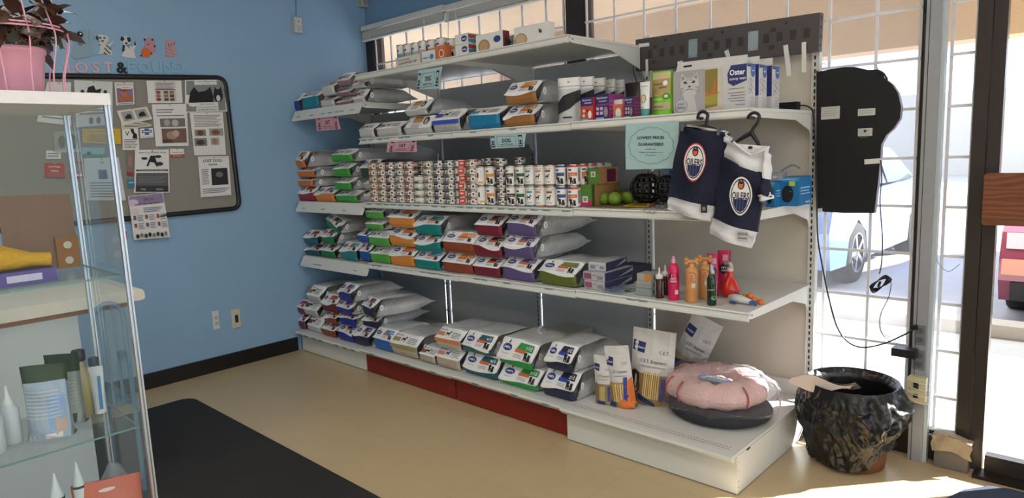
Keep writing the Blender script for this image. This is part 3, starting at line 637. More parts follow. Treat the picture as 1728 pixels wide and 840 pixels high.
# ---------------------------------------------------------------- tins and cans
def can_mesh(r, h, base, prints):
    body = MB(); body.lathe([(r*.93, 0), (r, .002), (r, .005), (r*.975, .007), (r*.975, h-.007), (r, h-.005), (r, h-.001), (r*.94, h), (r*.93, h-.004), (.001, h-.004)], tin, n=20, cap=False)
    lb = MB(); lb.lathe([(r*.985, .008), (r*.985, h-.008)], base, n=20, cap=False)
    def patch(a0, a1, z0, z1, M, k=1):
        n = max(2, int(abs(a1-a0)/14)); rr = r*.985+.0006*k
        lb.grid(lambda u, v: Vector((rr*math.cos(math.radians(-90+a0+(a1-a0)*u)), rr*math.sin(math.radians(-90+a0+(a1-a0)*u)), (z0+(z1-z0)*v)*h)), n, 1, M)
    def txt(s_, a, z, size, M, wid=None):
        v, f, x0, x1 = glyphs(s_); rr = r*.985+.0018; k = (wid/(x1-x0)) if wid else size
        lb.add([Vector((rr*math.cos(math.radians(-90+a)+((x-(x0+x1)/2)*k)/rr), rr*math.sin(math.radians(-90+a)+((x-(x0+x1)/2)*k)/rr), z*h+y*size)) for x, y in v], f, M)
    def sil(kind, a, z, s_):
        o = MB(); (terrier if kind == 't' else pets)(o, (0, 0, 0), FX, FY, FN, s_, ink, 0); rr = r*.985+.0016
        lb.add([Vector((rr*math.cos(math.radians(-90+a)+p.x/rr), rr*math.sin(math.radians(-90+a)+p.x/rr), z*h+p.z)) for p in o.v], o.f, ink)
    prints(patch, txt, sil)
    return body, lb
def mk_can(r, h, base, prints):
    b, l = can_mesh(r, h, base, prints); o = b.build('food_can'); q = l.build('paper_label', o); return o, q
def put_can(proto, x, y, z, rz, label, group):
    o, q = proto
    if not o.get('used'): c, d = o, q; o['used'] = 1
    else:
        c = o.copy(); SC.collection.objects.link(c); d = q.copy(); SC.collection.objects.link(d); d.parent = c
    c.location = (x, y, z); c.rotation_euler = (0, 0, math.radians(rz)); tag(c, label, 'can', group); return c
cw = C('d9d7d1', .5); kd = C('3a8a9a', .5)
def small(col, col2=None, dark='2b2b33', sil='t'):
    c1 = C(col, .5); c2 = C(col2 or col, .5)
    def pr(P_, T_, S_):
        P_(-45, 5, .62, .88, c1); P_(-45, -28, .2, .6, c2); S_('t', -6, .14, .017); P_(14, 26, .3, .6, C(dark, .5), 1); P_(34, 70, .62, .88, c1); P_(30, 80, .2, .28, inkg); P_(30, 74, .36, .42, inkg)
    return pr
def pr_dm(P_, T_, S_):
    P_(-5, 45, .1, .9, C('c8352b', .5)); T_('DM', 20, .42, .014, whitep); P_(-60, -30, .3, .7, inkg); P_(60, 85, .2, .8, C('8a4a2c', .5))
def pr_plain(P_, T_, S_):
    P_(-20, 60, .8, .84, inkg); P_(-10, 50, .2, .3, C('9fb070', .5))
smallc = [('orange striped', small('cf7a45')), ('orange striped', small('cf7a45')), ('dark maroon', small('4a2430', '6a2c3c')), ('pale pink grey', small('b5a09c', '9a8a88')), ('red orange', small('b84a30')), ('plain white', pr_plain),
          ('beige', small('c2a888', 'b58a70')), ('navy blue', small('2a3350')), ('grey navy', small('4c5364')), ('red DM marked', pr_dm), ('brick red', small('a0483a', '8c5a44'))]
xs = A4(11, ay(632, 340, -.68).x, ay(797, 345, -.68).x); r_ = (xs[1]-xs[0])/2*.985; hs = .0425
nmax = [6, 6, 6, 6, 6, 4, 6, 6, 6, 6, 6]
for i, x in enumerate(xs):
    proto = mk_can(r_, hs, cw, smallc[i][1]); side = ' beside the silver bags' if i == 0 else ' one place further right' if i == 1 else ''
    for row in range(2):
        for k in range(nmax[i] if row == 0 else 6):
            put_can(proto, x, -.655+row*(2*r_+.001), 1.163+k*(hs+.0004), RB.uniform(8, 26), '%s small tin%s, %s in its %s stack' % (smallc[i][0], side, ORD[k], 'front' if row == 0 else 'rear'), 'small pet food tins')
def tall(c1, c2=None, top=None, kind='H', code=''):
    a = C(c1, .5); b = C(c2 or c1, .5)
    def pr(P_, T_, S_):
        if top: P_(-70, 70, .86, .93, C(top, .5))
        if kind == 'H':
            P_(-38, -6, .70, .78, navy); P_(-40, 45, .46, .62, a); P_(-40, -18, .30, .46, b); S_('p', 10, .10, .034)
            if code: T_(code, 2, .50, .010, whitep, .03)
            P_(55, 80, .2, .8, inkg)
        elif kind == 'R':
            T_('ROYAL CANIN', 0, .80, .008, C('a5262b', .5), .042); P_(-36, 20, .66, .76, a); S_('t', -8, .34, .026); P_(-80, 80, .04, .09, a); P_(-30, 20, .18, .21, inkg)
        else:
            P_(-10, 40, .12, .22, C('d5b04a', .5)); P_(-28, -6, .42, .66, C('5a4438', .6))
            for k in range(7): P_(8+((k*17) % 20), 13+((k*17) % 20), .38+.07*k, .41+.07*k, C('b5552a', .6))
    return pr
tallc = [('white with yellow bar', tall('d5b04a', kind='D')), ('orange banded', tall('d98a35', 'c0603a')), ('MAROON', None), ('dark maroon banded', tall('4c2233', code='c/d Care')), ('dark green banded', tall('1f5a3c')), ('turquoise banded', tall('3d93a5', kind='R')),
         ('salmon banded', tall('d08a62', kind='R')), ('brown banded', tall('8a4f42', kind='R')), ('blue capped', tall('27508c', 'b04a4a', '2b4f9c')), ('red topped orange banded', tall('c9652f', 'd07a4a', 'c83a36', code='c/d Care'))]
xt = [ay(p, 345, -.66).x for p in (813, 829, 847, 863.5, 880, 896, 912.5, 929.5, 948, 967.5)]
ht = .108; rt = .0335
for i, x in enumerate(xt):
    if tallc[i][1] is None:
        proto = mk_can(rt*.97, hs, cw, small('4a2a38', '5a3448'))
        for k in range(6): put_can(proto, x, -.65, 1.163+k*(hs+.0004), RB.uniform(10, 25), 'small maroon tin in the column between tall cans, %s from bottom' % ORD[k], 'small maroon tins among the cans')
        continue
    proto = mk_can(rt, ht, C('e6e4df', .5), tallc[i][1])
    for row in range(5 if i == 9 else 3):
        for k in range(2):
            put_can(proto, x, -.65+row*(2*rt+.001), 1.163+k*(ht+.0006), RB.uniform(10, 26) if row == 0 else 40+37*row, '%s tall can, %s of a pair, %s' % (tallc[i][0], ('bottom', 'top')[k], ('at the shelf front', 'second row back', 'third row back', 'fourth row back', 'fifth row back')[row]), 'tall dog food cans')
# small tins standing on top of the tall ones near the joint
proto = mk_can(rt*.97, hs, cw, small('5a3a3a', '7a4a48'))
for k, i in enumerate((0, 1, 3)):
    put_can(proto, xt[i], -.65+2*rt+.001, 1.163+2*(ht+.0006)+.0005, 20, 'small tin lying on top of tall cans, %s from the left' % ('first', 'second', 'third')[k], 'small tins topping tall cans')
# top shelf tins and cartons
YT = -.60
def px_x(px, py, y): return ay(px, py, y).x
for k, (a, top, kd_, nm) in enumerate(((679, 76, '5f93a8', 'pale blue marked'), (692, 74, '9aa0a4', 'plain grey'), (705, 72, '8fb0b8', 'light teal marked'), (717, 69, 'a9a9a9', 'plain white ribbed'), (732, 67, 'd08a4a', 'orange banded'), (748, 64, 'c9c4bc', 'tall cream'), (766, 65, 'd58a5a', 'white with orange square'))):
    proto = mk_can(.030 if k < 5 else .034, ay(a, top, -.605).z-1.996, C('d8d6d2', .5), tall(kd_, kind='H'))
    put_can(proto, px_x(a, 95, -.60), -.605, 1.996, 20, '%s can on the topmost shelf, %s from the left' % (nm, ('first', 'second', 'third', 'fourth', 'fifth', 'sixth', 'seventh')[k]), 'cans on the topmost shelf')
def carton(name, x0, x1, y, d, z, h, M, label, group=None, fr=None, side=None, cat='box', rz=0, loc=None, edge=None):
    e = empty(name, ((x0+x1)/2, y, z), label, cat, group, (0, 0, math.radians(rz))); w = x1-x0
    mb = MB(); bv = .0015
    v = []
    for zz, k in ((0, bv), (bv, 0), (h-bv, 0), (h, bv)):
        v += [(-w/2+k, k, zz), (w/2-k, k, zz), (w/2-k, d-k, zz), (-w/2+k, d-k, zz)]
    f = [(3, 2, 1, 0), (12, 13, 14, 15)]
    for j in range(3): f += [(j*4+i, j*4+(i+1) % 4, j*4+4+(i+1) % 4, j*4+4+i) for i in range(4)]
    mb.add(v, f, M); mb.build('carton', e)
    if fr:
        p = MB(); fr(p, Vector((0, -.0004, 0)), FX, FY, FN, w, h); p.build('front_print', e)
    if side:
        p = MB(); side(p, Vector((w/2+.0004, d/2, 0)), Vector((0, 1, 0)), FY, Vector((1, 0, 0)), d, h); p.build('side_print', e)
    return e
def prints(*items):
    """items: ('r',x0,y0,x1,y1,col) ('t',text,x,y,size,col[,wid]) ('d',cx,cy,rx,ry,col) in face fractions, x from -.5 to .5"""
    def f(p, O, X, Y, N, w, h):
        for k, it in enumerate(items):
            lf = .0006+.0004*k
            if it[0] == 'r': p.rect(O, X, Y, N, it[1]*w, it[2]*h, it[3]*w, it[4]*h, C(it[5], .5), lf)
            elif it[0] == 'd': p.disc(O, X, Y, N, it[3]*w, it[4]*h, C(it[5], .5), lf, cx=it[1]*w, cy=it[2]*h)
            elif it[0] == 'p': p.poly([(a*w, b*h) for a, b in it[1]], O, X, Y, N, C(it[2], .5), lf)
            elif it[0] == 't': p.text(it[1], it[4]*h, O+X*it[2]*w+Y*it[3]*h, X, Y, N, C(it[5], .5), lift=lf, wid=(it[6]*w if len(it) > 6 else None))
            elif it[0] == 'cat': pets(p, O+X*it[1]*w+Y*it[2]*h, X, Y, N, it[3]*h, ink, lf)
    return f
wc = C('d9d9d6', .5)
xq = lambda a, y=YT: ay(a, 90, y).x
carton('tin_tray', px_x(668, 105, -.69), px_x(708, 100, -.69), -.69, .045, 1.996, .055, C('cfccc6', .5), 'small white tray box with handwriting at the left of the topmost shelf', fr=prints(('t', 'CANINE HP', 0, .2, .34, '3a2a2a', .8), ('r', -.4, .62, .1, .68, '8a3a3a')))
carton('food_carton', px_x(712, 98, -.69), px_x(734, 95, -.69), -.69, .045, 1.996, .06, wc, 'small white carton with a blue spot, left of the orange one', 'cartons on the topmost shelf', prints(('d', .25, .4, .16, .25, '3f86b5'), ('r', -.4, .3, .0, .4, '6a6a70')))
carton('food_carton', px_x(735, 95, -.69), px_x(752, 92, -.69), -.69, .045, 1.996, .075, C('c9703f', .5), 'small orange carton with a food circle on the topmost shelf', 'cartons on the topmost shelf', prints(('d', .1, .4, .25, .3, 'e8d8c8'), ('d', .1, .4, .18, .22, 'b5502c')))
ci = ay(768, 90, -.68)
for k in range(2):
    carton('food_carton', px_x(768, 95, -.70), px_x(790, 92, -.70), -.695, .16, 1.996+.056*k, .055, wc, 'white carton with navy logo beside the white tape, %s of two' % ('lower', 'upper')[k], 'cartons on the topmost shelf', prints(('d', .2, .5, .22, .3, '2b3a7e'), ('t', "Hill's", .2, .4, .2, 'ffffff', .3)), prints(('r', -.5, .1, -.1, .45, '3f86b5'), ('r', -.5, .5, -.1, .9, '9c4a2c'), ('cat', .2, .2, .5)))
carton('food_carton', px_x(803, 90, -.70), px_x(848, 80, -.70), -.695, .05, 1.996, .085, wc, 'wide white carton with a stew picture, left of the maroon ended one', 'cartons on the topmost shelf', prints(('d', -.2, .25, .22, .42, '9c7a55'), ('d', -.2, .25, .17, .33, 'b5946c'), ('d', .3, .55, .13, .2, '2b3a7e')), prints(('r', -.5, 0, .5, 1, '6a1f33'), ('r', -.2, .1, .1, .6, 'b02a35'), ('cat', .25, .1, .5)))
carton('food_carton', px_x(867, 75, -.70), px_x(925, 68, -.70), -.695, .05, 1.996, .082, wc, 'wide white carton with a stew picture nearest the bare shelf end', 'cartons on the topmost shelf', prints(('d', -.3, .2, .19, .4, '9c8a70'), ('d', -.3, .2, .15, .32, 'c0a484'), ('cat', .28, .4, .25)))
for k, a in enumerate((822, 838, 858, 876, 895)):
    proto = mk_can(.034, (ay(a, (72, 68, 62, 60, 62)[k], -.60).z-1.996), C('d8d6d2', .5), tall(('7a2f38', '6a8a6a', '30303a', '8a8a90', '7a4a4a')[k]))
    put_can(proto, px_x(a, 75, -.60), -.60, 1.996, 25, 'white can peeking over the cartons on the topmost shelf, %s from the left' % ('first', 'second', 'third', 'fourth', 'fifth')[k], 'cans behind the cartons')

# ---------------------------------------------------------------- pouches, bottles and toys
def pouch(name, xc, y, z, w, h, t, M, label, group=None, rz=0, tilt=0, lean=0, prn=None, top=None, tz=.8, back=None, hole=True, cat='pouch'):
    e = empty(name, (xc, y, z), label, cat, group, (math.radians(lean), math.radians(tilt), math.radians(rz)))
    mb = MB(); nz, nu = 12, 8; rr = RB.random()*20
    def fr(u, v, s):
        th = t/2*(1-(v)**1.6)*(1-abs(2*u-1)**2.5*(1 if v > .05 else .4))*(1.0 if v > .02 else .8)+.0015
        x = (u-.5)*w*(1-.05*math.sin(v*3.1))
        n = noise.noise(Vector((x*18+rr, v*4, s)))*.005*(v > .02)*(1 if abs(2*u-1) < .99 else 0)
        return Vector((x, s*th+n, v*h))
    def mm(j): return top if (top and j/nz >= tz) else M
    for s in (-1, 1):
        b = len(mb.v); mb.v += [fr(i/nu, j/nz, s) for j in range(nz+1) for i in range(nu+1)]
        for j in range(nz):
            for i in range(nu):
                q = (b+j*(nu+1)+i, b+j*(nu+1)+i+1, b+(j+1)*(nu+1)+i+1, b+(j+1)*(nu+1)+i)
                mb.f.append(q if s < 0 else q[::-1]); mb.m.append(mb.mi(mm(j+.5))); mb.sm.append(True)
    K = (nu+1)*(nz+1)
    for j in range(nz):
        for i in (0, nu):
            q = (j*(nu+1)+i, (j+1)*(nu+1)+i, K+(j+1)*(nu+1)+i, K+j*(nu+1)+i); mb.f.append(q); mb.m.append(mb.mi(mm(j+.5))); mb.sm.append(True)
    mb.f.append(tuple(range(nu+1))+tuple(K+i for i in range(nu, -1, -1))); mb.m.append(mb.mi(M)); mb.sm.append(False)
    mb.build('pouch_body', e)
    if prn:
        p = MB(); prn(p, Vector((0, 0, 0)), FX, FY, FN, w, h)
        def wrap(q):
            u = min(1, max(0, q.x/w+.5)); v = min(1, max(0, q.z/h)); f_ = fr(u, v, -1); return Vector((q.x, f_.y-.0022+q.y*.9, q.z))
        # subdivide large prints so that they follow the bulge
        me = bpy.data.meshes.new('front_print'); me.from_pydata(p.v, [], p.f)
        for M_ in p.mats: me.materials.append(M_)
        me.polygons.foreach_set('material_index', p.m)
        import bmesh
        bm = bmesh.new(); bm.from_mesh(me)
        bmesh.ops.triangulate(bm, faces=bm.faces[:])
        for _ in range(3):
            ed = [g for g in bm.edges if g.calc_length() > max(w, h)*.12]
            if not ed: break
            bmesh.ops.subdivide_edges(bm, edges=ed, cuts=1)
            bmesh.ops.triangulate(bm, faces=bm.faces[:])
        for v in bm.verts: v.co = wrap(v.co)
        bm.to_mesh(me); bm.free()
        o = bpy.data.objects.new('front_print', me); SC.collection.objects.link(o); o.parent = e
    return e
# black and white hanging pouches on the second shelf
pc = C('b9bbbd', .35)
def prn_blk(p, O, X, Y, N, w, h):
    p.poly([(-.5*w, .45*h), (-.2*w, .6*h), (.5*w, .72*h), (.5*w, .5*h), (.1*w, .3*h), (-.5*w, .2*h)], O, X, Y, N, ink, .0006)
    p.disc(O, X, Y, N, .05*w, .012*h, ink, .001, cy=.9*h); p.rect(O, X, Y, N, -.5*w, .80*h, .5*w, .81*h, inkg, .001); p.rect(O, X, Y, N, -.2*w, .1*h, .2*w, .13*h, ink, .0012)
for k, (a, b, t, bt, y) in enumerate(((944, 976, 131, 209, -.62), (972, 1000, 130, 200, -.50), (992, 1020, 132, 196, -.42), (1018, 1037, 134, 192, -.36), (1034, 1052, 135, 190, -.30))):
    p0, p1, pt_ = ay(a, bt, y), ay(b, bt, y), ay((a+b)/2, t, y)
    pouch('treat_pouch', (p0.x+p1.x)/2+.01, y, 1.584, p1.x-p0.x, pt_.z-1.584, .08, pc, 'grey and black hanging pouch with a white header, %s from the left' % ('first', 'second', 'third', 'fourth', 'fifth')[k], 'grey and black pouches', rz=(18, 10, 4, 0, 0)[k], prn=prn_blk, top=C('dcdcda', .4), tz=.74)
pouch('treat_pouch', ay(1066, 150, -.25).x, -.22, 1.588, .12, .20, .07, C('3c3836', .35), 'dark brown pouch standing behind the purple boxes')
pur = C('5a2a72', .45); mag = C('8c3a7c', .45)
fel = prints(('r', -.5, .62, .5, 1, '33246c'), ('t', 'FELIWAY', 0, .84, .09, 'ffffff', .8), ('t', 'FRIENDS', .1, .72, .09, 'ffffff', .6), ('r', -.5, 0, .5, .62, 'c0452c'), ('d', -.28, .42, .13, .07, 'e8c0a8'), ('d', -.3, .22, .13, .07, 'e8c0a8'), ('d', .25, .25, .16, .17, 'e4e4e4'), ('r', -.5, 0, .1, .08, '7fb4d8'), ('d', .05, .42, .1, .06, '5a2a26'))
fel2 = prints(('r', -.5, .62, .5, 1, '2c2468'), ('t', 'FELIWAY', 0, .82, .10, 'ffffff', .84), ('t', 'CLASSIC', .05, .70, .08, 'e8e8f8', .6), ('r', -.5, 0, .5, .56, '4a1f5c'), ('r', -.45, .38, -.25, .5, 'c8b8d8'), ('r', -.15, .38, .05, .5, 'c8b8d8'), ('r', -.45, .2, -.25, .32, 'c8b8d8'), ('r', -.15, .2, .05, .32, 'c8b8d8'), ('d', .28, .3, .17, .2, '8a8a8c'), ('r', -.5, 0, .15, .09, '7fc0e0'))
sidep = prints(('r', -.45, .7, .4, .72, 'c79ac0'), ('r', -.45, .55, .3, .57, 'c79ac0'), ('r', -.45, .4, .4, .42, 'c79ac0'), ('r', -.45, .25, .2, .27, 'c79ac0'))
def fb_(a, b, t, bt, y, d, M, label, fr, side=None, zb=1.586, grp='boxes of pet calming spray', name='product_box'):
    xa = ay(a, bt, y).x; xb = ay(b, bt, y).x; h = ay((a+b)/2, t, y).z-zb
    return carton(name, xa, xb, y, d, zb, h, M, label, grp, fr, side)
fb_(982, 1001, 164, 201, -.66, .07, C('b0302e', .45), 'red and purple carton with white lettering, first of the purple boxes', fel, prints(('r', -.2, .6, .2, .63, 'e0a0a0')))
fb_(1006, 1028, 159, 199, -.64, .13, mag, 'larger purple carton with a cat picture, second of the purple boxes', fel2, sidep)
fb_(1034, 1050, 176, 195, -.62, .05, C('d0644a', .45), 'orange bottle shaped carton between two purple boxes', prints(('d', .1, .4, .3, .35, 'dcdcdc'), ('r', -.5, 0, .4, .15, '7fb4d8')))
fb_(1034, 1050, 168, 177, -.60, .03, C('d9d9de', .45), 'white cap box standing behind the orange carton', prints(('r', -.3, .2, .3, .4, '9a9aa0')))
fb_(1055, 1069, 163, 194, -.60, .17, mag, 'narrow purple carton with pink side, last of the purple boxes', fel2, sidep)
def tube_(name, x, y, z, w, h, M, capM, label, prn, cat='tube', cap_down=True, group=None):
    e = empty(name, (x, y, z), label, cat, group); mb = MB(); n = 16; prof = []
    for k in range(9):
        v = k/8; prof.append((w/2*(.78+.22*v), w*.38*(1-v)+.001, .03+(h-.03)*v))
    V = []
    for rx, ry, zz in prof: V += [Vector((rx*math.cos(2*math.pi*j/n), ry*math.sin(2*math.pi*j/n), zz)) for j in range(n)]
    mb.add(V, [(i*n+j, i*n+(j+1) % n, (i+1)*n+(j+1) % n, (i+1)*n+j) for i in range(8) for j in range(n)], M, True); mb.add(V[-n:], [tuple(range(n))], M)
    mb.build('tube_body', e); MB().lathe([(w*.36, 0), (w*.37, .003), (w*.37, .028), (w*.30, .032)], capM, n=20).build('cap', e)
    p = MB(); prn(p, Vector((0, 0, 0)), FX, FY, FN, w, h)
    for i, q in enumerate(p.v):
        v = max(0, min(1, (q.z-.03)/(h-.03))); u = min(.98, abs(q.x)/(w/2*(.78+.22*v))); p.v[i] = Vector((q.x, -(w*.38*(1-v)+.001)*math.sqrt(1-u*u)-.0018+q.y*.6, q.z))
    p.build('print', e); return e
a = ay(1089, 190, -.66)
tube_('toothpaste_tube', a.x, -.66, 1.587, .052, ay(1089, 138, -.66).z-1.587, C('dfe0dc', .4), C('3f9a8a', .4), 'white and green upright tube left of the lime pouch', prints(('t', 'Petsmile', 0, .86, .05, '3a8a7a', .6), ('d', 0, .5, .26, .13, '5aa08a'), ('d', 0, .5, .2, .1, 'e8b088'), ('d', .0, .24, .06, .03, 'c05a4a')))
lime = C('79c322', .4)
xa, xb = ay(1100, 190, -.60).x, ay(1136, 190, -.60).x
pouch('treat_pouch', (xa+xb)/2, -.60, 1.587, xb-xa, ay(1118, 120, -.60).z-1.587, .06, lime, 'lime green and gold zip pouch beside the kitten box', prn=prints(('r', -.44, .42, .44, .82, 'a8945c'), ('r', -.4, .82, .42, .97, 'c9b98a'), ('t', 'Love', -.1, .68, .10, '2c2a1c', .4), ('t', "em", .12, .60, .09, '2c2a1c', .3), ('r', -.44, .12, .44, .28, 'b0a27a'), ('d', .3, .42, .13, .07, '2f6b2c'), ('d', .3, .42, .08, .04, 'b9d8a0'), ('t', 'NO GRAIN', -.05, .34, .035, 'f0f0e0', .4), ('t', 'CHICKEN', -.05, .17, .05, '4a3a2a', .5), ('d', .24, .72, .10, .06, 'e8e8e8')))
# window seat boxes
oy = -.52
def oster(p, O, X, Y, N, w, h):
    bg_ = C('a5a4a6', .5)
    p.rect(O, X, Y, N, -.49*w, .01*h, -.06*w, .98*h, bg_, .0006)
    lg, dk, md = C('c3c2c3', .6), C('3b3b3d', .6), C('87868a', .6)
    cx, cy = -.27*w, .62*h; s = h
    p.poly([(cx-.24*s, cy+.06*s), (cx-.2*s, cy+.33*s), (cx-.1*s, cy+.2*s), (cx+.1*s, cy+.2*s), (cx+.2*s, cy+.31*s), (cx+.24*s, cy+.04*s), (cx+.2*s, cy-.14*s), (cx+.12*s, cy-.24*s), (cx+.2*s, cy-.6*s), (cx-.2*s, cy-.6*s), (cx-.14*s, cy-.24*s), (cx-.22*s, cy-.12*s)], O, X, Y, N, lg, .001)
    for sg in (-1, 1):
        p.poly([(cx+sg*.16*s, cy+.1*s), (cx+sg*.1*s, cy+.13*s), (cx+sg*.05*s, cy+.07*s), (cx+sg*.12*s, cy+.06*s)][::sg], O, X, Y, N, dk, .0016)
        for k in range(3): p.poly([(cx+sg*.24*s, cy-.04*s-.05*k*s), (cx+sg*.14*s, cy-.02*s-.05*k*s), (cx+sg*.14*s, cy-.035*s-.05*k*s), (cx+sg*.23*s, cy-.06*s-.05*k*s)], O, X, Y, N, md, .0014)
        p.poly([(cx+sg*.19*s, cy+.26*s), (cx+sg*.12*s, cy+.19*s), (cx+sg*.19*s, cy+.14*s)], O, X, Y, N, md, .0014)
    for k in (-1, 0, 1): p.poly([(cx+k*.05*s-.008*s, cy+.13*s), (cx+k*.05*s+.008*s, cy+.13*s), (cx+k*.05*s+.004*s, cy+.21*s), (cx+k*.05*s-.004*s, cy+.21*s)], O, X, Y, N, md, .0014)
    p.poly([(cx-.04*s, cy+.01*s), (cx+.04*s, cy+.01*s), (cx, cy-.04*s)], O, X, Y, N, dk, .0016)
    p.tube([O+X*(cx-.1*s)+Y*(cy-.09*s)+N*.0016, O+X*cx+Y*(cy-.06*s)+N*.0016, O+X*(cx+.1*s)+Y*(cy-.09*s)+N*.0016], .0012, dk, 4)
    p.disc(O, X, Y, N, .16*s, .16*s, C('6a7084', .5), .0018, cx=-.39*w, cy=.18*h); p.disc(O, X, Y, N, .15*s, .15*s, C('b9b9c0', .5), .0022, cx=-.39*w, cy=.18*h)
    p.text('your', .09*s, O-X*.39*w+Y*.2*h, X, Y, N, C('33406a', .5), lift=.0028); p.text('Feline', .09*s, O-X*.39*w+Y*.11*h, X, Y, N, C('33406a', .5), lift=.0028)
    p.rect(O, X, Y, N, -.05*w, .03*h, .18*w, .95*h, C('8b7a3f', .6), .001); p.rect(O, X, Y, N, -.05*w, .15*h, .12*w, .42*h, C('a39a3c', .6), .0014); p.rect(O, X, Y, N, .12*w, .03*h, .18*w, .95*h, C('c9c2b0', .6), .0014)
    p.poly([(-.05*w, .03*h), (.2*w, .03*h), (.2*w, .14*h), (-.05*w, .06*h)], O, X, Y, N, C('c9b5a4', .6), .0016)
    p.poly([(-.05*w, .40*h), (.03*w, .43*h), (.07*w, .6*h), (.075*w, .72*h), (.10*w, .72*h), (.105*w, .58*h), (.11*w, .42*h), (.16*w, .40*h), (.0*w, .36*h), (-.05*w, .34*h)], O, X, Y, N, C('b5703c', .6), .0018)
    p.poly([(.5*w, .98*h), (.30*w, .98*h), (.25*w, .8*h), (.26*w, .6*h), (.33*w, .52*h), (.5*w, .62*h)], O, X, Y, N, C('24306e', .5), .0012)
    p.text('Oster', .17*h, O+X*.38*w+Y*.76*h, X, Y, N, whitep, lift=.002, wid=.2*w); p.text('sunny seat', .09*h, O+X*.385*w+Y*.65*h, X, Y, N, whitep, lift=.002, wid=.21*w)
    p.text('window mounted', .04*h, O+X*.37*w+Y*.45*h, X, Y, N, ink, lift=.002, wid=.2*w)
    for k in range(4): p.rect(O, X, Y, N, (.26+.03*(k % 2))*w, (.36-.06*k)*h, .48*w, (.375-.06*k)*h, inkg, .002)
    p.text('REVERSIBLE', .035*h, O+X*.42*w+Y*.09*h, X, Y, N, ink, lift=.002, wid=.12*w)
def oster_s(p, O, X, Y, N, w, h):
    p.disc(O, X, Y, N, .26*w, .13*h, C('3f66a8', .5), .0008, cx=.2*w, cy=.83*h); p.rect(O, X, Y, N, -.46*w, .92*h, .5*w, .99*h, C('33508f', .5), .0006); p.text('Oster', .05*h, O+X*.2*w+Y*.83*h, X, Y, N, whitep, lift=.0014, wid=.36*w)
    for k, (cx, cy) in enumerate(((-.2, .62), (.1, .58), (-.1, .48), (.15, .42), (-.2, .38))):
        pts = [O+X*(cx+.18*math.cos(t*.7))*w+Y*(cy+.06*math.sin(t*.7))*h+N*.0012 for t in range(8)]; p.tube(pts, .0007, C('8a93b0', .5), 4)
    for k in range(6): p.rect(O, X, Y, N, -.1*w, (.05+.04*k)*h, .42*w, (.058+.04*k)*h, inkg, .001)
bxw = ay(1262, 187, oy-.09).x-ay(1139, 187, oy-.09).x
hbx = ay(1200, 113, oy-.09).z-1.587
for k in (2, 1, 0):
    y0 = (-.61, -.515, -.40)[k]; x0 = ay((1260, 1280, 1302)[k], 187, y0).x-bxw
    e = carton('pet_seat_box', x0, x0+bxw, y0, .08, 1.587, hbx, C('c5c4c4', .45), ('wide pet window seat box with a kitten face, in front', 'middle of three pet window seat boxes, only its narrow end showing', 'rear of three pet window seat boxes, its end at the right')[k], 'pet window seat boxes', oster if k == 0 else prints(('r', .2, .3, .5, 1, '24306e')), oster_s)
    MB().add([(-bxw/2+.01, .002, hbx), (bxw/2, .002, hbx), (bxw/2, .004, hbx+.032), (-bxw/2+.02, .004, hbx+.036)], [(0, 1, 2, 3)], C('c9c9c8', .4)).add([(-bxw/2+.01, .0045, hbx), (bxw/2, .0045, hbx), (bxw/2, .0065, hbx+.032), (-bxw/2+.02, .0065, hbx+.036)], [(3, 2, 1, 0)], C('c9c9c8', .4)).rect((0, .0015, hbx), FX, FY, FN, -.02-.1, .012, .02-.1, .02, slot, 0).build('hanging_tab', e)

# ---------------------------------------------------------------- last bay, middle shelf
def bp(px, py, y): return ay(px, py, y)
kraft = C('a07a4e', .7); grn = C('4e7a2c', .6); mgt = C('8c2350', .6)
def wb_(a, b, t, bt, y, d, zb, nm, tag_):
    xa, xb = bp(a, bt, y).x, bp(b, bt, y).x; h = .108 if tag_ else .08
    return carton('treat_box', xa, xb, y, d, zb, h, kraft, nm, 'kraft treat boxes', prints(('r', -.5, 0, .5, 1, '4e7a2c'), ('r', -.5, 0, .5, .3, 'b02f5a') if tag_ else ('r', -.5, .96, .5, 1, '3c6022'), ('r', -.22, .2 if tag_ else .45, .2, .48 if tag_ else .78, 'dcdcd6'), ('r', -.14, .26 if tag_ else .51, .12, .42 if tag_ else .72, '8a8a84'), ('t', 'Whimzees', 0, .75 if tag_ else .2, .1, '6f9a4c', .6)), prints(('r', -.1, .1, .35, .9, '5c1440') if not tag_ else ('r', -.5, 0, -.4, 1, '33561f'), ('d', .36, .6, .03, .05, '6a1a30')))
wb_(978, 999, 319, 349, -.64, .24, 1.167, 'larger kraft box with green and pink end, beneath the smaller one', True)
wb_(993, 1011, 296, 318, -.60, .17, 1.167+.109, 'smaller kraft box with green end and magenta side, stacked on top', False)
gb = mat('green_toy_rubber', '6f8f28', .45, var=.08, bump=.1)
for k, (px, py, y) in enumerate(((1020, 336, -.55), (1038, 336, -.56), (1060, 333, -.47), (1052, 331, -.40))):
    p = bp(px, py, y); r = (.032, .034, .032, .03)[k]
    e = empty('toy_ball', (p.x, y, 1.169), 'green toy ball by the kraft boxes, %s' % ('first from the left', 'second from the left', '', 'half hidden at the rear')[k] if k != 2 else 'green toy ball farthest right, next to the black basket', 'ball', 'green toy balls')
    MB().ball((0, 0, r), r, gb, 20).build('ball', e)
    mb = MB(); mb.tube([(r*.55*math.cos(t*.5), -r*.72, r+r*.45*math.sin(t*.5)) for t in range(5)], .0014, C('3f5518', .5), 5); mb.disc((r*.3, -r*.93, r*1.2), FX, FY, FN, .004, .003, ink, 0, 8); mb.build('seam', e)
MB().box((2.80, -.66, 1.1675), (3.05, -.38, 1.170), C('7a6548', .8)).build('cardboard_sheet', label='flat brown cardboard sheet under the green toy balls', cat='cardboard')
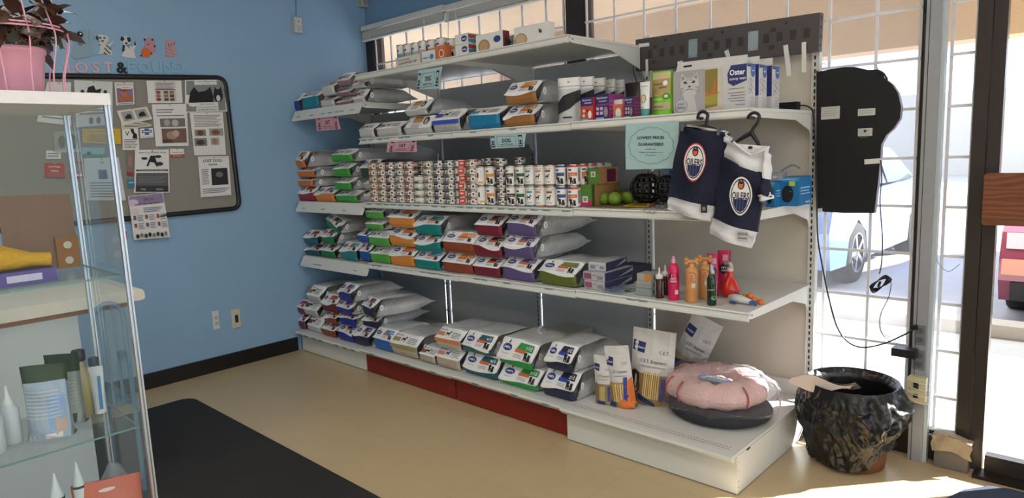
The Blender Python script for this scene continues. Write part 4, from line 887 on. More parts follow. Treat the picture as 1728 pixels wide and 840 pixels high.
def flat_card(pts, z, M, label, M2=None):
    q = [az(x, y, z) for x, y in pts]; mb = MB(); n = len(q)
    mb.add([Vector((p.x, p.y, z)) for p in q]+[Vector((p.x, p.y, z-.002)) for p in q], [tuple(range(n))[::-1], tuple(range(n, 2*n))]+[(i, (i+1) % n, (i+1) % n+n, i+n) for i in range(n)], M)
    c = sum(q, Vector())/n
    if M2: mb.add([Vector((c.x+(p.x-c.x)*.75, c.y+(p.y-c.y)*.75, z+.0006)) for p in q], [tuple(range(n))[::-1]], M2)
    return mb.build('tag_card', label=label, cat='card', group='cards on the toy shelf')
flat_card([(1052, 347), (1095, 349), (1097, 342), (1070, 342)], 1.1735, C('e0c437', .5), 'yellow card with dark lettering lying at the shelf edge', C('8a7a2a', .5))
flat_card([(1084, 348), (1105, 349), (1106, 343), (1092, 343)], 1.1725, C('b5523f', .5), 'small reddish card lying partly under the key rings')
flat_card([(1078, 342), (1118, 344), (1122, 339), (1085, 338)], 1.1715, C('2f4a38', .5), 'dark green card lying behind the yellow one')
# key rings
rg = C('b9bcc0', .25); 
for k in range(9):
    px = (1092, 1102, 1109, 1099, 1113, 1105, 1119, 1115, 1122)[k]; py = (354, 355, 349, 347, 352, 343, 350, 345, 347)[k]
    c = az(px, py, 1.172) if k > 1 else ay(px, py, -.722); mb = MB(); r = .011 if k > 1 else .015
    if k > 1: pts = [c+Vector((r*math.cos(t), r*math.sin(t), .0015*(k % 4)+.003)) for t in [i*math.pi/8 for i in range(16)]]
    else: pts = [c+Vector((r*math.cos(t), -.004*k, r*math.sin(t))) for t in [i*math.pi/8 for i in range(16)]]
    mb.tube(pts, .0014, steel, 6, True)
    if k > 1: mb.box(c+Vector((.008, -.006, .001)), c+Vector((.022, .006, .003)), ink)
    mb.build('key_ring', label='thin steel key ring %s' % ('hanging over the shelf edge, left one', 'hanging over the shelf edge, right one', 'lying behind the hanging pair', 'lying next to the reddish card', 'lying in front of the pile', 'farthest back in the pile', 'lying near the white hem', 'in the middle of the pile', 'rightmost of the pile')[k], cat='ring', group='steel key rings')
# black basket muzzle
bm_ = MB(); c = bp(1085, 310, -.45); c.z = 1.169
def sph(a, b, r=.075): return Vector((c.x+r*1.05*math.cos(a)*math.cos(b), -.42+r*math.sin(a)*math.cos(b), 1.169+.076+r*math.sin(b)))
nl, nm_ = 14, 7
for i in range(nl):
    bm_.tube([sph(2*math.pi*i/nl, -1.5+k*2.7/10) for k in range(11)], .0052, black_plastic, 6)
for j in range(6):
    bm_.tube([sph(2*math.pi*i/20, -1.25+j*.42) for i in range(20)], .0052, black_plastic, 6, True)
bm_.build('muzzle', label='black plastic basket muzzle beneath the pale blue sign', cat='muzzle', group='black basket muzzles')
bm_ = MB(); c.x += .13
for i in range(nl): bm_.tube([sph(2*math.pi*i/nl, -1.5+k*2.7/10, .065) for k in range(11)], .006, black_plastic, 6)
for j in range(6): bm_.tube([sph(2*math.pi*i/20, -1.25+j*.42, .065) for i in range(20)], .006, black_plastic, 6, True)
bm_.build('muzzle', label='black basket muzzle half hidden by the left hanging jersey', cat='muzzle', group='black basket muzzles')
MB().tube(bez([(2.98, -.40, 1.24), (2.99, -.36, 1.31), (3.02, -.30, 1.33), (3.06, -.3, 1.27)]), [.006]*25, C('8c8c8a', .7), 8).build('strap', [o for o in bpy.data.objects if o.name.startswith('muzzle')][0])
bb = C('1f6fa8', .45)
mzf = prints(('r', -.5, .86, .5, 1, '3f8fc4'), ('d', -.08, .42, .30, .30, '14161c'), ('d', -.2, .34, .16, .2, '14161c'), ('r', -.0, .7, .3, .86, 'a8c850'), ('r', .0, .5, .14, .52, '8a8a8a'), ('t', 'BASKERVILLE', .0, .91, .05, 'e0ecf4', .7))
mzs = prints(('r', -.4, .6, .4, .64, 'a8cce4'), ('r', -.4, .5, .3, .53, 'a8cce4'), ('r', -.4, .4, .4, .43, 'a8cce4'), ('t', 'Adult', .2, .08, .1, 'e8f0f8', .4))
for k, (a, b, t, y, d) in enumerate(((1293, 1307, 306, -.42, .17), (1315, 1348, 299, -.36, .14), (1341, 1353, 306, -.20, .12))):
    xa, xb = bp(a, 343, y).x, bp(b, 343, y).x
    e = carton('muzzle_box', xa, xb, y, d, 1.167, bp((a+b)/2, t, y).z-1.167, bb, ('blue muzzle carton partly behind the white jersey', 'blue muzzle carton showing the black basket picture', 'blue muzzle carton farthest right by the upright')[k], 'blue muzzle cartons', mzf, mzs)
carton('muzzle_box', bp(1110, 330, -.25).x, bp(1140, 330, -.25).x, -.24, .15, 1.167, .17, bb, 'blue muzzle carton behind the black baskets', 'blue muzzle cartons', prints(('r', -.4, .6, .1, .95, '9aa4a8'), ('r', -.4, .4, .4, .55, '7a9a50'), ('p', [(-.3, .0), (.5, .6), (.5, .0)], '14161c')))
carton('small_pack', bp(1300, 300, -.42).x, bp(1312, 300, -.42).x, -.41, .10, 1.167+(bp(1300, 306, -.42).z-1.167)+.002, .035, C('8c949c', .5), 'small grey pack on top of the left blue carton', 'small grey packs', prints(('r', -.3, .3, .3, .6, 'c4c8cc')))
e = MB().tube(bez([(bp(1320, 300, -.3).x, -.31, 1.167+.151), (bp(1335, 295, -.3).x, -.29, 1.167+.175), (bp(1346, 299, -.3).x, -.27, 1.167+.16)]), .004, C('6a6e74', .6), 6)
e.build('muzzle_strap', label='grey strap loop on the middle blue carton', cat='strap')

# ---------------------------------------------------------------- paper signs
def xz_poly(px, y): return [ay(a, b, y) for a, b in px]
def sign(corners, y, M, label, prn, name='shelf_sign', cat='sign', group='paper shelf signs'):
    TL, TR, BR, BL = xz_poly(corners, y)
    mb = MB(); X = (TR-TL); w = X.length; X.normalize(); Yd = (TL-BL); h = Yd.length; Yd.normalize()
    mb.grid(lambda u, v: BL+(BR-BL)*u+(TL-BL)*v+((TR-TL)-(BR-BL))*u*v+FN*.006*math.sin(v*3)*.5, 6, 6, M)
    mb.grid(lambda u, v: BL+(BR-BL)*u+(TL-BL)*v+((TR-TL)-(BR-BL))*u*v+FN*.006*math.sin(v*3)*.5-FN*.0006, 6, 6, M, flip=True)
    prn(mb, BL+(BR-BL)*.5+FN*.0042, X, Yd, FN, w, h)
    return mb.build(name, label=label, cat=cat, group=group)
aqua = C('a3c2c6', .8); pink = C('cf9fae', .8)
def ps(a, b, col):
    def f(p, O, X, Y, N, w, h):
        def fr(x0, y0, x1, y1, t=.0016):
            for a_ in ((x0, y0, x1, y0+t), (x0, y1-t, x1, y1), (x0, y0, x0+t, y1), (x1-t, y0, x1, y1)): p.rect(O, X, Y, N, *a_, col, .001)
        fr(-.26*w, .12*h, .26*w, .84*h)
        p.text(a, .36*h, O+Y*.42*h, X, Y, N, col, lift=.001, wid=.24*w); p.text(b, .17*h, O+Y*.19*h, X, Y, N, col, lift=.001, wid=.36*w)
        for sg in (-1, 1):
            cx = sg*.38*w
            fr(cx-.055*w, .12*h, cx+.055*w, .82*h, .0022)
            p.rect(O, X, Y, N, cx-.055*w, .80*h, cx+.055*w, .88*h, col, .001); p.rect(O, X, Y, N, cx-.055*w, .08*h, cx+.055*w, .15*h, col, .001)
            p.disc(O, X, Y, N, .025*w, .10*h, col, .001, cx=cx, cy=.46*h, n=8); p.rect(O, X, Y, N, cx-.03*w, .24*h, cx+.03*w, .34*h, col, .001)
    return f
sign(((706, 119), (747, 112), (741, 149), (703, 151)), -.715, aqua, 'pale aqua DOG DRY FOOD paper sign under the topmost shelf', ps('DOG', 'DRY FOOD', ink))
sign(((533, 197), (570, 194), (575, 218), (535, 221)), -.70, pink, 'pink CAT DRY FOOD paper sign under the shelf by the blue wall', ps('CAT', 'DRY FOOD', C('3a1a24')))
sign(((656, 237), (703, 235), (704, 256), (652, 257)), -.715, pink, 'pink CAT WET FOOD paper sign above the small tins', ps('CAT', 'WET FOOD', C('3a1a24')))
sign(((827, 228), (888, 225), (885, 248), (829, 251)), -.715, aqua, 'pale aqua DOG WET FOOD paper sign above the tall cans', ps('DOG', 'WET FOOD', ink))
def lowest(p, O, X, Y, N, w, h):
    pts = []
    for i in range(120):
        t = 2*math.pi*i/120; r = 1+.07*abs(math.sin(t*6.5)); pts.append(O+X*.40*w*r*math.cos(t)+Y*(.5+.37*r*math.sin(t))*h+N*.001)
    p.tube(pts, .0007, inkg, 4, True)
    p.text('LOWEST PRICES', .085*h, O+Y*.64*h, X, Y, N, ink, lift=.001, wid=.5*w); p.text('GUARANTEED!!', .085*h, O+Y*.50*h, X, Y, N, ink, lift=.001, wid=.48*w)
    p.text('CHEAPER THAN', .035*h, O+Y*.41*h, X, Y, N, ink, lift=.001, wid=.2*w); p.text('THE SMALLS, VAN TERRIMENT, PET LAND', .032*h, O+Y*.345*h, X, Y, N, ink, lift=.001, wid=.46*w); p.text('OR OTHER VETS', .035*h, O+Y*.28*h, X, Y, N, ink, lift=.001, wid=.2*w)
sign(((1056, 209), (1146, 206), (1144, 284), (1056, 286)), -.735, aqua, 'pale blue LOWEST PRICES GUARANTEED sheet with a cloud outline hanging under the shelf', lowest)

# ---------------------------------------------------------------- hanging garments
jn = mat('navy_jersey', '0e1230', .8, var=.1, bump=.2, bscale=300); jw = mat('white_jersey', 'd2d3d8', .8, var=.03, bump=.2, bscale=300)
YG = -.765
def patchf(cs, y0, ph=0):
    P4 = [ay(a, b, y0) for a, b in cs]
    def f(u, v, s=0):
        TL, TR, BR, BL = P4; p = BL*(1-u)*(1-v)+BR*u*(1-v)+TL*(1-u)*v+TR*u*v
        p = p.copy(); p.y += .010*math.sin(u*7+ph+v*1.5)*(1-.5*v)+.006*math.sin(v*9+u*3+ph)-.02*math.sin(u*math.pi)+s
        return p
    return f
def cloth(mb, cs, y0, nu, nv, M, ph=0, th=.016):
    f = patchf(cs, y0, ph)
    mb.grid(lambda u, v: f(u, v), nu, nv, M); mb.grid(lambda u, v: f(u, v, th), nu, nv, M, flip=True)
    mb.grid(lambda u, v: f(0, u, th*v), nv, 1, M); mb.grid(lambda u, v: f(1, u, th*v), nv, 1, M, flip=True); mb.grid(lambda u, v: f(u, 0, th*v), nu, 1, M, flip=True); mb.grid(lambda u, v: f(u, 1, th*v), nu, 1, M)
    return f
def crest(parent, cx, cy, w, h, y0, tilt, ring):
    mb = MB(); c = ay(cx, cy, y0); X = Vector((math.cos(tilt), 0, math.sin(tilt))); Yd = Vector((-math.sin(tilt), 0, math.cos(tilt)))
    or_ = C('d4682c', .7); wm = C('e4e2de', .7); nv_ = C('1a2450', .7)
    def egg(rx, ry, M, lf, dy=0):
        pts = []
        for i in range(28):
            t = 2*math.pi*i/28; k = 1-.18*max(0, -math.sin(t)); pts.append((rx*k*math.cos(t), ry*math.sin(t)+dy))
        mb.poly(pts, c, X, Yd, FN, M, lf)
    if ring: egg(w*.54, h*.54, C('b9453f', .7), .0005)
    egg(w*.5, h*.5, wm, .001); egg(w*.44, h*.455, nv_, .0015); egg(w*.40, h*.42, wm, .002)
    mb.poly([(-.33*w, -.08*h), (.33*w, -.08*h), (.28*w, -.24*h), (.16*w, -.36*h), (0, -.41*h), (-.16*w, -.36*h), (-.28*w, -.24*h)][::-1], c, X, Yd, FN, nv_, .0024)
    for k in (-.16, -.02, .12): mb.rect(c, X, Yd, FN, k*w, -.37*h, (k+.015)*w, -.1*h, C('6f7890', .7), .0028)
    mb.disc(c, X, Yd, FN, .15*w, .13*h, nv_, .0024, cy=.30*h); mb.disc(c, X, Yd, FN, .10*w, .085*h, or_, .003, cy=.285*h)
    mb.poly([(-.07*w, .32*h), (.07*w, .32*h), (.0, .44*h)], c, X, Yd, FN, or_, .003)
    mb.text('OILERS', .25*h, c-Yd*.07*h, X, Yd, FN, nv_, lift=.0034, wid=.76*w)
    o = mb.build('crest'); o.parent = parent
    return o
def hanger(name, hook, mid, label, arms, clips=False):
    h = MB(); y = YG+.01
    hk = [ay(a, b, y) for a, b in hook]; 
    pts = bez([Vector((p.x, y, p.z)) for p in hk], 6)
    pts[0].y = -.70
    h.tube(pts, .0065, black_plastic, 8)
    for a in arms:
        q = [ay(u, v, y) for u, v in a]; q = [Vector((p.x, y, p.z)) for p in q]
        h.tube(bez(q, 5), [.010-.004*k/(5*(len(q)-1)) for k in range(5*(len(q)-1)+1)], black_plastic, 8)
    return h.build(name, label=label, cat='hanger', group='black plastic hangers')
hanger('clothes_hanger', [(1177, 200), (1180, 191), (1187, 188), (1194, 193), (1193, 203), (1190, 215)], None, 'black clip hanger hooked on the shelf edge holding the left jersey', [[(1190, 214), (1170, 216), (1150, 211)], [(1190, 214), (1208, 219), (1226, 222)]])
hanger('clothes_hanger', [(1262, 199), (1266, 193), (1274, 190), (1281, 195), (1279, 206), (1271, 217), (1268, 226)], None, 'black hanger hooked at the shelf corner holding the white shouldered jersey', [[(1268, 224), (1252, 233), (1241, 240)], [(1268, 224), (1277, 238), (1283, 249)]])
g1 = empty('hockey_jersey', ay(1185, 290, YG), 'navy hockey garment with white hem clipped up on the left hanger', 'jersey', 'small hockey jerseys')
def ch(mb, n, par, label=None):
    o = mb.build(n, label=label); o.parent = par; o.matrix_parent_inverse = Matrix.Translation(par.location).inverted(); return o
mb = MB(); cloth(mb, ((1147, 213), (1229, 226), (1204, 349), (1126, 332)), YG-.006, 12, 14, jn); ch(mb, 'body', g1)
mb = MB(); cloth(mb, ((1126, 331), (1204, 348), (1197, 374), (1126, 353)), YG-.007, 12, 5, jw); ch(mb, 'hem', g1, 'white hem band')
mb = MB(); cloth(mb, ((1158, 210), (1222, 220), (1222, 223), (1158, 213)), YG-.012, 6, 1, jw); ch(mb, 'waist_band', g1, 'white edge along the top')
mb = MB(); cloth(mb, ((1225, 222), (1233, 232), (1227, 242), (1222, 232)), YG-.004, 3, 3, jw); ch(mb, 'sleeve_fold', g1, 'white folded corner')
mb = MB()
for a in (1152, 1213):
    p = ay(a, 215 if a < 1200 else 222, YG-.03); mb.box(p+Vector((-.006, -.006, -.014)), p+Vector((.006, .02, .014)), steel)
ch(mb, 'hanger_clip', g1, 'steel hanger clip')
o = crest(g1, 1172, 274, .092, .145, YG-.052, -.12, True); o.matrix_parent_inverse = Matrix.Translation(g1.location).inverted()
mb = MB(); p = ay(1188, 352, YG-.036); mb.rect(p, FX, FY, FN, -.014, -.017, .014, .017, ink, .0).disc(p, FX, FY, FN, .008, .009, inkg, .001); ch(mb, 'patch', g1, 'small black patch')
g2 = empty('hockey_jersey', ay(1248, 330, YG), 'navy hockey jersey with white shoulders and cuffs on the right hanger', 'jersey', 'small hockey jerseys')
mb = MB(); cloth(mb, ((1219, 264), (1289, 292), (1276, 392), (1201, 368)), YG-.018, 12, 14, jn, 1); ch(mb, 'body', g2)
mb = MB(); cloth(mb, ((1201, 368), (1276, 392), (1265, 419), (1195, 394)), YG-.019, 12, 5, jw, 1); ch(mb, 'hem', g2, 'white hem band')
mb = MB(); cloth(mb, ((1226, 240), (1296, 247), (1288, 294), (1219, 266)), YG-.019, 12, 8, jw, 1); ch(mb, 'shoulder_yoke', g2, 'white shoulder yoke')
mb = MB(); cloth(mb, ((1290, 246), (1299, 262), (1298, 303), (1285, 296)), YG-.008, 4, 8, jw, 1); cloth(mb, ((1286, 292), (1297, 301), (1302, 334), (1279, 322)), YG-.008, 4, 6, jn, 1); cloth(mb, ((1278, 330), (1299, 324), (1303, 335), (1280, 342)), YG-.010, 4, 3, jw, 1); ch(mb, 'sleeve', g2)
mb = MB()
for a, b in (((1238, 240), (1267, 262)), ((1294, 249), (1267, 262))):
    q = [ay(*a, YG-.044), ay((a[0]+b[0])/2, (a[1]+b[1])/2+1, YG-.048), ay(*b, YG-.044)]; mb.tube(bez(q, 5), .005, jw, 6)
mb.disc(ay(1266, 249, YG-.042), FX, FY, FN, .010, .006, ink, 0); ch(mb, 'collar', g2)
o = crest(g2, 1250, 331, .092, .15, YG-.064, -.05, False); o.matrix_parent_inverse = Matrix.Translation(g2.location).inverted()
mb = MB(); p = ay(1253, 398, YG-.046); mb.rect(p, FX, FY, FN, -.022, -.02, .022, .018, C('b9b9ba', .7), 0).text('JARSUN', .016, p+FY*.002, FX, FY, FN, ink, lift=.001, wid=.04).rect(p, FX, FY, FN, -.018, -.012, .018, -.006, inkg, .001); ch(mb, 'patch', g2, 'grey name patch')

# ---------------------------------------------------------------- grooming shelf
def bottle(name, px, py_base, z, prof, M, label, caps=(), prn=None, group=None, rz=20, cat='bottle', pos=None):
    p = pos or az(px, py_base, z)
    e = empty(name, (p.x, p.y, z), label, cat, group, (0, 0, math.radians(rz)))
    MB().lathe(prof, M, n=24).build('bottle_body', e)
    for nm, pr, M_ in caps: MB().lathe(pr, M_, n=20).build(nm, e)
    if prn:
        m_ = MB(); prn(m_); R_ = max(r for r, _ in prof)
        for i, q in enumerate(m_.v):
            rr = R_+.0008-q.y*.5; a = q.x/R_; m_.v[i] = Vector((rr*math.sin(a), -rr*math.cos(a), q.z))
        m_.build('bottle_label', e)
    return e
ZG = .7585
hotp = C('d0205c', .35); peach = C('c98d54', .4)
for k, (px, pb, y) in enumerate(((1113, 502, 0), (1123, 497, 0))):
    bottle('dropper_bottle', px, pb, ZG, [(.018, 0), (.019, .004), (.019, .082), (.016, .09)], C('3c1f1c', .2), 'dark dropper bottle with white nozzle, %s one' % ('front', 'rear')[k], (('dropper_cap', [(.016, .09), (.017, .091), (.017, .108), (.008, .112), (.0045, .118), (.0035, .138), (.002, .142)], C('dadada', .4)),),
           lambda m: m.rect((0, 0, 0), FX, FY, FN, -.022, .012, .022, .078, C('cfcfcd', .6), .001) and [m.rect((0, 0, 0), FX, FY, FN, -.016, .02+.008*i, .014, .0215+.008*i, inkg, .0016) for i in range(7)], 'dropper bottles')
def prp(m):
    m.disc((0, 0, .103), FX, FY, FN, .0245, .026, ink, .001); m.text('I', .014, (-.008, 0, .108), FX, FY, FN, whitep, lift=.0016)
    m.disc((.004, 0, .1135), FX, FY, FN, .003, .003, hotp, .0016).disc((.009, 0, .1135), FX, FY, FN, .003, .003, hotp, .0016).poly([(.0012, .113), (.0118, .113), (.0065, .1065)], (0, 0, 0), FX, FY, FN, hotp, .0016)
    m.text('PET', .014, (0, 0, .094), FX, FY, FN, whitep, lift=.0016); m.text('HEAD', .012, (0, 0, .083), FX, FY, FN, whitep, lift=.0016)
    m.rect((0, 0, 0), FX, FY, FN, .006, .028, .022, .048, C('d9c9cc', .6), .001)
    for i in range(5): m.rect((0, 0, 0), FX, FY, FN, -.02, .06-.009*i, .002, .062-.009*i, C('8a1038', .6), .001)
bottle('shampoo_bottle', 1137, 505, ZG, [(.023, 0), (.0255, .004), (.0255, .138), (.022, .154), (.012, .166), (.010, .168)], hotp, 'hot pink round shouldered bottle with black circle label', (('flip_cap', [(.010, .168), (.0105, .182), (.0075, .184), (.006, .197), (.002, .199)], C('d9a0b0', .3)),), prp, rz=28)
def bonecap(e, z):
    m = MB(); m.lathe([(.014, z), (.013, z+.008), (.011, z+.016)], peach, n=16)
    m.tube([(-.018, 0, z+.024), (.018, 0, z+.024)], .009, peach, 10)
    for sx in (-1, 1):
        for sz in (-1, 1): m.ball((sx*.022, 0, z+.024+sz*.008), .0105, peach, 12)
    m.build('bone_cap', e)
def prb(m):
    m.disc((0, 0, .112), FX, FY, FN, .022, .026, C('b56a4a', .5), .001); m.disc((0, 0, .112), FX, FY, FN, .019, .0225, C('d0925c', .5), .0014); m.text('PET', .011, (0, 0, .106), FX, FY, FN, C('a5503c', .5), lift=.0018); m.text('HEAD', .009, (0, 0, .096), FX, FY, FN, C('a5503c', .5), lift=.0018)
    m.disc((-.003, 0, .122), FX, FY, FN, .003, .003, C('c05a5a'), .0018).disc((.003, 0, .122), FX, FY, FN, .003, .003, C('c05a5a'), .0018)
    m.rect((0, 0, 0), FX, FY, FN, .0, .068, .016, .088, C('cfc6ba', .6), .001)
    for i in range(7): m.rect((0, 0, 0), FX, FY, FN, -.02, .06-.007*i, .012-.004*(i % 3), .062-.007*i, C('a0603a', .6), .001)
e = bottle('shampoo_bottle', 1167, 509, ZG, [(.024, 0), (.0265, .004), (.0265, .142), (.023, .150), (.015, .158)], peach, 'peach bottle with bone shaped cap, in front', (), prb, 'peach bone capped bottles', rz=30); bonecap(e, .158)
e = bottle('shampoo_bottle', 1189, 503, ZG, [(.024, 0), (.0265, .004), (.0265, .142), (.023, .150), (.015, .158)], peach, 'peach bottle with bone shaped cap, behind the green spray', (), prb, 'peach bone capped bottles', rz=30); bonecap(e, .158)
def prv(m):
    m.rect((0, 0, 0), FX, FY, FN, -.036, .022, .036, .108, C('dcdcda', .5), .001); m.rect((0, 0, 0), FX, FY, FN, -.036, .064, .036, .076, C('8f1f2a', .5), .0015); m.text("VET'S BEST", .012, (0, 0, .083), FX, FY, FN, ink, lift=.0015, wid=.042); m.text('HOT SPOT', .007, (-.004, 0, .067), FX, FY, FN, whitep, lift=.002, wid=.03)
    terrier(m, Vector((-.004, 0, .092)), FX, FY, FN, .013, ink, .0015); m.disc((.008, 0, .034), FX, FY, FN, .013, .010, C('4f8a6a', .5), .0015)
    for i in range(3): m.rect((0, 0, 0), FX, FY, FN, -.018, .058-.006*i, .014, .0595-.006*i, inkg, .0015)
bottle('spray_bottle', 1201, 514, ZG, [(.018, 0), (.0205, .003), (.0205, .110), (.018, .124), (.0125, .132)], C('15301f', .2), 'dark green bottle with white and red label and silver spray cap', (('spray_cap', [(.0125, .132), (.0135, .133), (.0135, .15), (.010, .156), (.009, .176), (.006, .18)], steel),), prv, rz=30)
for k, (px, pb, w_, h_) in enumerate(((1203, 498, .05, .195), (1222, 493, .058, .20))):
    p = az(px, pb, ZG)
    pouch('shampoo_tube', p.x, p.y, ZG, w_, h_, .045, hotp, 'hot pink standing tube behind the spray bottles, %s one' % ('left', 'right')[k], 'hot pink tubes', rz=20, prn=prints(('d', 0, .58, .36, .12, '15131a'), ('t', 'PET', 0, .58, .06, 'ffffff', .36), ('t', 'HEAD', 0, .52, .05, 'ffffff', .4), ('r', -.1, .76, .3, .9, 'd9a0b4')), cat='tube')
rs = bottle('spray_bottle', 1232, 500, ZG, [(.026, 0), (.036, .010), (.043, .028), (.043, .040), (.034, .062), (.02, .08), (.014, .096), (.013, .118)], C('c9301f', .25), 'round bellied red bottle with clear trigger sprayer', (('collar', [(.0145, .118), (.0145, .132), (.010, .134)], C('d8c0b4', .3)),), None, rz=150)
tg = C('c9c9c9', .3); m = MB(); m.tube(bez([(-.012, 0, .136), (.0, 0, .15), (.022, 0, .152), (.038, 0, .148)]), [.008]*25, tg, 8); m.tube(bez([(.006, 0, .145), (.02, 0, .13), (.024, 0, .112)]), .003, tg, 6); m.tube([(0, 0, .13), (0, 0, .15)], .007, tg, 8); m.build('trigger_sprayer', rs)
# toothbrush kit
c = az(1250, 512, ZG); e = empty('toothbrush_kit', c, 'crumpled white, blue and orange toothbrush kit lying at the shelf corner', 'toothbrush')
m = MB(); m.tube(bez([(-.06, .02, .018), (-.02, .0, .022), (.05, -.012, .016)]), [.010+.008*math.sin(math.pi*k/16) for k in range(17)], C('cfd0cf', .3), 10); m.build('toothpaste_tube', e)
m = MB(); m.tube(bez([(-.05, .05, .03), (-.03, .03, .034), (-.01, .02, .03)]), .004, C('2a4f9c', .4), 6); m.tube(bez([(.045, -.02, .012), (.06, -.012, .014), (.075, -.012, .008)]), [.008]*17, C('2a4f9c', .4), 8); m.tube([(-.01, -.03, .006), (-.04, -.02, .006)], .005, C('2a4f9c', .4), 6); m.build('brush', e)
m = MB(); m.tube(bez([(-.015, .05, .012), (.02, .04, .03), (.045, .035, .016), (.085, .03, .008)]), [.006+.009*abs(math.sin(k*.5)) for k in range(25)], C('d0702a', .6), 7); m.build('orange_wrapper', e)
# small box stack, blister packs, flat cartons
zz = ZG
for k in range(3):
    xa, xb = bp(1073, 500, -.66).x, bp(1098, 500, -.66).x
    carton('remedy_box', xa, xb, -.66+.006*k, .075, zz, .0335, C(('8f9698', '9a9f9f', 'a5a8a4')[k], .5), 'small grey box with pale blue side, %s of the three stacked' % ('bottom', 'middle', 'top')[k], 'small grey remedy boxes', prints(('r', .0, 0, .5, 1, 'c98a4a') if k == 2 else ('r', -.5, .45, .5, .5, '7f8a8c')), prints(('r', -.5, 0, .5, 1, 'a9c4c8'), ('r', -.3, .2, .3, .8, '7a8488')))
    zz += .034
for k, (a, b, y, d, rz_) in enumerate(((986, 1021, -.665, .24, -2), (985, 1021, -.66, .26, 0), (995, 1022, -.62, .22, 6))):
    xa, xb = bp(a, 485, y).x, bp(b, 485, y).x
    carton('medicine_carton', xa, xb, y, d, ZG+.043*k, .042, C(('b4b0b8', 'b4b0b8', 'c3c2c6')[k], .5), 'flat lilac white carton with a dark blue side, %s of three' % ('bottom', 'middle', 'top')[k], 'flat medicine cartons', prints(('r', -.46, .15, -.12, .85, '8f5266') if k < 2 else ('r', -.4, .2, -.1, .7, '8a8a90'), ('r', .15, .2, .42, .6, '8a8a92'), ('r', -.05, .6, .1, .7, '77777c')), prints(('r', -.5, 0, .5, 1, '2a2d55'), ('p', [(-.1, .1), (.45, .5), (.45, .9)], 'a4a4b4')), rz=rz_)
carton('medicine_carton', bp(1030, 480, -.42).x, bp(1065, 480, -.42).x, -.42, .2, ZG, .07, C('3c3f5c', .5), 'dark blue carton behind the small grey boxes', 'dark blue cartons', prints(('r', -.4, .2, .4, .5, '8a8fa8')))
pk = glass_mat('blister_plastic', (.8, .85, .9), .3, .1, .25)
for k, (px, py) in enumerate(((1040, 492), (1056, 488))):
    c = az(px, py, ZG); e = empty('blister_pack', (c.x, c.y, ZG), 'crinkled clear pack with blue print at the shelf edge, %s' % ('left one', 'right one')[k], 'packet', 'crinkled clear packs')
    m = MB(); m.grid(lambda u, v: Vector(((u-.5)*.11, (v-.5)*.09, .008+.010*noise.noise(Vector((u*5+k*9, v*5, 0)))+.006)), 10, 8, pk); m.grid(lambda u, v: Vector(((u-.5)*.11, (v-.5)*.09, .001)), 2, 2, C('b9c4cc', .4), flip=True); m.build('packet', e)
    m = MB(); m.tube([(-.03, -.02, .006), (.03, .01, .006)], .004, C('2f5f9c', .4), 6); m.build('brush', e)

# ---------------------------------------------------------------- wide base: chew pouches and pet bed
ZB = .187
vb = C('24306e', .5)
def virb(low, extra=()):
    return prints(('r', -.5, .42, .5, 1, 'cfccc9'), ('r', -.5, 0, .5, .42, low), ('p', [(-.46, .84), (-.16, .82), (-.18, .68), (-.48, .70)], '24306e'), ('t', 'Virbac', -.32, .735, .045, 'ffffff', .24), ('t', 'C.E.T.', .28, .70, .06, '4a4a50', .22), ('t', 'C.E.T. Enzymatic', .05, .57, .06, '33333a', .6), ('t', 'ORAL HYGIENE CHEWS FOR DOGS', .05, .51, .03, '55555c', .55), ('r', .26, .08, .36, .38, '2b3a86'), *extra)
def chews(n=6, lo=.06, hi=.38, x0=-.3, x1=.22):
    o = []
    for i in range(n):
        x = x0+(x1-x0)*i/n; w_ = (x1-x0)/n*.7; o.append(('p', [(x, lo), (x+w_, lo+.01), (x+w_*1.1, hi), (x+.01, hi-.01)], ('d6b878', 'e0c68a', 'c9a868')[i % 3]))
    return o
wcl = C('c3c1bf', .35)
p = az(1022, 679, ZB); pouch('chew_pouch', p.x, p.y, ZB, .098, .245, .06, C('a08f70', .4), 'small clear fronted chew pouch, leftmost on the wide base', 'dental chew pouches', rz=12, prn=virb('8a7858', chews(4, .08, .38, -.16, .14)+[('r', -.3, .02, .15, .08, '24306e')]), top=C('c9c8c4', .4), tz=.45, tilt=-2)
p = az(1054, 684, ZB); pouch('chew_pouch', p.x, p.y, ZB, .125, .305, .08, C('b08c5a', .4), 'chew pouch with orange lower corner, second from the left', 'dental chew pouches', rz=16, prn=virb('a98b58', chews(5, .1, .4)+[('p', [(.5, .5), (.3, .42), (.16, .18), (.0, .14), (-.1, .0), (.5, .0)], 'd8702a'), ('p', [(.12, .12), (.26, .12), (.34, .5), (.2, .5)], '2b3a86'), ('r', -.5, .04, -.2, .1, '24306e')]), top=C('d9c9bf', .4), tz=.5, tilt=-7)
p = az(1098, 678, ZB); pouch('chew_pouch', p.x, p.y-.0, ZB, .215, .375, .11, C('8a6238', .4), 'largest chew pouch with a dog face on its front', 'dental chew pouches', rz=14, prn=virb('96744a', chews(8, .10, .46, -.14, .24)+[('d', -.36, .34, .12, .11, '2c211c'), ('d', -.30, .24, .09, .09, '5a4030'), ('d', -.33, .30, .03, .10, 'dcd6ce'), ('d', -.33, .2, .05, .04, 'c8c0b6'), ('d', -.33, .215, .022, .016, '101012'), ('p', [(-.24, .16), (.16, .06), (.16, .0), (-.24, .08)], '1f2a60')]), top=C('b9b4b0', .35), tz=.6, tilt=4)
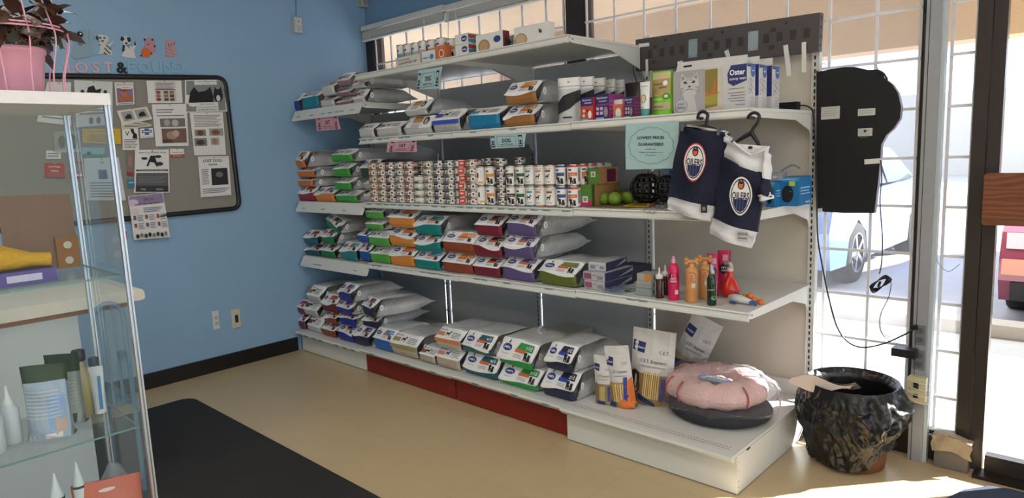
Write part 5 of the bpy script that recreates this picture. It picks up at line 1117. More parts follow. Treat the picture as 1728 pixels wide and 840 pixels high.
p = az(1160, 640, ZB); pouch('chew_pouch', p.x-.02, p.y-.06, ZB, .17, .40, .09, C('b0705a', .4), 'pink tinted chew pouch leaning right behind the largest one', 'dental chew pouches', rz=10, prn=virb('b9a68c', [('p', [(-.5, .1), (.3, .3), (.3, .42), (-.5, .3)], '2b3a86'), ('p', [(-.2, .1), (.5, .24), (.5, .36), (.0, .26)], 'd0605a')]), top=C('d0b8b8', .3), tz=.5, tilt=24)
# pet bed in a clear bag
fur = mat('pink_plush', 'dcb8b4', .95, var=.12, scale=60, bump=.8, bscale=90)
c = Vector((3.385, -.44, ZB)); e = empty('pet_bed', c, 'pale pink plush ring pet bed wrapped in clear plastic on the wide base', 'pet bed')
m = MB(); R0, r0 = .148, .072
def tor(u, v):
    a = 2*math.pi*u; b = 2*math.pi*v; rr = r0*(1+.06*math.sin(a*7)+.05*math.sin(a*13+1))
    q = Vector(((R0+rr*math.cos(b))*math.cos(a)*1.08, (R0+rr*math.cos(b))*math.sin(a), .125+rr*.8*math.sin(b)))
    return q+noise.noise_vector(q*22)*.008
m.grid(tor, 56, 20, fur, flip=False); m.build('ring', e)
m = MB(); m.lathe([(.001, .15), (.08, .15), (.15, .135), (.155, .09), (.001, .09)], fur, n=32, cap=False); m.build('cushion', e)
m = MB(); m.disc((-.0, -.02, .156), Vector((1, .1, 0)).normalized(), Vector((-.1, 1, 0)).normalized(), Vector((0, 0, 1)), .085, .06, C('3a4a7a', .5), 0, 24).disc((-.0, -.02, .1566), FX, Vector((0, 1, 0)), Vector((0, 0, 1)), .075, .05, C('55699a', .5), 0, 24)
m.text('PET BED', .03, (-.0, .0, .157), FX, Vector((0, 1, 0)), Vector((0, 0, 1)), C('c9c23a', .5), lift=.001, wid=.09)
for i in range(4): m.disc((-.045+.026*i, -.035+.006*(i % 2), .1575), FX, Vector((0, 1, 0)), Vector((0, 0, 1)), .013, .011, C('b5b54a', .5), .0004, 12)
m.build('swing_tag', e, label='blue and yellow oval tag')
m = MB(); 
for a_ in (250, 225, 330):
    a = math.radians(a_); m.tube([Vector((1.08*(R0+(r0+.008)*math.cos(t))*math.cos(a), (R0+(r0+.008)*math.cos(t))*math.sin(a), .125+.8*(r0+.008)*math.sin(t))) for t in [x*.2 for x in range(-3, 6)]], .004, C('b03a4a', .7), 6)
m.build('red_seam', e)
e2 = empty('pet_bed', c+Vector((.03, -.02, 0)), 'dark grey flat pet bed underneath the pink ring bed', 'pet bed')
m = MB(); dk = mat('dark_plush', '2b2d33', .9, bump=.6, bscale=80, var=.2)
m.grid(lambda u, v: Vector(((.17+.05*math.cos(2*math.pi*v))*math.cos(2*math.pi*u)*1.1, (.17+.05*math.cos(2*math.pi*v))*math.sin(2*math.pi*u), .036+.034*math.sin(2*math.pi*v))), 40, 12, dk); m.lathe([(.001, .01), (.17, .008), (.17, .035), (.001, .04)], dk, n=30, cap=False); m.build('ring', e2)
m = MB()
def wrap_(u, v):
    a = 2*math.pi*u; t = math.pi*(v-.5); ex = .16*max(0, math.cos(a*2+.5))**3*(1-abs(2*v-1))
    rad = .262*(max(1e-3, math.cos(t))**.45)*(1+ex); z = .105+.098*math.sin(t)*(1 if t > 0 else 1.0)
    q = Vector((rad*math.cos(a)*1.08, rad*math.sin(a)*.98, max(.006, z)))
    n = noise.noise_vector(Vector((q.x*9, q.y*9, q.z*14)))*.022+noise.noise_vector(q*38)*.012+noise.noise_vector(q*90)*.004
    q += n; q.z = max(.004, q.z); return q
m.grid(wrap_, 140, 46, poly); m.build('plastic_wrap', e)

for k in range(2):
    p = ay(935, 580, -.30); carton('can_case', p.x-.10+.01*k, p.x+.10+.012*k, -.32, .26, .183+.093*k, .09, C('b8b6ae', .5), 'white case of cans with a barcode, %s of two behind the green and navy bags' % ('lower', 'upper')[k], 'cases of cans', prints(('r', -.3, .2, .3, .6, '8a8a86')), prints(('r', -.35, .2, .1, .8, 'd8d8d4'), *[('r', -.33+.04*i, .28, -.315+.04*i, .72, '3a3a3c') for i in range(10)]))

# ---------------------------------------------------------------- window wall: black sign, post, outlets, cords
YW = -.012
pts = [(1383, 119), (1386, 122), (1405, 118), (1430, 114), (1448, 114), (1470, 119), (1486, 118), (1495, 124), (1497, 133), (1510, 143), (1520, 158), (1525, 180), (1523, 200), (1512, 217), (1500, 228), (1492, 243), (1490, 268), (1487, 300), (1480, 358), (1430, 358), (1383, 355)]
q = [ay(a, b, .0) for a, b in pts]; ox = q[0].x; oz = q[0].z
bs = empty('window_sign', (ox+.15, .0, 1.1), 'black bulb shaped back of a light up sign hung on the window grille', 'sign')
mb = MB(); mb.prism([(p.x-ox, p.z-oz) for p in q][::-1], (ox, -.008, oz), FX, FY, FN, .034, mat('sign_black', '08080c', .7), mat('sign_edge', '8f9299', .4)); ch(mb, 'housing', bs)
def ybox(px, py, px2, py2, y, M, lift=.001):
    m = MB(); a, b = ay(px, py, y), ay(px2, py2, y); m.rect((0, y, 0), FX, FY, FN, a.x, b.z, b.x, a.z, M, lift); return m
for k, (a, b, c_, d) in enumerate(((1386, 181, 1417, 200), (1448, 184, 1477, 194), (1448, 217, 1472, 229))):
    m = ybox(a, b, c_, d, -.043, C('bdbdb8', .6)); A, B = ay(a, b, -.043), ay(c_, d, -.043)
    for i in range(4 if k != 1 else 2): m.rect((0, -.043, 0), FX, FY, FN, A.x+.008, A.z-.010-.010*i, B.x-.01-.006*(i % 2), A.z-.0085-.010*i, inkg, .0016)
    if k == 2: m.disc((0, -.043, 0), FX, FY, FN, .006, .006, ink, .0018, cx=(A.x+B.x)/2, cy=A.z-.012)
    ch(m, 'rating_plate', bs)
m = MB(); r2 = random.Random(3)
for k in range(12): m.disc(ay(1392+r2.random()*80, 130+r2.random()*215, -.043), FX, FY, FN, .0022, .0022, C('2c2d33', .3), .0008, 8)
ch(m, 'screw', bs)
for a, b in (((1388, 108), (1384, 121)), ((1482, 104), (1482, 117))):
    p0, p1 = ay(*a, -.02), ay(*b, -.02); m = MB(); m.tube(bez([p0+Vector((.005, .04, 0)), p0, p0*.5+p1*.5+Vector((-.006, 0, 0)), p1]), .002, C('c9cbd0', .4), 5); ch(m, 'hook', bs)
m = MB(); m.tube(bez([ay(1487, 121, -.045), ay(1494, 128, -.05), ay(1497, 134, -.05), ay(1491, 133, -.05)]), .004, black_plastic, 6); ch(m, 'cable_gland', bs)
strip(1459, 273, 1489, 271, .022, -.044, 'crumpled white tape on the lower right of the black sign')
strip(1375, 356, 1388, 354, .018, -.044, 'white tape at the bottom left corner of the black sign')
# grey surface raceway post
gp = mat('grey_raceway', '9a9da3', .4, metal=.3)
px0 = 4.112
rp_ = empty('power_post', (px0+.035, .0, 0), 'grey metal power raceway post standing in front of the window', 'post')
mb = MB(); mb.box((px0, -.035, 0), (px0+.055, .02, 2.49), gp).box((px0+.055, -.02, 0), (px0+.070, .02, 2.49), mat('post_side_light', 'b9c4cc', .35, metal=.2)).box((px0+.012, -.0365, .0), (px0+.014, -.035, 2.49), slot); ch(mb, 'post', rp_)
def outlet(m, c_, X, Y, N, M, s=1):
    for dz in (-.02, .02):
        m.disc(c_+Y*dz*s, X, Y, N, .015*s, .014*s, M, .001)
        for dx in (-.005, .005): m.rect(c_+Y*dz*s, X, Y, N, (dx-.001)*s, .0, (dx+.001)*s, .007*s, ink, .0016)
        m.disc(c_+Y*(dz-.006)*s, X, Y, N, .002*s, .002*s, ink, .0016, 8)
for k, py in enumerate((565, 607)):
    c_ = ay(1549, py, -.0355); c_.x = px0+.028; m = MB(); m.rect(c_, FX, FY, FN, -.022, -.045, .022, .045, C('6f7176', .4), .0008); outlet(m, c_+FN*.001, FX, FY, FN, C('5a5c62', .4)); ch(m, 'outlet', rp_)
c_ = ay(1532, 595, -.07); m = MB(); m.box((c_.x-.06, -.095, c_.z-.018), (c_.x+.035, -.045, c_.z+.018), black_plastic); m.box((c_.x+.02, -.047, c_.z-.012), (c_.x+.03, -.036, c_.z+.012), black_plastic)
m.build('power_adapter', label='black power adapter block plugged into the grey post', cat='adapter')
MB().tube(bez([c_+Vector((-.06, .02, 0)), ay(1512, 575, -.05), ay(1488, 560, -.04), ay(1486, 540, -.03)]), .0012, C('9a9aa2', .5), 5).build('thin_cord', label='thin pale cord rising left from the black adapter block', cat='cord')
iv = C('c9bd97', .4); c_ = ay(1549, 654, -.04); c_.x = px0+.032
e = empty('switch_box', c_, 'cream surface box with two black switches wrapped in white cord on the grey post', 'switch')
m = MB(); m.box((c_.x-.034, -.075, c_.z-.055), (c_.x+.034, -.035, c_.z+.055), iv); m.box((c_.x-.036, -.079, c_.z-.058), (c_.x+.036, -.075, c_.z+.058), iv); ch(m, 'box', e)
m = MB(); m.box((c_.x-.010, -.084, c_.z+.006), (c_.x+.008, -.079, c_.z+.034), ink).box((c_.x-.010, -.083, c_.z-.034), (c_.x+.008, -.079, c_.z-.018), ink); ch(m, 'rocker', e)
m = MB()
for k in range(4): m.tube(bez([c_+Vector((-.04, -.02+.01*k, .03-.03*k)), c_+Vector((-.02, -.048, .04-.028*k)), c_+Vector((.03, -.046, .035-.03*k)), c_+Vector((.042, -.01, .03-.03*k))]), .0016, C('d8d4c8', .5), 5)
ch(m, 'cord_wrap', e)
cord = mat('black_cord', '0d0d10', .4)
def cordpath(pts, label, y=-.05, r=.003, M=cord, name='black_cable'):
    q = [ay(a, b, (yy[0] if yy else y)) for a, b, *yy in pts]; MB().tube(bez(q, 6), r, M, 7).build(name, label=label, cat='cord')
cordpath([(1348, 178, -.12), (1362, 179, -.08), (1372, 190, -.04), (1375, 230), (1378, 330), (1380, 400), (1388, 450), (1398, 500), (1412, 550), (1430, 576), (1455, 586), (1490, 580), (1525, 565), (1542, 555, -.04)], 'long black cord looping from the shelf adapter down to the grey post', r=.0035)
m = MB(); p = ay(1546, 552, -.045); m.tube([p+Vector((-.02, 0, -.003)), p+Vector((.005, 0, 0))], .011, cord, 8); m.build('plug', label='black round plug in the upper outlet of the grey post', cat='plug')
p0, p1 = bp(1319, 180, -.12), bp(1348, 180, -.12); MB().box((p0.x, -.15, 1.587), (p1.x, -.10, 1.587+.038), black_plastic).build('adapter_brick', label='black power brick on the shelf right of the window seat boxes', cat='adapter')
cordpath([(1486, 270), (1488, 300), (1485, 340), (1489, 400), (1488, 440), (1484, 462)], 'black cord hanging from the black sign to the coiled bundle', r=.0025, name='sign_cord')
c_ = ay(1486, 478, -.035); m = MB()
for k in range(5):
    a_ = .5+.12*k; pts = [c_+Vector((math.cos(a_)*.05*math.cos(t)-math.sin(a_)*.014*math.sin(t), -.004*k+.003*math.sin(t*2), math.sin(a_)*.05*math.cos(t)+math.cos(a_)*.014*math.sin(t)*1.1)) for t in [i*math.pi/8 for i in range(16)]]
    m.tube(pts, .0025, cord, 5, True)
m.tube([c_+Vector((-.004, -.02, -.012)), c_+Vector((.004, -.02, .012))], .006, cord, 6)
m.build('coiled_cord', label='coiled and tied bundle of black cord hanging before the window', cat='cord')
cordpath([(1488, 470), (1503, 474), (1500, 500), (1488, 525), (1484, 545), (1488, 562), (1500, 575)], 'thin dark cord dangling beneath the coiled bundle', r=.0016, name='sign_cord')
cordpath([(1078, 97, -.08), (1070, 106, -.06), (1069, 120, -.06), (1075, 140, -.08), (1080, 158, -.1)], 'thin black cord looping behind the left end of the grey panel', r=.0025, name='sign_cord')
cordpath([(1578, 400, .0), (1585, 415, .0), (1605, 420, .0), (1622, 410, .0)], 'thin white cord loop hanging across the narrow window', r=.0012, M=white, name='blind_cord')
cordpath([(1576, 0, .0), (1577, 120, .0), (1575, 260, .0), (1577, 400, .0), (1582, 440, .0), (1600, 458, .0), (1620, 445, .0)], 'long thin grey blind cord down the narrow window', r=.0013, M=C('8a8c90', .6), name='blind_cord')

# cardboard wrapped block at the post foot
a = az(1580, 778, 0); b_ = az(1640, 795, 0)
e = empty('cardboard_wedge', ((a.x+b_.x)/2, -.02, 0), 'grey brown cardboard folded over a block at the foot of the door frame', 'cardboard')
m = MB(); m.box((a.x, -.035, .001), (b_.x-.01, WY0-.035, .105), mat('grey_block', '6b625c', .7)); ch(m, 'block', e)
m = MB(); m.grid(lambda u, v: Vector((a.x-.01+(b_.x-a.x+.012)*u+.004*math.sin(v*8), -.048+.006*math.sin(u*9+v*3), .145-.07*v+.012*math.sin(u*4))), 14, 5, mat('wrinkled_card', 'a8967c', .8, bump=.8, bscale=40)); m.grid(lambda u, v: Vector((a.x-.01+(b_.x-a.x+.012)*u, -.048+.07*v, .145+.012*math.sin(u*4))), 14, 3, mat('wrinkled_card', 'a8967c')); ch(m, 'folded_card', e)
# door mat in the lower right corner
q = [az(1612, 838, 0), az(1633, 808, 0), az(1655, 800, 0)]
m = MB(); m.box((4.50, -1.2, .001), (5.6, -.10, .012), mat('door_mat_charcoal', '2d3950', .9, var=.3, scale=200, bump=.6, bscale=300)); m.box((4.36, -.085, .001), (5.6, -.03, .018), mat('threshold_metal', '2a2725', .4, metal=.5))
MB().prism([(0, 0), (.07, .10), (.14, .12), (1.2, .12), (1.2, -1.0), (-.25, -1.0), (-.12, -.35)], (4.36, -.22, .001), FX, Vector((0, 1, 0)), Vector((0, 0, 1)), .011, MATS['door_mat_charcoal']).build('door_mat', label='dark blue grey door mat in the bottom right corner', cat='mat')
struct(MB().box((4.36, -.06, .0005), (5.6, WY0-.03, .016), MATS['threshold_metal']), 'trim_4')

# trash bin with bag
bc = az(1434, 777, 0); e = empty('trash_bin', bc, 'wood look waste bin lined with a big glossy black bag by the window', 'bin')
e.scale = (.95, .95, .88)
bw = mat('wood_look_bin', '6b412a', .5, var=.25, scale=12)
MB().lathe([(.142, .001), (.148, .006), (.188, .40), (.194, .405), (.194, .413), (.185, .413), (.138, .012), (.001, .012)], bw, n=40, cap=False).build('bin', e)
bagm = mat('black_bag_film', '0a0a0c', .34, var=.1, bump=.15, bscale=40, spec=.5, coat=.0)
def bagf(u, v):
    a = 2*math.pi*u
    low = .19+.11*math.sin(a*1+.6)*1.0-.03*math.sin(3*a)           # hem height varies round the bin
    w1 = min(1, abs(v-.27)/.12)
    if v < .2:
        t = v/.2; r = .135+.042*t; z = .10+.315*t
    elif v < .27:
        t = (v-.2)/.07; r = .177+.025*t; z = .415+.018*math.sin(t*math.pi/2)
    else:
        t = (v-.27)/.73; z = .433-(.433-max(.03, low-.13))*t; r = .198+.044*math.sin(min(1, t*1.15)*math.pi)*(.6+.4*math.sin(a*2+2.2))-.03*t*t
    q = Vector((math.cos(a)*r, math.sin(a)*r, z))
    n = noise.noise_vector(Vector((q.x*11, q.y*11, q.z*6)))*.012+noise.noise_vector(Vector((q.x*30, q.y*30, q.z*14)))*.003
    q += n*w1*(.5 if v < .2 else 1)
    fold = (.5-abs(noise.noise(Vector((math.cos(a)*3.2, math.sin(a)*3.2, z*9)))))*.030+(.4-abs(noise.noise(Vector((math.cos(a)*7+5, math.sin(a)*7, z*17)))))*.016+(.4-abs(noise.noise(Vector((math.cos(a)*15+5, math.sin(a)*15, z*30)))))*.006
    q.x += math.cos(a)*fold*w1; q.y += math.sin(a)*fold*w1
    r2_ = max(1e-4, (q.x**2+q.y**2)**.5)
    if v < .2: mx_ = .128+.115*max(0, q.z); k_ = min(1, mx_/r2_)
    elif v >= .27: mn = .155+.105*max(0, q.z); k_ = max(1, mn/r2_)
    else: k_ = 1
    q.x *= k_; q.y *= k_; q.z = max(.012, q.z)
    return q
m = MB(); m.grid(bagf, 240, 100, bagm); m.lathe([(.137, .11), (.07, .10), (.001, .09)], bagm, n=30, cap=False); m.build('bin_bag', e)
m = MB(); nap = C('cdb9ae', .8)
m.grid(lambda u, v: Vector((-.20+.24*u-.015*v, -.195+.10*u-.02*v, .455-.045*v+.020*math.sin(u*6+v*2)-.01*u)), 16, 6, nap); m.grid(lambda u, v: Vector((-.20+.24*u, -.195+.10*u+.10*v, .455+.020*math.sin(u*6)-.06*v)), 16, 6, nap, flip=True)
o = m.build('paper_scrap', label='crumpled beige paper towel draped over the rim of the black bin bag', cat='paper'); o.location = bc+Vector((0, .0, .008)); o.scale = (.95, .95, .88)

# ---------------------------------------------------------------- floor mat
mm_ = mat('black_rubber_mat', '211f20', .85, var=.3, scale=8, bump=.3, bscale=150)
c0 = Vector((.50, -1.80)); 
pts = []
for cx, cy, a0 in ((3.4, -1.86, 0), (.60, -1.86, 90), (.60, -3.6, 180), (3.4, -3.6, 270)):
    for k in range(6): a = math.radians(a0+18*k); pts.append((cx+.08*math.cos(a), cy+.08*math.sin(a)))
MB().prism(pts, (0, 0, .001), FX, Vector((0, 1, 0)), Vector((0, 0, 1)), .012, mm_).build('floor_mat', label='large black rubber mat lying on the beige floor', cat='mat')

# ---------------------------------------------------------------- blue wall: board, notices, letters
XW = WALLX
bd = empty('notice_board', (XW, -1.7, 1.55), 'large grey fabric notice board with black rounded frame on the blue wall', 'board')
def wp(px, py, x=XW+.02): return ax(px, py, x)
A = [wp(-4, 126), wp(379, 127), wp(405, 351), wp(60, 378)]
yl, yr = -2.62, (A[1].y+A[2].y)/2; zt, zb_ = 2.035, 1.135
yl = -2.65
tl_, tr_, brr, bl_ = Vector((0, yl, 1.985)), Vector((0, A[1].y, A[1].z-.016)), Vector((0, A[2].y, A[2].z)), Vector((0, yl, 1.13))
def rrect(TL, TR, BR, BL, r, n=5):
    out = []
    for P0, Pa, Pb in ((TL, BL, TR), (TR, TL, BR), (BR, TR, BL), (BL, BR, TL)):
        d1 = (Pa-P0).normalized(); d2 = (Pb-P0).normalized()
        for k in range(n+1):
            t = k/n; out.append(P0+d1*r*(1-t)**2+d2*r*t**2)
    return out
m = MB(); pr2 = rrect(tl_, tr_, brr, bl_, .06); m.tube([Vector((XW+.014, p.y, p.z)) for p in pr2], .017, mat('board_frame', '131216', .45), 8, True); ch(m, 'frame', bd)
m = MB(); m.add([Vector((XW+.012, p.y, p.z)) for p in pr2], [tuple(range(len(pr2)))[::-1]], mat('grey_felt', '87857f', .95, var=.05, scale=300)); ch(m, 'felt_panel', bd)
def note(corners, items, label, col='d9d9d8', lift=.004, x=XW+.016, name='notice', pins=True, group='notices on the board'):
    TL, TR, BR, BL = [ax(a, b, x+lift) for a, b in corners]; m = MB(); w = (TR-TL).length; h = (TL-BL).length
    X = (TR-TL).normalized(); Yd = (TL-BL).normalized(); N = Vector((1, 0, 0))
    def S(u, v, o=0): return BL+(BR-BL)*u+(TL-BL)*v+((TR-TL)-(BR-BL))*u*v+N*(.004*math.sin(v*2.6+u)*(1-v)+o)
    pm = C(col, .8)
    m.grid(lambda u, v: S(u, v), 4, 5, pm); m.grid(lambda u, v: S(u, v, -.0005), 4, 5, pm, flip=True)
    def R_(x0, y0, x1, y1, M, lf): m.add([S(a, b, lf) for a, b in ((x0, y0), (x1, y0), (x1, y1), (x0, y1))], [(0, 1, 2, 3)], M)
    for k, it in enumerate(items):
        lf = .0015+.0006*k
        if it[0] == 'r': R_(*it[1:5], C(it[5], .7), lf)
        elif it[0] == 'l':      # text lines: x0,y0,x1,y1,count
            _, x0, y0, x1, y1, n = it[:6]
            for i in range(n): zz_ = y1-(y1-y0)*(i+.5)/n; R_(x0, zz_-.25*(y1-y0)/n, x1-(x1-x0)*.25*((i*7) % 3)/3, zz_+.15*(y1-y0)/n, inkg, lf)
        elif it[0] == 't': 
            v, f, a, b = glyphs(it[1]); wd = it[5]; hh = it[4]
            m.add([S(it[2]+(p[0]-(a+b)/2)/(b-a)*wd, it[3]+p[1]*hh, lf) for p in v], f, C(it[6] if len(it) > 6 else '1c1c20', .7))
        elif it[0] == 'p': m.add([S(a, b, lf) for a, b in it[1]], [tuple(range(len(it[1])))], C(it[2], .7))
        elif it[0] == 'd': m.add([S(it[1]+it[3]*math.cos(t), it[2]+it[4]*math.sin(t), lf) for t in [i*math.pi/8 for i in range(16)]], [tuple(range(16))], C(it[5], .7))
    if pins:
        m.ball(S(.5, .97, .004), .0045, C('b9a04a', .4), 8)
    return m.build(name, label=label, cat='notice', group=group)
def catsil(cx, cy, s, col='17171a', a=1.0):
    return ('p', [(cx+x*s*a, cy+y*s) for x, y in ((-.5, -.4), (.5, -.4), (.5, .1), (.4, .25), (.42, .5), (.25, .34), (.08, .34), (-.05, .5), (-.08, .25), (-.3, .2), (-.48, .05))], col)
note(((312, 135), (379, 134), (383, 188), (312, 190)), [('r', .03, .03, .97, .97, '7d8286'), ('p', [(.08, .30), (.12, .62), (.22, .78), (.32, .62), (.5, .66), (.62, .78), (.68, .45), (.66, .28)], '141416'), ('d', .80, .5, .12, .2, '1c1c20'), ('d', .80, .42, .05, .1, 'c9c9c9'), ('p', [(.7, .6), (.72, .78), (.8, .66)], '1c1c20'), ('p', [(.8, .66), (.88, .78), (.91, .6)], '1c1c20'), ('r', .22, .84, .78, .98, 'dadada'), ('t', 'THEY ARE MIS-ING', .5, .92, .05, .44), ('t', 'JULY 20.19', .5, .86, .04, .2), ('r', .25, .03, .78, .30, 'd4d4d4'), ('t', 'Both Female', .5, .23, .05, .3), ('t', 'one black, one grey and white', .5, .14, .04, .5), ('t', 'Call 780.000 if found', .5, .06, .05, .45)], 'notice with a black cat beside a grey and white cat, top right of the board')
note(((247, 136), (306, 136), (308, 174), (250, 174)), [('r', .2, .08, .82, .97, 'c9c5c2'), ('r', .22, .58, .8, .62, '33333a'), ('l', .25, .62, .78, .92, 5)]+[('d', .3+.0*i, .48-.16*i, .07, .07, ('8a3a34', 'b05048', '7a3430')[i]) for i in range(3)]+[('r', .45+.17*j, .42-.16*i, .58+.17*j, .54-.16*i, ('6a4a3a', '8a6a50', '4a4a3c')[(i+j) % 3]) for i in range(3) for j in range(2)], 'white chart with rows of small red and brown pictures at the top of the board')
note(((193, 139), (225, 139), (227, 176), (196, 178)), [('r', .08, .12, .93, .74, '7c6a8a'), ('p', [(.1, .14), (.92, .2), (.85, .45), (.6, .34), (.3, .4), (.12, .3)], 'a8623c'), ('d', .45, .55, .17, .17, 'b06848'), ('d', .46, .66, .18, .08, '8a3a34'), ('t', 'MISSED HIS TAIL WAG', .5, .88, .06, .8), ('r', .3, .70, .88, .84, 'dcdcdc'), ('t', 'EEEEK!', .6, .73, .09, .45), ('l', .1, .03, .9, .1, 1)], 'small flyer with a surprised person in orange over purple', 'd2cfcc')
note(((203, 196), (256, 210), (255, 213), (205, 219)), [('l', .1, .1, .9, .8, 2)], 'folded lower edge of the open photo card', 'c9c2ae', .005, pins=False)
note(((197, 187), (248, 180), (257, 201), (206, 211)), [('r', .1, .2, .46, .88, '9a9a98'), ('r', .54, .2, .92, .88, '9a9a98'), catsil(.28, .5, .42, a=.5), catsil(.73, .52, .45, a=.5)], 'tilted card with two black cat photographs', 'd0cec6', .008)
note(((256, 176), (315, 175), (318, 246), (263, 247)), [('l', .1, .78, .6, .9, 2), ('l', .1, .70, .9, .76, 1), ('r', .18, .46, .92, .66, '6f6c6c'), ('d', .38, .56, .09, .08, 'a09c98'), ('d', .62, .55, .1, .08, 'b4aea8'), ('r', .2, .08, .94, .42, '6d544a'), ('d', .5, .26, .17, .10, '9c8474'), ('d', .62, .30, .1, .08, 'b89c88'), ('r', .2, .08, .5, .16, '4a362e')], 'tall white notice with two dog photographs one above the other')
note(((320, 190), (376, 189), (381, 261), (328, 262)), [('l', .1, .66, .92, .95, 8), ('r', .08, .45, .42, .6, '8a7a6a'), ('d', .25, .52, .1, .06, '5a3f2c'), ('r', .52, .45, .96, .62, '9a9288'), ('d', .72, .53, .13, .06, '7a5038'), ('r', .04, .22, .42, .40, '77736c'), ('d', .22, .3, .13, .06, '38332e'), ('r', .54, .24, .80, .40, '8f95a0'), ('d', .66, .32, .07, .07, 'a5743c')]+[('r', .05+.1*i, .01, .055+.1*i, .16, '9a9a9a') for i in range(9)], 'white notice with four small pet photographs and tear off tabs')
note(((206, 216), (233, 215), (235, 253), (207, 253)), [('t', 'V', .3, .64, .30, .26), ('p', [(.5, .95), (.7, .95), (.75, .78), (.9, .7), (.9, .5), (.6, .52), (.66, .7), (.55, .8)], '1a1a1c'), ('l', .08, .08, .9, .5, 6)], 'small white notice with a black swan shaped mark')
note(((236, 217), (258, 216), (259, 232), (237, 233)), [('r', .12, .52, .88, .82, '3a5a90'), ('r', .34, .3, .66, .98, '3a5a90'), ('r', .2, .6, .8, .72, 'c4ccd8'), ('t', 'Pet Connections', .5, .1, .14, .8, '3a4a70')], 'tiny white card with a blue cross')
note(((287, 251), (310, 251), (311, 264), (287, 265)), [('r', .0, .0, 1, .3, 'b03a34'), ('t', 'Animal House', .5, .5, .2, .75, '4a4a4a'), ('t', 'Red Carpet', .5, .08, .14, .6, 'ffffff')], 'tiny white and red business card right of the dog walking flyer')
note(((228, 253), (285, 252), (286, 325), (226, 325)), [('t', 'Aster Dog Walking Sitting', .5, .92, .05, .8), ('r', .04, .50, .96, .54, '2a2a2c'), ('t', 'YOUR DOGS HAPPY AND HEALTHY', .5, .508, .03, .8, 'dcdcdc'), ('r', .04, .02, .96, .46, '55565a'), ('l', .08, .22, .92, .40, 5), ('r', .04, .02, .96, .16, '303034'), ('t', 'FREE', .25, .06, .05, .14, 'cfcfcf'), ('t', '780555', .7, .06, .05, .2, 'cfcfcf'), ('p', [(.32, .62), (.38, .62), (.42, .72), (.55, .70), (.62, .60), (.66, .62), (.6, .76), (.56, .86), (.44, .86), (.4, .78)], '151517'), ('d', .26, .80, .09, .03, '1c1c1e'), ('d', .66, .84, .10, .03, '1c1c1e'), ('d', .70, .67, .11, .045, '2c2c2e')], 'dog walking flyer with a leaping black dog and dark lower half')
note(((334, 264), (386, 263), (390, 329), (339, 333)), [('t', 'LOST DOG:', .46, .86, .09, .62), ('t', 'NOVA', .46, .77, .07, .28), ('r', .38, .28, .92, .70, '222226'), ('d', .64, .54, .12, .07, '6f6f72'), ('l', .06, .3, .3, .7, 8), ('l', .06, .08, .94, .22, 3), ('r', .03, .02, .97, .024, '55555a'), ('r', .03, .965, .97, .97, '55555a')], 'LOST DOG NOVA poster with a dark photograph at the right of the board', lift=.007)
note(((216, 331), (275, 325), (287, 400), (226, 405)), [('r', .02, .78, .98, .99, '8a7a9a'), ('d', .12, .84, .14, .08, 'c9b8cc'), ('t', 'SPCA', .55, .86, .09, .28, '3a2450'), ('t', 'FIRST AID FOR PETS', .5, .77, .06, .7), ('d', .14, .64, .12, .07, 'd8c4c0'), ('l', .36, .60, .9, .72, 3)]+[('r', .06+.32*i, .28+.18*j, .13+.32*i, .37+.18*j, ('a03a3a', '4a5a6a', '8a4040')[(i+j) % 3]) for i in range(3) for j in range(2)]+[('l', .16+.32*i, .24+.18*j, .32+.32*i, .38+.18*j, 4) for i in range(3) for j in range(2)]+[('d', .1+.11*i, .08+.02*(i % 2), .045, .05, ('1f1c1c', '8a7a6a', '3a302c')[i % 3]) for i in range(8)], 'FIRST AID FOR PETS sheet hanging below the board edge', lift=.012)
note(((80, 138), (120, 139), (120, 212), (62, 205)), [('l', .1, .1, .9, .8, 9)], 'white typed notice at the top left of the board behind the case', 'c9cbcd')
note(((125, 135), (190, 138), (190, 210), (128, 215)), [('p', [(.3, .72), (.35, .86), (.5, .9), (.55, .8), (.7, .84), (.66, .72)], '17171a'), ('d', .2, .76, .05, .04, '17171a'), ('d', .8, .76, .05, .04, '17171a'), ('l', .1, .25, .9, .6, 5), ('d', .4, .12, .06, .08, '6a5a5a'), ('d', .6, .12, .06, .08, '5a5a6a')], 'white notice with a row of dark animal silhouettes', 'c5c8cb')
note(((139, 217), (203, 217), (204, 243), (139, 241)), [('t', 'SPRING TRAINING CLASSES', .5, .75, .14, .7, '6a5a20'), ('l', .15, .1, .85, .65, 4)], 'yellow notice partly behind the glass case', 'c9a52f')
note(((138, 249), (176, 249), (176, 265), (138, 265)), [('r', .0, .0, 1, .3, '4a8a5a'), ('d', .3, .4, .1, .2, '3a5a4a')], 'blue green strip notice behind the glass', '8fb8c0')
note(((141, 267), (200, 265), (212, 338), (146, 338)), [('t', 'V', .5, .85, .1, .12, '5a4a7a'), ('r', .36, .5, .6, .72, '3a5070'), ('l', .1, .06, .9, .45, 6)], 'pale notice low on the board behind the glass edge', 'c2ccd0')
note(((75, 275), (108, 276), (109, 300), (76, 300)), [('t', 'SITTER', .5, .7, .16, .6, 'f0e0e0'), ('t', '2020', .5, .42, .16, .4, 'f0e0e0'), ('l', .1, .05, .9, .35, 2)], 'red notice with white lettering, left side of the board', 'a8403c')
note(((117, 272), (139, 272), (141, 300), (118, 300)), [('d', .5, .6, .3, .3, '7a8088'), ('r', .1, .1, .9, .25, 'd0c0c0')], 'red notice with a grey round picture, beside the sitter notice', '9c4440')
note(((78, 254), (102, 254), (103, 268), (78, 268)), [('l', .1, .2, .9, .8, 2)], 'small white card above the red notices', 'c9cdd0')
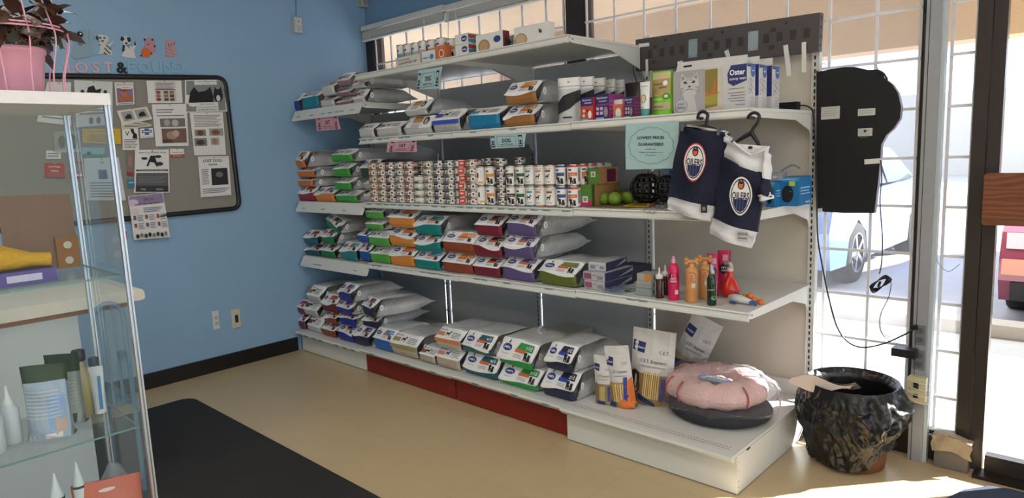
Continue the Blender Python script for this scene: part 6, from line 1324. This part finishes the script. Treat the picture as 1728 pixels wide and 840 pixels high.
note(((90, 222), (134, 220), (135, 256), (92, 258)), [('d', .3, .5, .14, .3, '6a7068'), ('d', .7, .5, .2, .35, '55605c'), ('r', .0, .0, 1, .12, 'a4acac')], 'grey photograph of animals in the middle of the covered part', '8f9896')
note(((212, 246), (226, 247), (225, 297), (214, 296)), [('d', .5, .5, .3, .2, '9a7068'), ('r', .0, .0, 1, .12, '8a2a2a')], 'narrow photograph strip left of the dog walking flyer', '77706c')
note(((214, 302), (227, 301), (227, 317), (215, 317)), [('t', 'AN', .5, .5, .3, .6, 'e0e8ee')], 'small blue card tucked left of the dog walking flyer', '3d7590')
note(((207, 390), (214, 390), (214, 403), (207, 403)), [('r', .1, .1, .5, .9, '7a1f1a')], 'small red card on the wall beneath the board', 'b03a26', x=XW, pins=False)
lm = {'p': mat('pink_letter', 'c4a8b6', .8), 'k': mat('black_letter', '0f1016', .7), 'b': mat('pale_blue_letter', '86b0cd', .8)}
for ch_, px, cc, nm in (('L', 120, 'p', 'pink wooden letter L, first of the row'), ('O', 138, 'p', 'pink wooden letter O in LOST'), ('S', 162, 'p', 'pink wooden letter S'), ('T', 183, 'p', 'pink wooden letter T'), ('&', 206, 'k', 'bold black ampersand between the two words'), ('F', 221, 'b', 'pale blue letter F, starting the second word'), ('O', 243, 'b', 'pale blue letter O in FOUND'), ('U', 265, 'b', 'pale blue letter U'), ('N', 285, 'b', 'pale blue letter N'), ('D', 302, 'b', 'pale blue letter D, last of the row')):
    b_ = ax(px, 123, XW); t_ = ax(px, 105, XW); s_ = (t_.z-b_.z)/.70; m = MB(); m.text(ch_, s_, Vector((XW, b_.y, b_.z)), WX, WY, WN, lm[cc], lift=.001, depth=.008)
    m.build('wall_letter', label=nm+' above the notice board', cat='letter', group='LOST & FOUND letters')
def cutout(pxs, label, M, extra, name='animal_cutout'):
    q = [ax(a, b, XW+.002) for a, b in pxs]; m = MB(); o = q[0]; m.prism([(p.y-o.y, p.z-o.z) for p in q], Vector((XW+.001, o.y, o.z)), WX, WY, WN, .006, M)
    for it in extra:
        if it[0] == 'd': c_ = ax(it[1], it[2], XW+.008); m.disc(c_, WX, WY, WN, it[3]*.0043, it[4]*.0043, C(it[5], .7), .001+(.0004*len(m.f)) % .003, 14)
        elif it[0] == 'l': m.tube([ax(a, b, XW+.009) for a, b in it[1:]], .0012, C('33414a', .7), 4)
        elif it[0] == 'p': m.add([ax(a, b, XW+.0085+it[3]) for a, b in it[1]], [tuple(range(len(it[1])))], C(it[2], .7))
    return m.build(name, label=label, cat='cutout', group='painted animal cutouts above the letters')
cutout([(128, 100), (120, 96), (123, 84), (126, 72), (119, 66), (119, 52), (130, 53), (137, 51), (143, 49), (144, 56), (143, 68), (150, 72), (148, 62), (150, 52), (156, 58), (159, 66), (157, 76), (152, 82), (160, 92), (150, 96)], 'large grey blue cat cutout at the left above the letters', C('86a2b2', .8), [('d', 125, 60, 4, 4, '141418'), ('d', 135, 58, 4, 4, '141418'), ('d', 126, 59, 1.2, 1.2, 'dddddd'), ('d', 136, 57, 1.2, 1.2, 'dddddd'), ('d', 131, 65, 1.5, 1, '2a3a44'), ('d', 135, 74, 3, 2.5, '5a7a8c')])
cutout([(165, 92), (168, 84), (166, 74), (170, 70), (163, 66), (163, 60), (170, 58), (180, 60), (184, 64), (182, 70), (178, 74), (184, 74), (192, 68), (190, 74), (184, 80), (188, 86), (190, 93), (184, 94), (178, 90), (172, 91)], 'white spotted dog cutout, second from the left', C('c2c4c2', .8), [('d', 169, 64, 1.3, 1.3, '222222'), ('d', 176, 64, 1.3, 1.3, '222222'), ('d', 173, 69, 1.6, 1.2, '111111'), ('d', 164, 64, 1.8, 3, '25282c')]+[('d', 168+((k*37) % 19), 76+((k*23) % 16), 1, 1, '25282c') for k in range(12)])
cutout([(204, 95), (207, 90), (206, 80), (208, 74), (203, 68), (204, 62), (212, 61), (220, 63), (221, 70), (217, 75), (223, 80), (225, 76), (228, 68), (230, 77), (226, 84), (227, 92), (229, 99), (222, 98), (214, 97)], 'black and white dog cutout with pale blue scarf, third from the left', C('c9caca', .8), [('p', [(203, 68), (204, 62), (209, 62), (208, 70)], '1d1f26', 0), ('p', [(214, 63), (220, 63), (221, 70), (216, 71)], '1d1f26', 0), ('p', [(206, 88), (207, 76), (211, 76), (210, 86)], '1d1f26', 0), ('p', [(226, 76), (228, 68), (230, 77)], '1d1f26', 0), ('p', [(211, 76), (219, 74), (219, 82)], '6d95aa', .001), ('d', 213, 73, 1.8, 1.4, '101010'), ('d', 209, 66, 1, 1, '101010')])
cutout([(237, 95), (240, 84), (245, 76), (244, 67), (250, 64), (258, 66), (261, 76), (262, 86), (256, 92), (250, 96)], 'pink cutout animal holding an orange ball, fourth from the left', C('b8838c', .8), [('d', 246, 89, 6.5, 7, 'c9622a'), ('d', 244, 67, 1.6, 1.6, '222222'), ('d', 257, 67, 1.6, 1.6, '222222'), ('d', 250, 75, 1.4, 1, '222222'), ('d', 261, 78, 1.4, 2, '4a2a30'), ('d', 254, 90, 2, 1.6, '222222'), ('d', 238, 94, 1.5, 1.2, '222222')])
cutout([(279, 96), (280, 86), (279, 76), (281, 66), (286, 68), (292, 67), (294, 74), (296, 84), (298, 92), (293, 96), (286, 95)], 'small pink striped cat cutout at the right end', C('b8909a', .8), [('d', 284, 75, 1, 1, '33222a'), ('d', 289, 75, 1, 1, '33222a'), ('d', 286, 78, 1.2, .8, '33222a'), ('d', 294, 73, 1, 1, '33222a')]+[('d', 281+((k*5) % 14), 82+k*2, 1.4, .5, '7a4a58') for k in range(7)])
# sensor, camera box, outlets
def wbox(px, py, px2, py2, d, M, name, label, cat, extra=None):
    a, b = ax(px, py, XW+.01), ax(px2, py2, XW+.01); e = empty(name, (XW, (a.y+b.y)/2, b.z), label, cat)
    m = MB(); k = .006; v = []
    for xx, kk in ((XW+.001, 0), (XW+d-k, 0), (XW+d, k)): v += [(xx, a.y+kk, b.z+kk), (xx, b.y-kk, b.z+kk), (xx, b.y-kk, a.z-kk), (xx, a.y+kk, a.z-kk)]
    m.add(v, [(8, 9, 10, 11)]+[(j*4+i, j*4+(i+1) % 4, j*4+4+(i+1) % 4, j*4+4+i) for j in range(2) for i in range(4)], M); ch(m, 'housing', e)
    if extra:
        m = MB(); extra(m, Vector((XW+d, (a.y+b.y)/2, (a.z+b.z)/2)), b.y-a.y, a.z-b.z); ch(m, 'face', e)
    return e
e = wbox(493, 29, 508, 57, .045, C('c2c5c6', .5), 'motion_sensor', 'white motion sensor high on the blue wall', 'sensor', lambda m, c, w, h: m.rect(c, WX, WY, WN, -.006, .18*h, .002, .26*h, ink, .001).rect(c, WX, WY, WN, -.3*w, -.4*h, .3*w, -.05*h, C('aeb3b5', .3), .001))
MB().tube([ax(500, 29, XW+.008), ax(498, -30, XW+.008)], .0025, C('6a7c90', .6), 5).build('wire', e).matrix_parent_inverse = Matrix.Translation(e.location).inverted()
wbox(604, -12, 616, 14, .06, C('a9a89c', .5), 'alarm_box', 'pale box high in the corner beneath the ceiling', 'box', lambda m, c, w, h: m.rect(c, WX, WY, WN, -.3*w, -.4*h, .3*w, .3*h, C('8d8c82', .5), .001))
wbox(358, 526, 373, 555, .008, C('c9cdcf', .4), 'wall_outlet', 'white double wall outlet low on the blue wall', 'outlet', lambda m, c, w, h: outlet(m, c, WX, WY, WN, C('b4b8bb', .4)))
wbox(390, 523, 409, 552, .008, C('c4bfae', .4), 'wall_jack', 'cream wall plate with a dark slot beside the white outlet', 'outlet', lambda m, c, w, h: m.rect(c, WX, WY, WN, -.012, -.028, .012, .028, C('1a1a1c', .4), .001))

# ---------------------------------------------------------------- glass display case
K = Vector((2.985, -2.775, 0)); CW, CD, ZS = .43, .37, (1.185, .79, .40)
dc = empty('display_case', (K.x-CD/2, K.y-CW/2, 0), 'tall glass display case with white top on the left', 'display case')
sl_w = C('d4d6d9', .5)
m = MB(); m.box((K.x-CD, K.y-CW, 1.600), (K.x, K.y, 1.628), sl_w); ch(m, 'top', dc)
m = MB(); m.box((K.x-CD, K.y-CW, 0), (K.x, K.y, .10), sl_w); ch(m, 'base', dc)
for x, y in ((K.x-.014, K.y-.014), (K.x-CD+.002, K.y-.014), (K.x-.014, K.y-CW+.002), (K.x-CD+.002, K.y-CW+.002)):
    m = MB(); m.box((x, y, .10), (x+.012, y+.004, 1.6), alu).box((x, y+.008, .10), (x+.012, y+.012, 1.6), alu).box((x, y+.004, .10), (x+.004, y+.008, 1.6), alu); ch(m, 'corner_post', dc)
for (a, b) in (((K.x-.002, K.y-CW+.016, .105), (K.x+.002, K.y-.016, 1.595)), ((K.x-CD+.016, K.y-.002, .105), (K.x-.016, K.y+.002, 1.595)), ((K.x-CD+.016, K.y-CW-.002, .105), (K.x-.016, K.y-CW+.002, 1.595)), ((K.x-CD-.002, K.y-CW+.016, .105), (K.x-CD+.002, K.y-.016, 1.595))):
    m = MB(); m.box(a, b, glass); ch(m, 'glass_panel', dc)
for z in ZS:
    m = MB(); m.box((K.x-CD+.02, K.y-CW+.02, z-.005), (K.x-.02, K.y-.02, z), glass); m.box((K.x-.0195, K.y-CW+.02, z-.005), (K.x-.0185, K.y-.02, z), glass_edge); m.box((K.x-CD+.02, K.y-.0195, z-.005), (K.x-.02, K.y-.0185, z), glass_edge); ch(m, 'glass_shelf', dc)
# pot and wire cage on top
zt = 1.629; pk_ = mat('pink_pot', 'd79bae', .45); pw = mat('pink_wire', 'd9a0b4', .4)
pc_ = Vector((2.83, -2.925, zt)); e = empty('flower_pot', pc_, 'pale pink flower pot with a brown leafy plant on top of the case', 'plant')
MB().lathe([(.048, 0), (.050, .003), (.063, .10), (.066, .101), (.066, .112), (.062, .112), (.058, .09), (.001, .088)], pk_, n=36, cap=False).build('pot', e)
leaf_m = mat('bronze_leaf', '4b3027', .45, var=.5, scale=14, bump=.4); leaf2 = mat('green_bronze_leaf', '3c4233', .5, var=.4, scale=14); stem_m = C('8a6a58', .6)
m = MB(); m2 = MB(); R3 = random.Random(11)
for k in range(130):
    a = R3.random()*6.283; el = R3.uniform(-.35, 1.2); L_ = R3.uniform(.03, .075); rr = R3.uniform(.02, .05)
    base = Vector((rr*math.cos(a), rr*math.sin(a), .10+R3.uniform(0, .07))); d = Vector((math.cos(a)*math.cos(el), math.sin(a)*math.cos(el), math.sin(el)+.35)).normalized()
    tip = base+d*L_; m2.tube([base, base+d*L_*.5+Vector((0, 0, .008)), tip], .0012, stem_m, 4)
    s = R3.uniform(.018, .028); nrm = Vector((R3.uniform(-1, 1), R3.uniform(-1, 1), 1)).normalized(); X = (d-nrm*d.dot(nrm)).normalized(); Y = nrm.cross(X)
    n = 8; V = [tip]; 
    for i in range(n): t = 2*math.pi*i/n; V.append(tip+X*s*(math.cos(t)+.6)*1.1+Y*s*.8*math.sin(t)*(1-.2*math.cos(t))+nrm*(-.35*s*(math.cos(t)+.4)**2+.08*s*(i % 2)))
    V[0] = tip+X*s*.6+nrm*s*.12
    m.add(V, [(0, i+1, (i+1) % n+1) for i in range(n)], leaf_m if k % 4 else leaf2, True)
m.build('leaves', e); m2.build('stems', e)
cage = empty('wire_cage', pc_, 'pale pink wire cage planter standing around the pot', 'cage')
m = MB(); prof = [(.096, 0), (.099, .05), (.114, .11), (.116, .14), (.110, .158), (.085, .24), (.045, .32), (.0, .36)]
for k in range(12):
    a = 2*math.pi*k/12+.1; m.tube(bez([Vector((r*math.cos(a), r*math.sin(a), z)) for r, z in prof], 4), .0019, pw, 6)
ch2 = m.build('bars', cage)
m = MB()
for r, z in ((.096, .003), (.112, .158), (.115, .150)): m.tube([(r*math.cos(t), r*math.sin(t), z) for t in [i*math.pi/16 for i in range(32)]], .0024, pw, 6, True)
m.build('ring', cage)
# contents of the case
def inC(dx, dy): return K.x-dx, K.y-dy
z1, z2, z3 = ZS[0]+.0005, ZS[1]+.0005, ZS[2]+.0005
x, y = inC(.13, .22)
e = empty('box', (x, y, z1), 'purple box with white lettering strip on the upper glass shelf', 'box'); m = MB(); m.box((x-.05, y-.10, z1), (x+.05, y+.08, z1+.032), C('4a3f86', .5)).box((x+.0503, y-.02, z1+.008), (x+.0508, y+.05, z1+.024), C('b9b4d0', .5)); ch(m, 'carton', e)
e = empty('plush_toy', (x, y-.02, z1+.033), 'yellow plush toy lying on the purple box', 'toy'); yp = mat('yellow_plush', 'c99a26', .9, bump=.6, bscale=70, var=.15)
m = MB(); m.tube(bez([(0, -.10, .02), (0, -.05, .045), (0, .0, .03), (0, .06, .02), (0, .10, .015)]), [.018+.020*math.sin(math.pi*min(1, (k+6)/30)) for k in range(33)], yp, 12); m.ball((0, -.085, .06), .022, yp, 12); m.build('body', e)
e = empty('corrugated_cardboard', (K.x-CD+.04, K.y-.15, z1), 'brown corrugated cardboard panel standing at the back of the case', 'cardboard'); m = MB(); m.prism([(0, 0), (.17, 0), (.165, .20), (.005, .205)], Vector((K.x-CD+.05, K.y-.20, z1)), WX, WY, WN, .004, mat('corrugated_card', '7d6456', .85, var=.08, bump=.3)); ch(m, 'sheet', e)
m = MB(); wpn = mat('tan_perforated_card', '8a6038', .8); m.prism([(0, 0), (.055, 0), (.055, .085), (.0, .085)], Vector((K.x-CD+.06, K.y-.085, z1)), WX, WY, WN, .003, wpn)
for zz_ in (.02, .062): m.disc(Vector((K.x-CD+.0632, K.y-.0575, z1+zz_)), WX, WY, WN, .010, .010, C('b9b6ac', .7), .0004)
m.build('punched_card', label='tan card with round holes beside the cardboard panel', cat='card')
def cz(dx, dy, z): return Vector((K.x-dx, K.y-dy, z))
p = cz(.13, .185, z2); pouch('food_pouch', p.x, p.y, z2, .10, .185, .06, C('8d9aa8', .4), 'pale blue standing pouch with dark green top on the middle glass shelf', 'pouches in the case', rz=62, prn=prints(('r', -.45, .0, .45, .78, '93a4b8'), ('r', .05, .1, .4, .6, '7f9fc8'), ('r', .18, .06, .4, .3, 'b09a8c'), ('r', -.05, .01, .3, .09, 'cfcfcf'), *[('r', -.42, .3+.05*k, .3, .315+.05*k, 'b4bcc6') for k in range(8)]), top=C('1f3a24', .5), tz=.78)
p = cz(.20, .13, z2); pouch('food_pouch', p.x, p.y, z2, .085, .185, .05, C('8f958e', .4), 'grey pouch with dark green top behind the pale blue pouch', 'pouches in the case', rz=50, prn=prints(('r', .1, .04, .35, .16, '2a2c2e'), *[('r', -.4, .3+.05*k, .4, .31+.05*k, 'b0b4ae') for k in range(7)]), top=C('1c3322', .5), tz=.72)
amb = C('8f8458', .25)
e = empty('case_bottle', cz(.23, .085, z2), 'amber bottle with black cap behind the pouches in the case', 'bottle'); MB().lathe([(.020, 0), (.022, .004), (.022, .11), (.014, .135), (.012, .15)], amb, n=20).build('bottle_body', e); MB().lathe([(.015, .15), (.016, .152), (.016, .178), (.014, .18)], black_plastic, n=20).build('cap', e)
tube_('case_tube', K.x-.21, K.y-.055, z2, .038, .13, C('c4cdd2', .4), C('cfd6da', .4), 'white tube with blue print near the back post of the case', prints(('r', .1, .1, .3, .8, '3f78b0')))
e = bpy.data.objects['case_tube']; e.rotation_euler = (0, 0, math.radians(60))
for k, (dx, dy) in enumerate(((.12, .30), (.16, .26))):
    e = empty('case_bottle', cz(dx, dy, z2), 'white pointed nozzle bottle at the left edge of the case, %s' % ('nearer one', 'farther one')[k], 'bottle', 'white nozzle bottles'); MB().lathe([(.018, 0), (.020, .003), (.020, .085), (.012, .10)], C('b9c0c6', .4), n=20).build('bottle_body', e); MB().lathe([(.012, .10), (.005, .12), (.002, .145)], C('c9ced2', .4), n=14).build('nozzle', e)
p = cz(.28, .06, z2)
e = empty('case_bottle', cz(.30, .035, z2), 'clear bottle with dark cap seen through the case side', 'bottle'); MB().lathe([(.018, 0), (.020, .004), (.020, .085), (.012, .11)], glass_mat('clear_bottle', (.8, .86, .9), .25, .05, .15), n=20).build('bottle_body', e); MB().lathe([(.013, .11), (.013, .132), (.011, .134)], C('3b4650', .4), n=16).build('cap', e)
# lower shelf of the case
for k, (dx, dy) in enumerate(((.10, .20), (.13, .145))):
    e = empty('case_tube', cz(dx, dy, z3), 'white pointed tube on the lower glass shelf, %s' % ('left one', 'right one')[k], 'tube', 'white pointed tubes'); MB().lathe([(.016, 0), (.017, .01), (.016, .24), (.009, .27), (.008, .272), (.002, .305)], C('bfc8cc', .35), n=18).build('tube_body', e); MB().lathe([(.0165, .236), (.0165, .242)], slot, n=18).build('band', e)
p = cz(.10, .09, z3); pouch('treat_pouch', p.x, p.y, z3, .16, .245, .06, C('b8604c', .4), 'coral red pouch with a hang hole on the lower glass shelf', rz=70, prn=prints(('d', 0, .9, .12, .02, 'd8c0b8'), ('r', -.3, .3, .3, .6, 'd9c9c0')))
p = cz(.17, .05, z3); e = empty('clear_packet', p, 'crumpled clear packet behind the coral pouch', 'packet'); MB().ball((0, 0, .13), .05, pk, 16, 1, .8, 2.6, lambda q: q+noise.noise_vector(q*30)*.012).build('packet', e)

# small counter behind the case and chair frame
e = empty('side_counter', (1.3, -2.35, 0), 'white counter shelf with a rounded front edge behind the glass case', 'counter')
cA = ax(247, 487, 1.55); 
m = MB(); zc = cA.z; ye = cA.y
prf = [(ye-.9, zc), (ye-.02, zc), (ye-.006, zc-.006), (ye, zc-.02), (ye, zc-.045), (ye-.012, zc-.052), (ye-.9, zc-.052)]
k = len(prf); V = [(1.52, a, b) for a, b in prf]+[(.92, a, b) for a, b in prf]; m.add(V, [tuple(range(k)), tuple(range(k, 2*k))[::-1]]+[(i, (i+1) % k, (i+1) % k+k, i+k) for i in range(k)], C('cfcabf', .4)); ch(m, 'top', e)
m = MB(); m.box((1.0, ye-.88, zc-.075), (1.50, ye-.04, zc-.052), C('8a5a3c', .6)); ch(m, 'underside_board', e, 'brown board under the white top')
yc_ = ax(145, 640, 1.50).y
m = MB(); m.box((.98, ye-1.3, .001), (1.50, yc_, zc-.075), C('b9bfc2', .5)); ch(m, 'cabinet', e, 'pale grey cabinet body')
bt = mat('blue_tube', '4a7ea0', .35)
e = empty('metal_chair', (1.9, -2.5, 0), 'blue tubular metal chair seen through the glass case', 'chair')
def cpt(px, py, x): return ax(px, py, x)
xx_ = 1.62
a1, a2 = cpt(160, 560, xx_), cpt(205, 512, xx_)
zt_ = cpt(180, 514, xx_).z; yL, yR = a1.y, a2.y
m = MB(); m.tube(bez([Vector((xx_, yL, .001)), Vector((xx_, yL, zt_-.12)), Vector((xx_, yL+.01, zt_-.03)), Vector((xx_, yL+.04, zt_)), Vector((xx_, yR-.04, zt_)), Vector((xx_, yR-.01, zt_-.03)), Vector((xx_, yR, zt_-.12)), Vector((xx_, yR, .001))], 5), .010, bt, 8); ch(m, 'back_frame', e)
for k in (1, 2): yy = yL+(yR-yL)*k/3; m = MB(); m.tube([(xx_, yy, zt_), (xx_, yy, .44)], .006, bt, 8); ch(m, 'spindle', e)
m = MB(); m.box((xx_-.36, yL, .42), (xx_-.012, yR, .445), C('3a6580', .6)); ch(m, 'seat', e)
for y_ in (yL+.015, yR-.015): m = MB(); m.tube([(xx_-.345, y_, .001), (xx_-.345, y_, .42)], .010, bt, 8); ch(m, 'leg', e)

# ---------------------------------------------------------------- cars and curb outside
def car(x0, x1, yb, L_, nose_to_store, paint, label, prof=None):
    pass
silv = mat('silver_blue_car_paint', '6f93cc', .25, metal=.3, coat=1, var=.03); tyre = C('1b1b1e', .9); rim = mat('alloy_rim', 'b4b8c0', .3, metal=.8); cg = mat('car_glass', '20262e', .1, coat=1)
e = empty('silver_car', (1.6, 5.0, 0), 'pale silver blue parked car nosed in to the shop, seen through the window', 'car')
cy0, cy1 = 4.25, 5.95; zo = -.04
side = [(-.55, .22), (-.6, .55), (-.45, .78), (.25, .92), (.9, 1.36), (2.1, 1.42), (2.8, 1.02), (3.35, .96), (3.5, .6), (3.45, .24), (2.98, .22), (2.9, .5), (2.62, .66), (2.34, .5), (2.26, .22), (.62, .20), (.54, .5), (.26, .66), (-.02, .5), (-.1, .22)]
side = [(a, b+zo) for a, b in side]; k = len(side)
m = MB(); V = [(a, cy0+(0 if b < .95 else .16), b) for a, b in side]+[(a, cy1-(0 if b < .95 else .16), b) for a, b in side]
m.add(V, [tuple(range(k)), tuple(range(k, 2*k))[::-1]]+[(i, i+k, (i+1) % k+k, (i+1) % k) for i in range(k)], silv); ch(m, 'body', e)
m = MB(); m.add([(a, cy1-.125 if b > 1.2 else cy1+.004, b+zo) for a, b in ((.45, .98), (1.0, 1.32), (1.6, 1.36), (1.6, .98))], [(0, 1, 2, 3)], cg); m.add([(a, cy1-.125 if b > 1.2 else cy1+.004, b+zo) for a, b in ((1.68, .98), (1.68, 1.36), (2.1, 1.36), (2.62, 1.0))], [(0, 1, 2, 3)], cg); ch(m, 'side_window', e)
for cx_ in (.26, 2.62):
    m = MB(); T = Matrix.Translation((cx_, cy1+.0, .31+zo)) @ Matrix.Rotation(math.radians(90), 4, 'X')
    m.lathe([(.20, .0), (.30, .0), (.325, .03), (.325, .17), (.30, .20), (.001, .2)], tyre, n=32, T=T, cap=False)
    wh = ch(m, 'wheel', e); m = MB()
    m.lathe([(.205, .0), (.20, .03), (.001, .05)], slot, n=32, T=T, cap=False)
    for j in range(5):
        a = 2*math.pi*j/5; m.add([T @ Vector((r_*math.cos(a+d), r_*math.sin(a+d), -.004)) for r_, d in ((.03, -.8), (.2, -.13), (.2, .13), (.03, .8))], [(0, 1, 2, 3)], rim)
    m.lathe([(.195, -.004), (.21, -.004)], rim, n=32, T=T, cap=False); m.lathe([(.04, -.008), (.001, -.01)], rim, n=16, T=T, cap=False)
    o = m.build('alloy_rim'); o.parent = wh
e.location = (1.71, 5.22, 0); e.rotation_euler = (0, 0, math.radians(-90))
mar = mat('maroon_car_paint', '8a3a55', .3, metal=.2, coat=1, var=.04)
e = empty('maroon_car', (4.95, 5.2, 0), 'maroon car parked nose towards the shop beyond the door', 'car')
prf = [(3.1, .18), (3.02, .35), (3.02, .52), (3.1, .72), (3.25, .80), (4.1, .95), (4.7, 1.42), (6.2, 1.45), (7.0, 1.0), (7.6, .95), (7.65, .3), (7.5, .18)]; prf = [(a, b+zo) for a, b in prf]; k = len(prf)
m = MB(); xa_, xb_ = 4.02, 5.8; V = [(xa_+(.0 if b < 1 else .2), a, b) for a, b in prf]+[(xb_-(.0 if b < 1 else .2), a, b) for a, b in prf]
m.add(V, [tuple(range(k))[::-1], tuple(range(k, 2*k))]+[(i, (i+1) % k, (i+1) % k+k, i+k) for i in range(k)], mar); ch(m, 'body', e)
m = MB(); m.box((4.06, 3.03, .60+zo), (4.40, 3.05, .72+zo), C('c9c9d4', .2)).box((5.42, 3.03, .60+zo), (5.76, 3.05, .72+zo), C('c9c9d4', .2)); ch(m, 'headlight', e)
m = MB(); m.box((4.46, 3.015, .56+zo), (4.86, 3.035, .74+zo), slot).box((4.96, 3.015, .56+zo), (5.36, 3.035, .74+zo), slot); ch(m, 'grille', e)
m = MB(); m.poly([(4.86, .75+zo), (4.96, .75+zo), (4.91, .55+zo)], (0, 3.01, 0), FX, FY, FN, C('d9a0a8', .3), .006); ch(m, 'emblem', e)
m = MB(); m.box((4.04, 2.99, .40+zo), (5.78, 3.03, .52+zo), C('d39a86', .5)); ch(m, 'bumper', e)
m = MB(); m.box((4.10, 3.0, .20+zo), (5.72, 3.04, .34+zo), slot); ch(m, 'lower_grille', e)
m = MB(); m.add([(4.28, 4.12, .96+zo), (5.54, 4.12, .96+zo), (5.42, 4.66, 1.39+zo), (4.40, 4.66, 1.39+zo)], [(0, 1, 2, 3)], cg); ch(m, 'windscreen', e)
for cx_ in (4.02, 5.6):
    for yy in (3.75, 6.6):
        m = MB(); m.lathe([(.001, 0), (.30, 0), (.32, .03), (.32, .17), (.30, .2), (.001, .2)], tyre, n=24, T=Matrix.Translation((cx_-.005, yy, .30+zo)) @ Matrix.Rotation(math.radians(90), 4, 'Y'), cap=False); ch(m, 'wheel', e)
struct(MB().box((-6, 2.42, -.04), (12, 2.62, .09), mat('curb_concrete', 'b4aca0', .9)), 'curb')
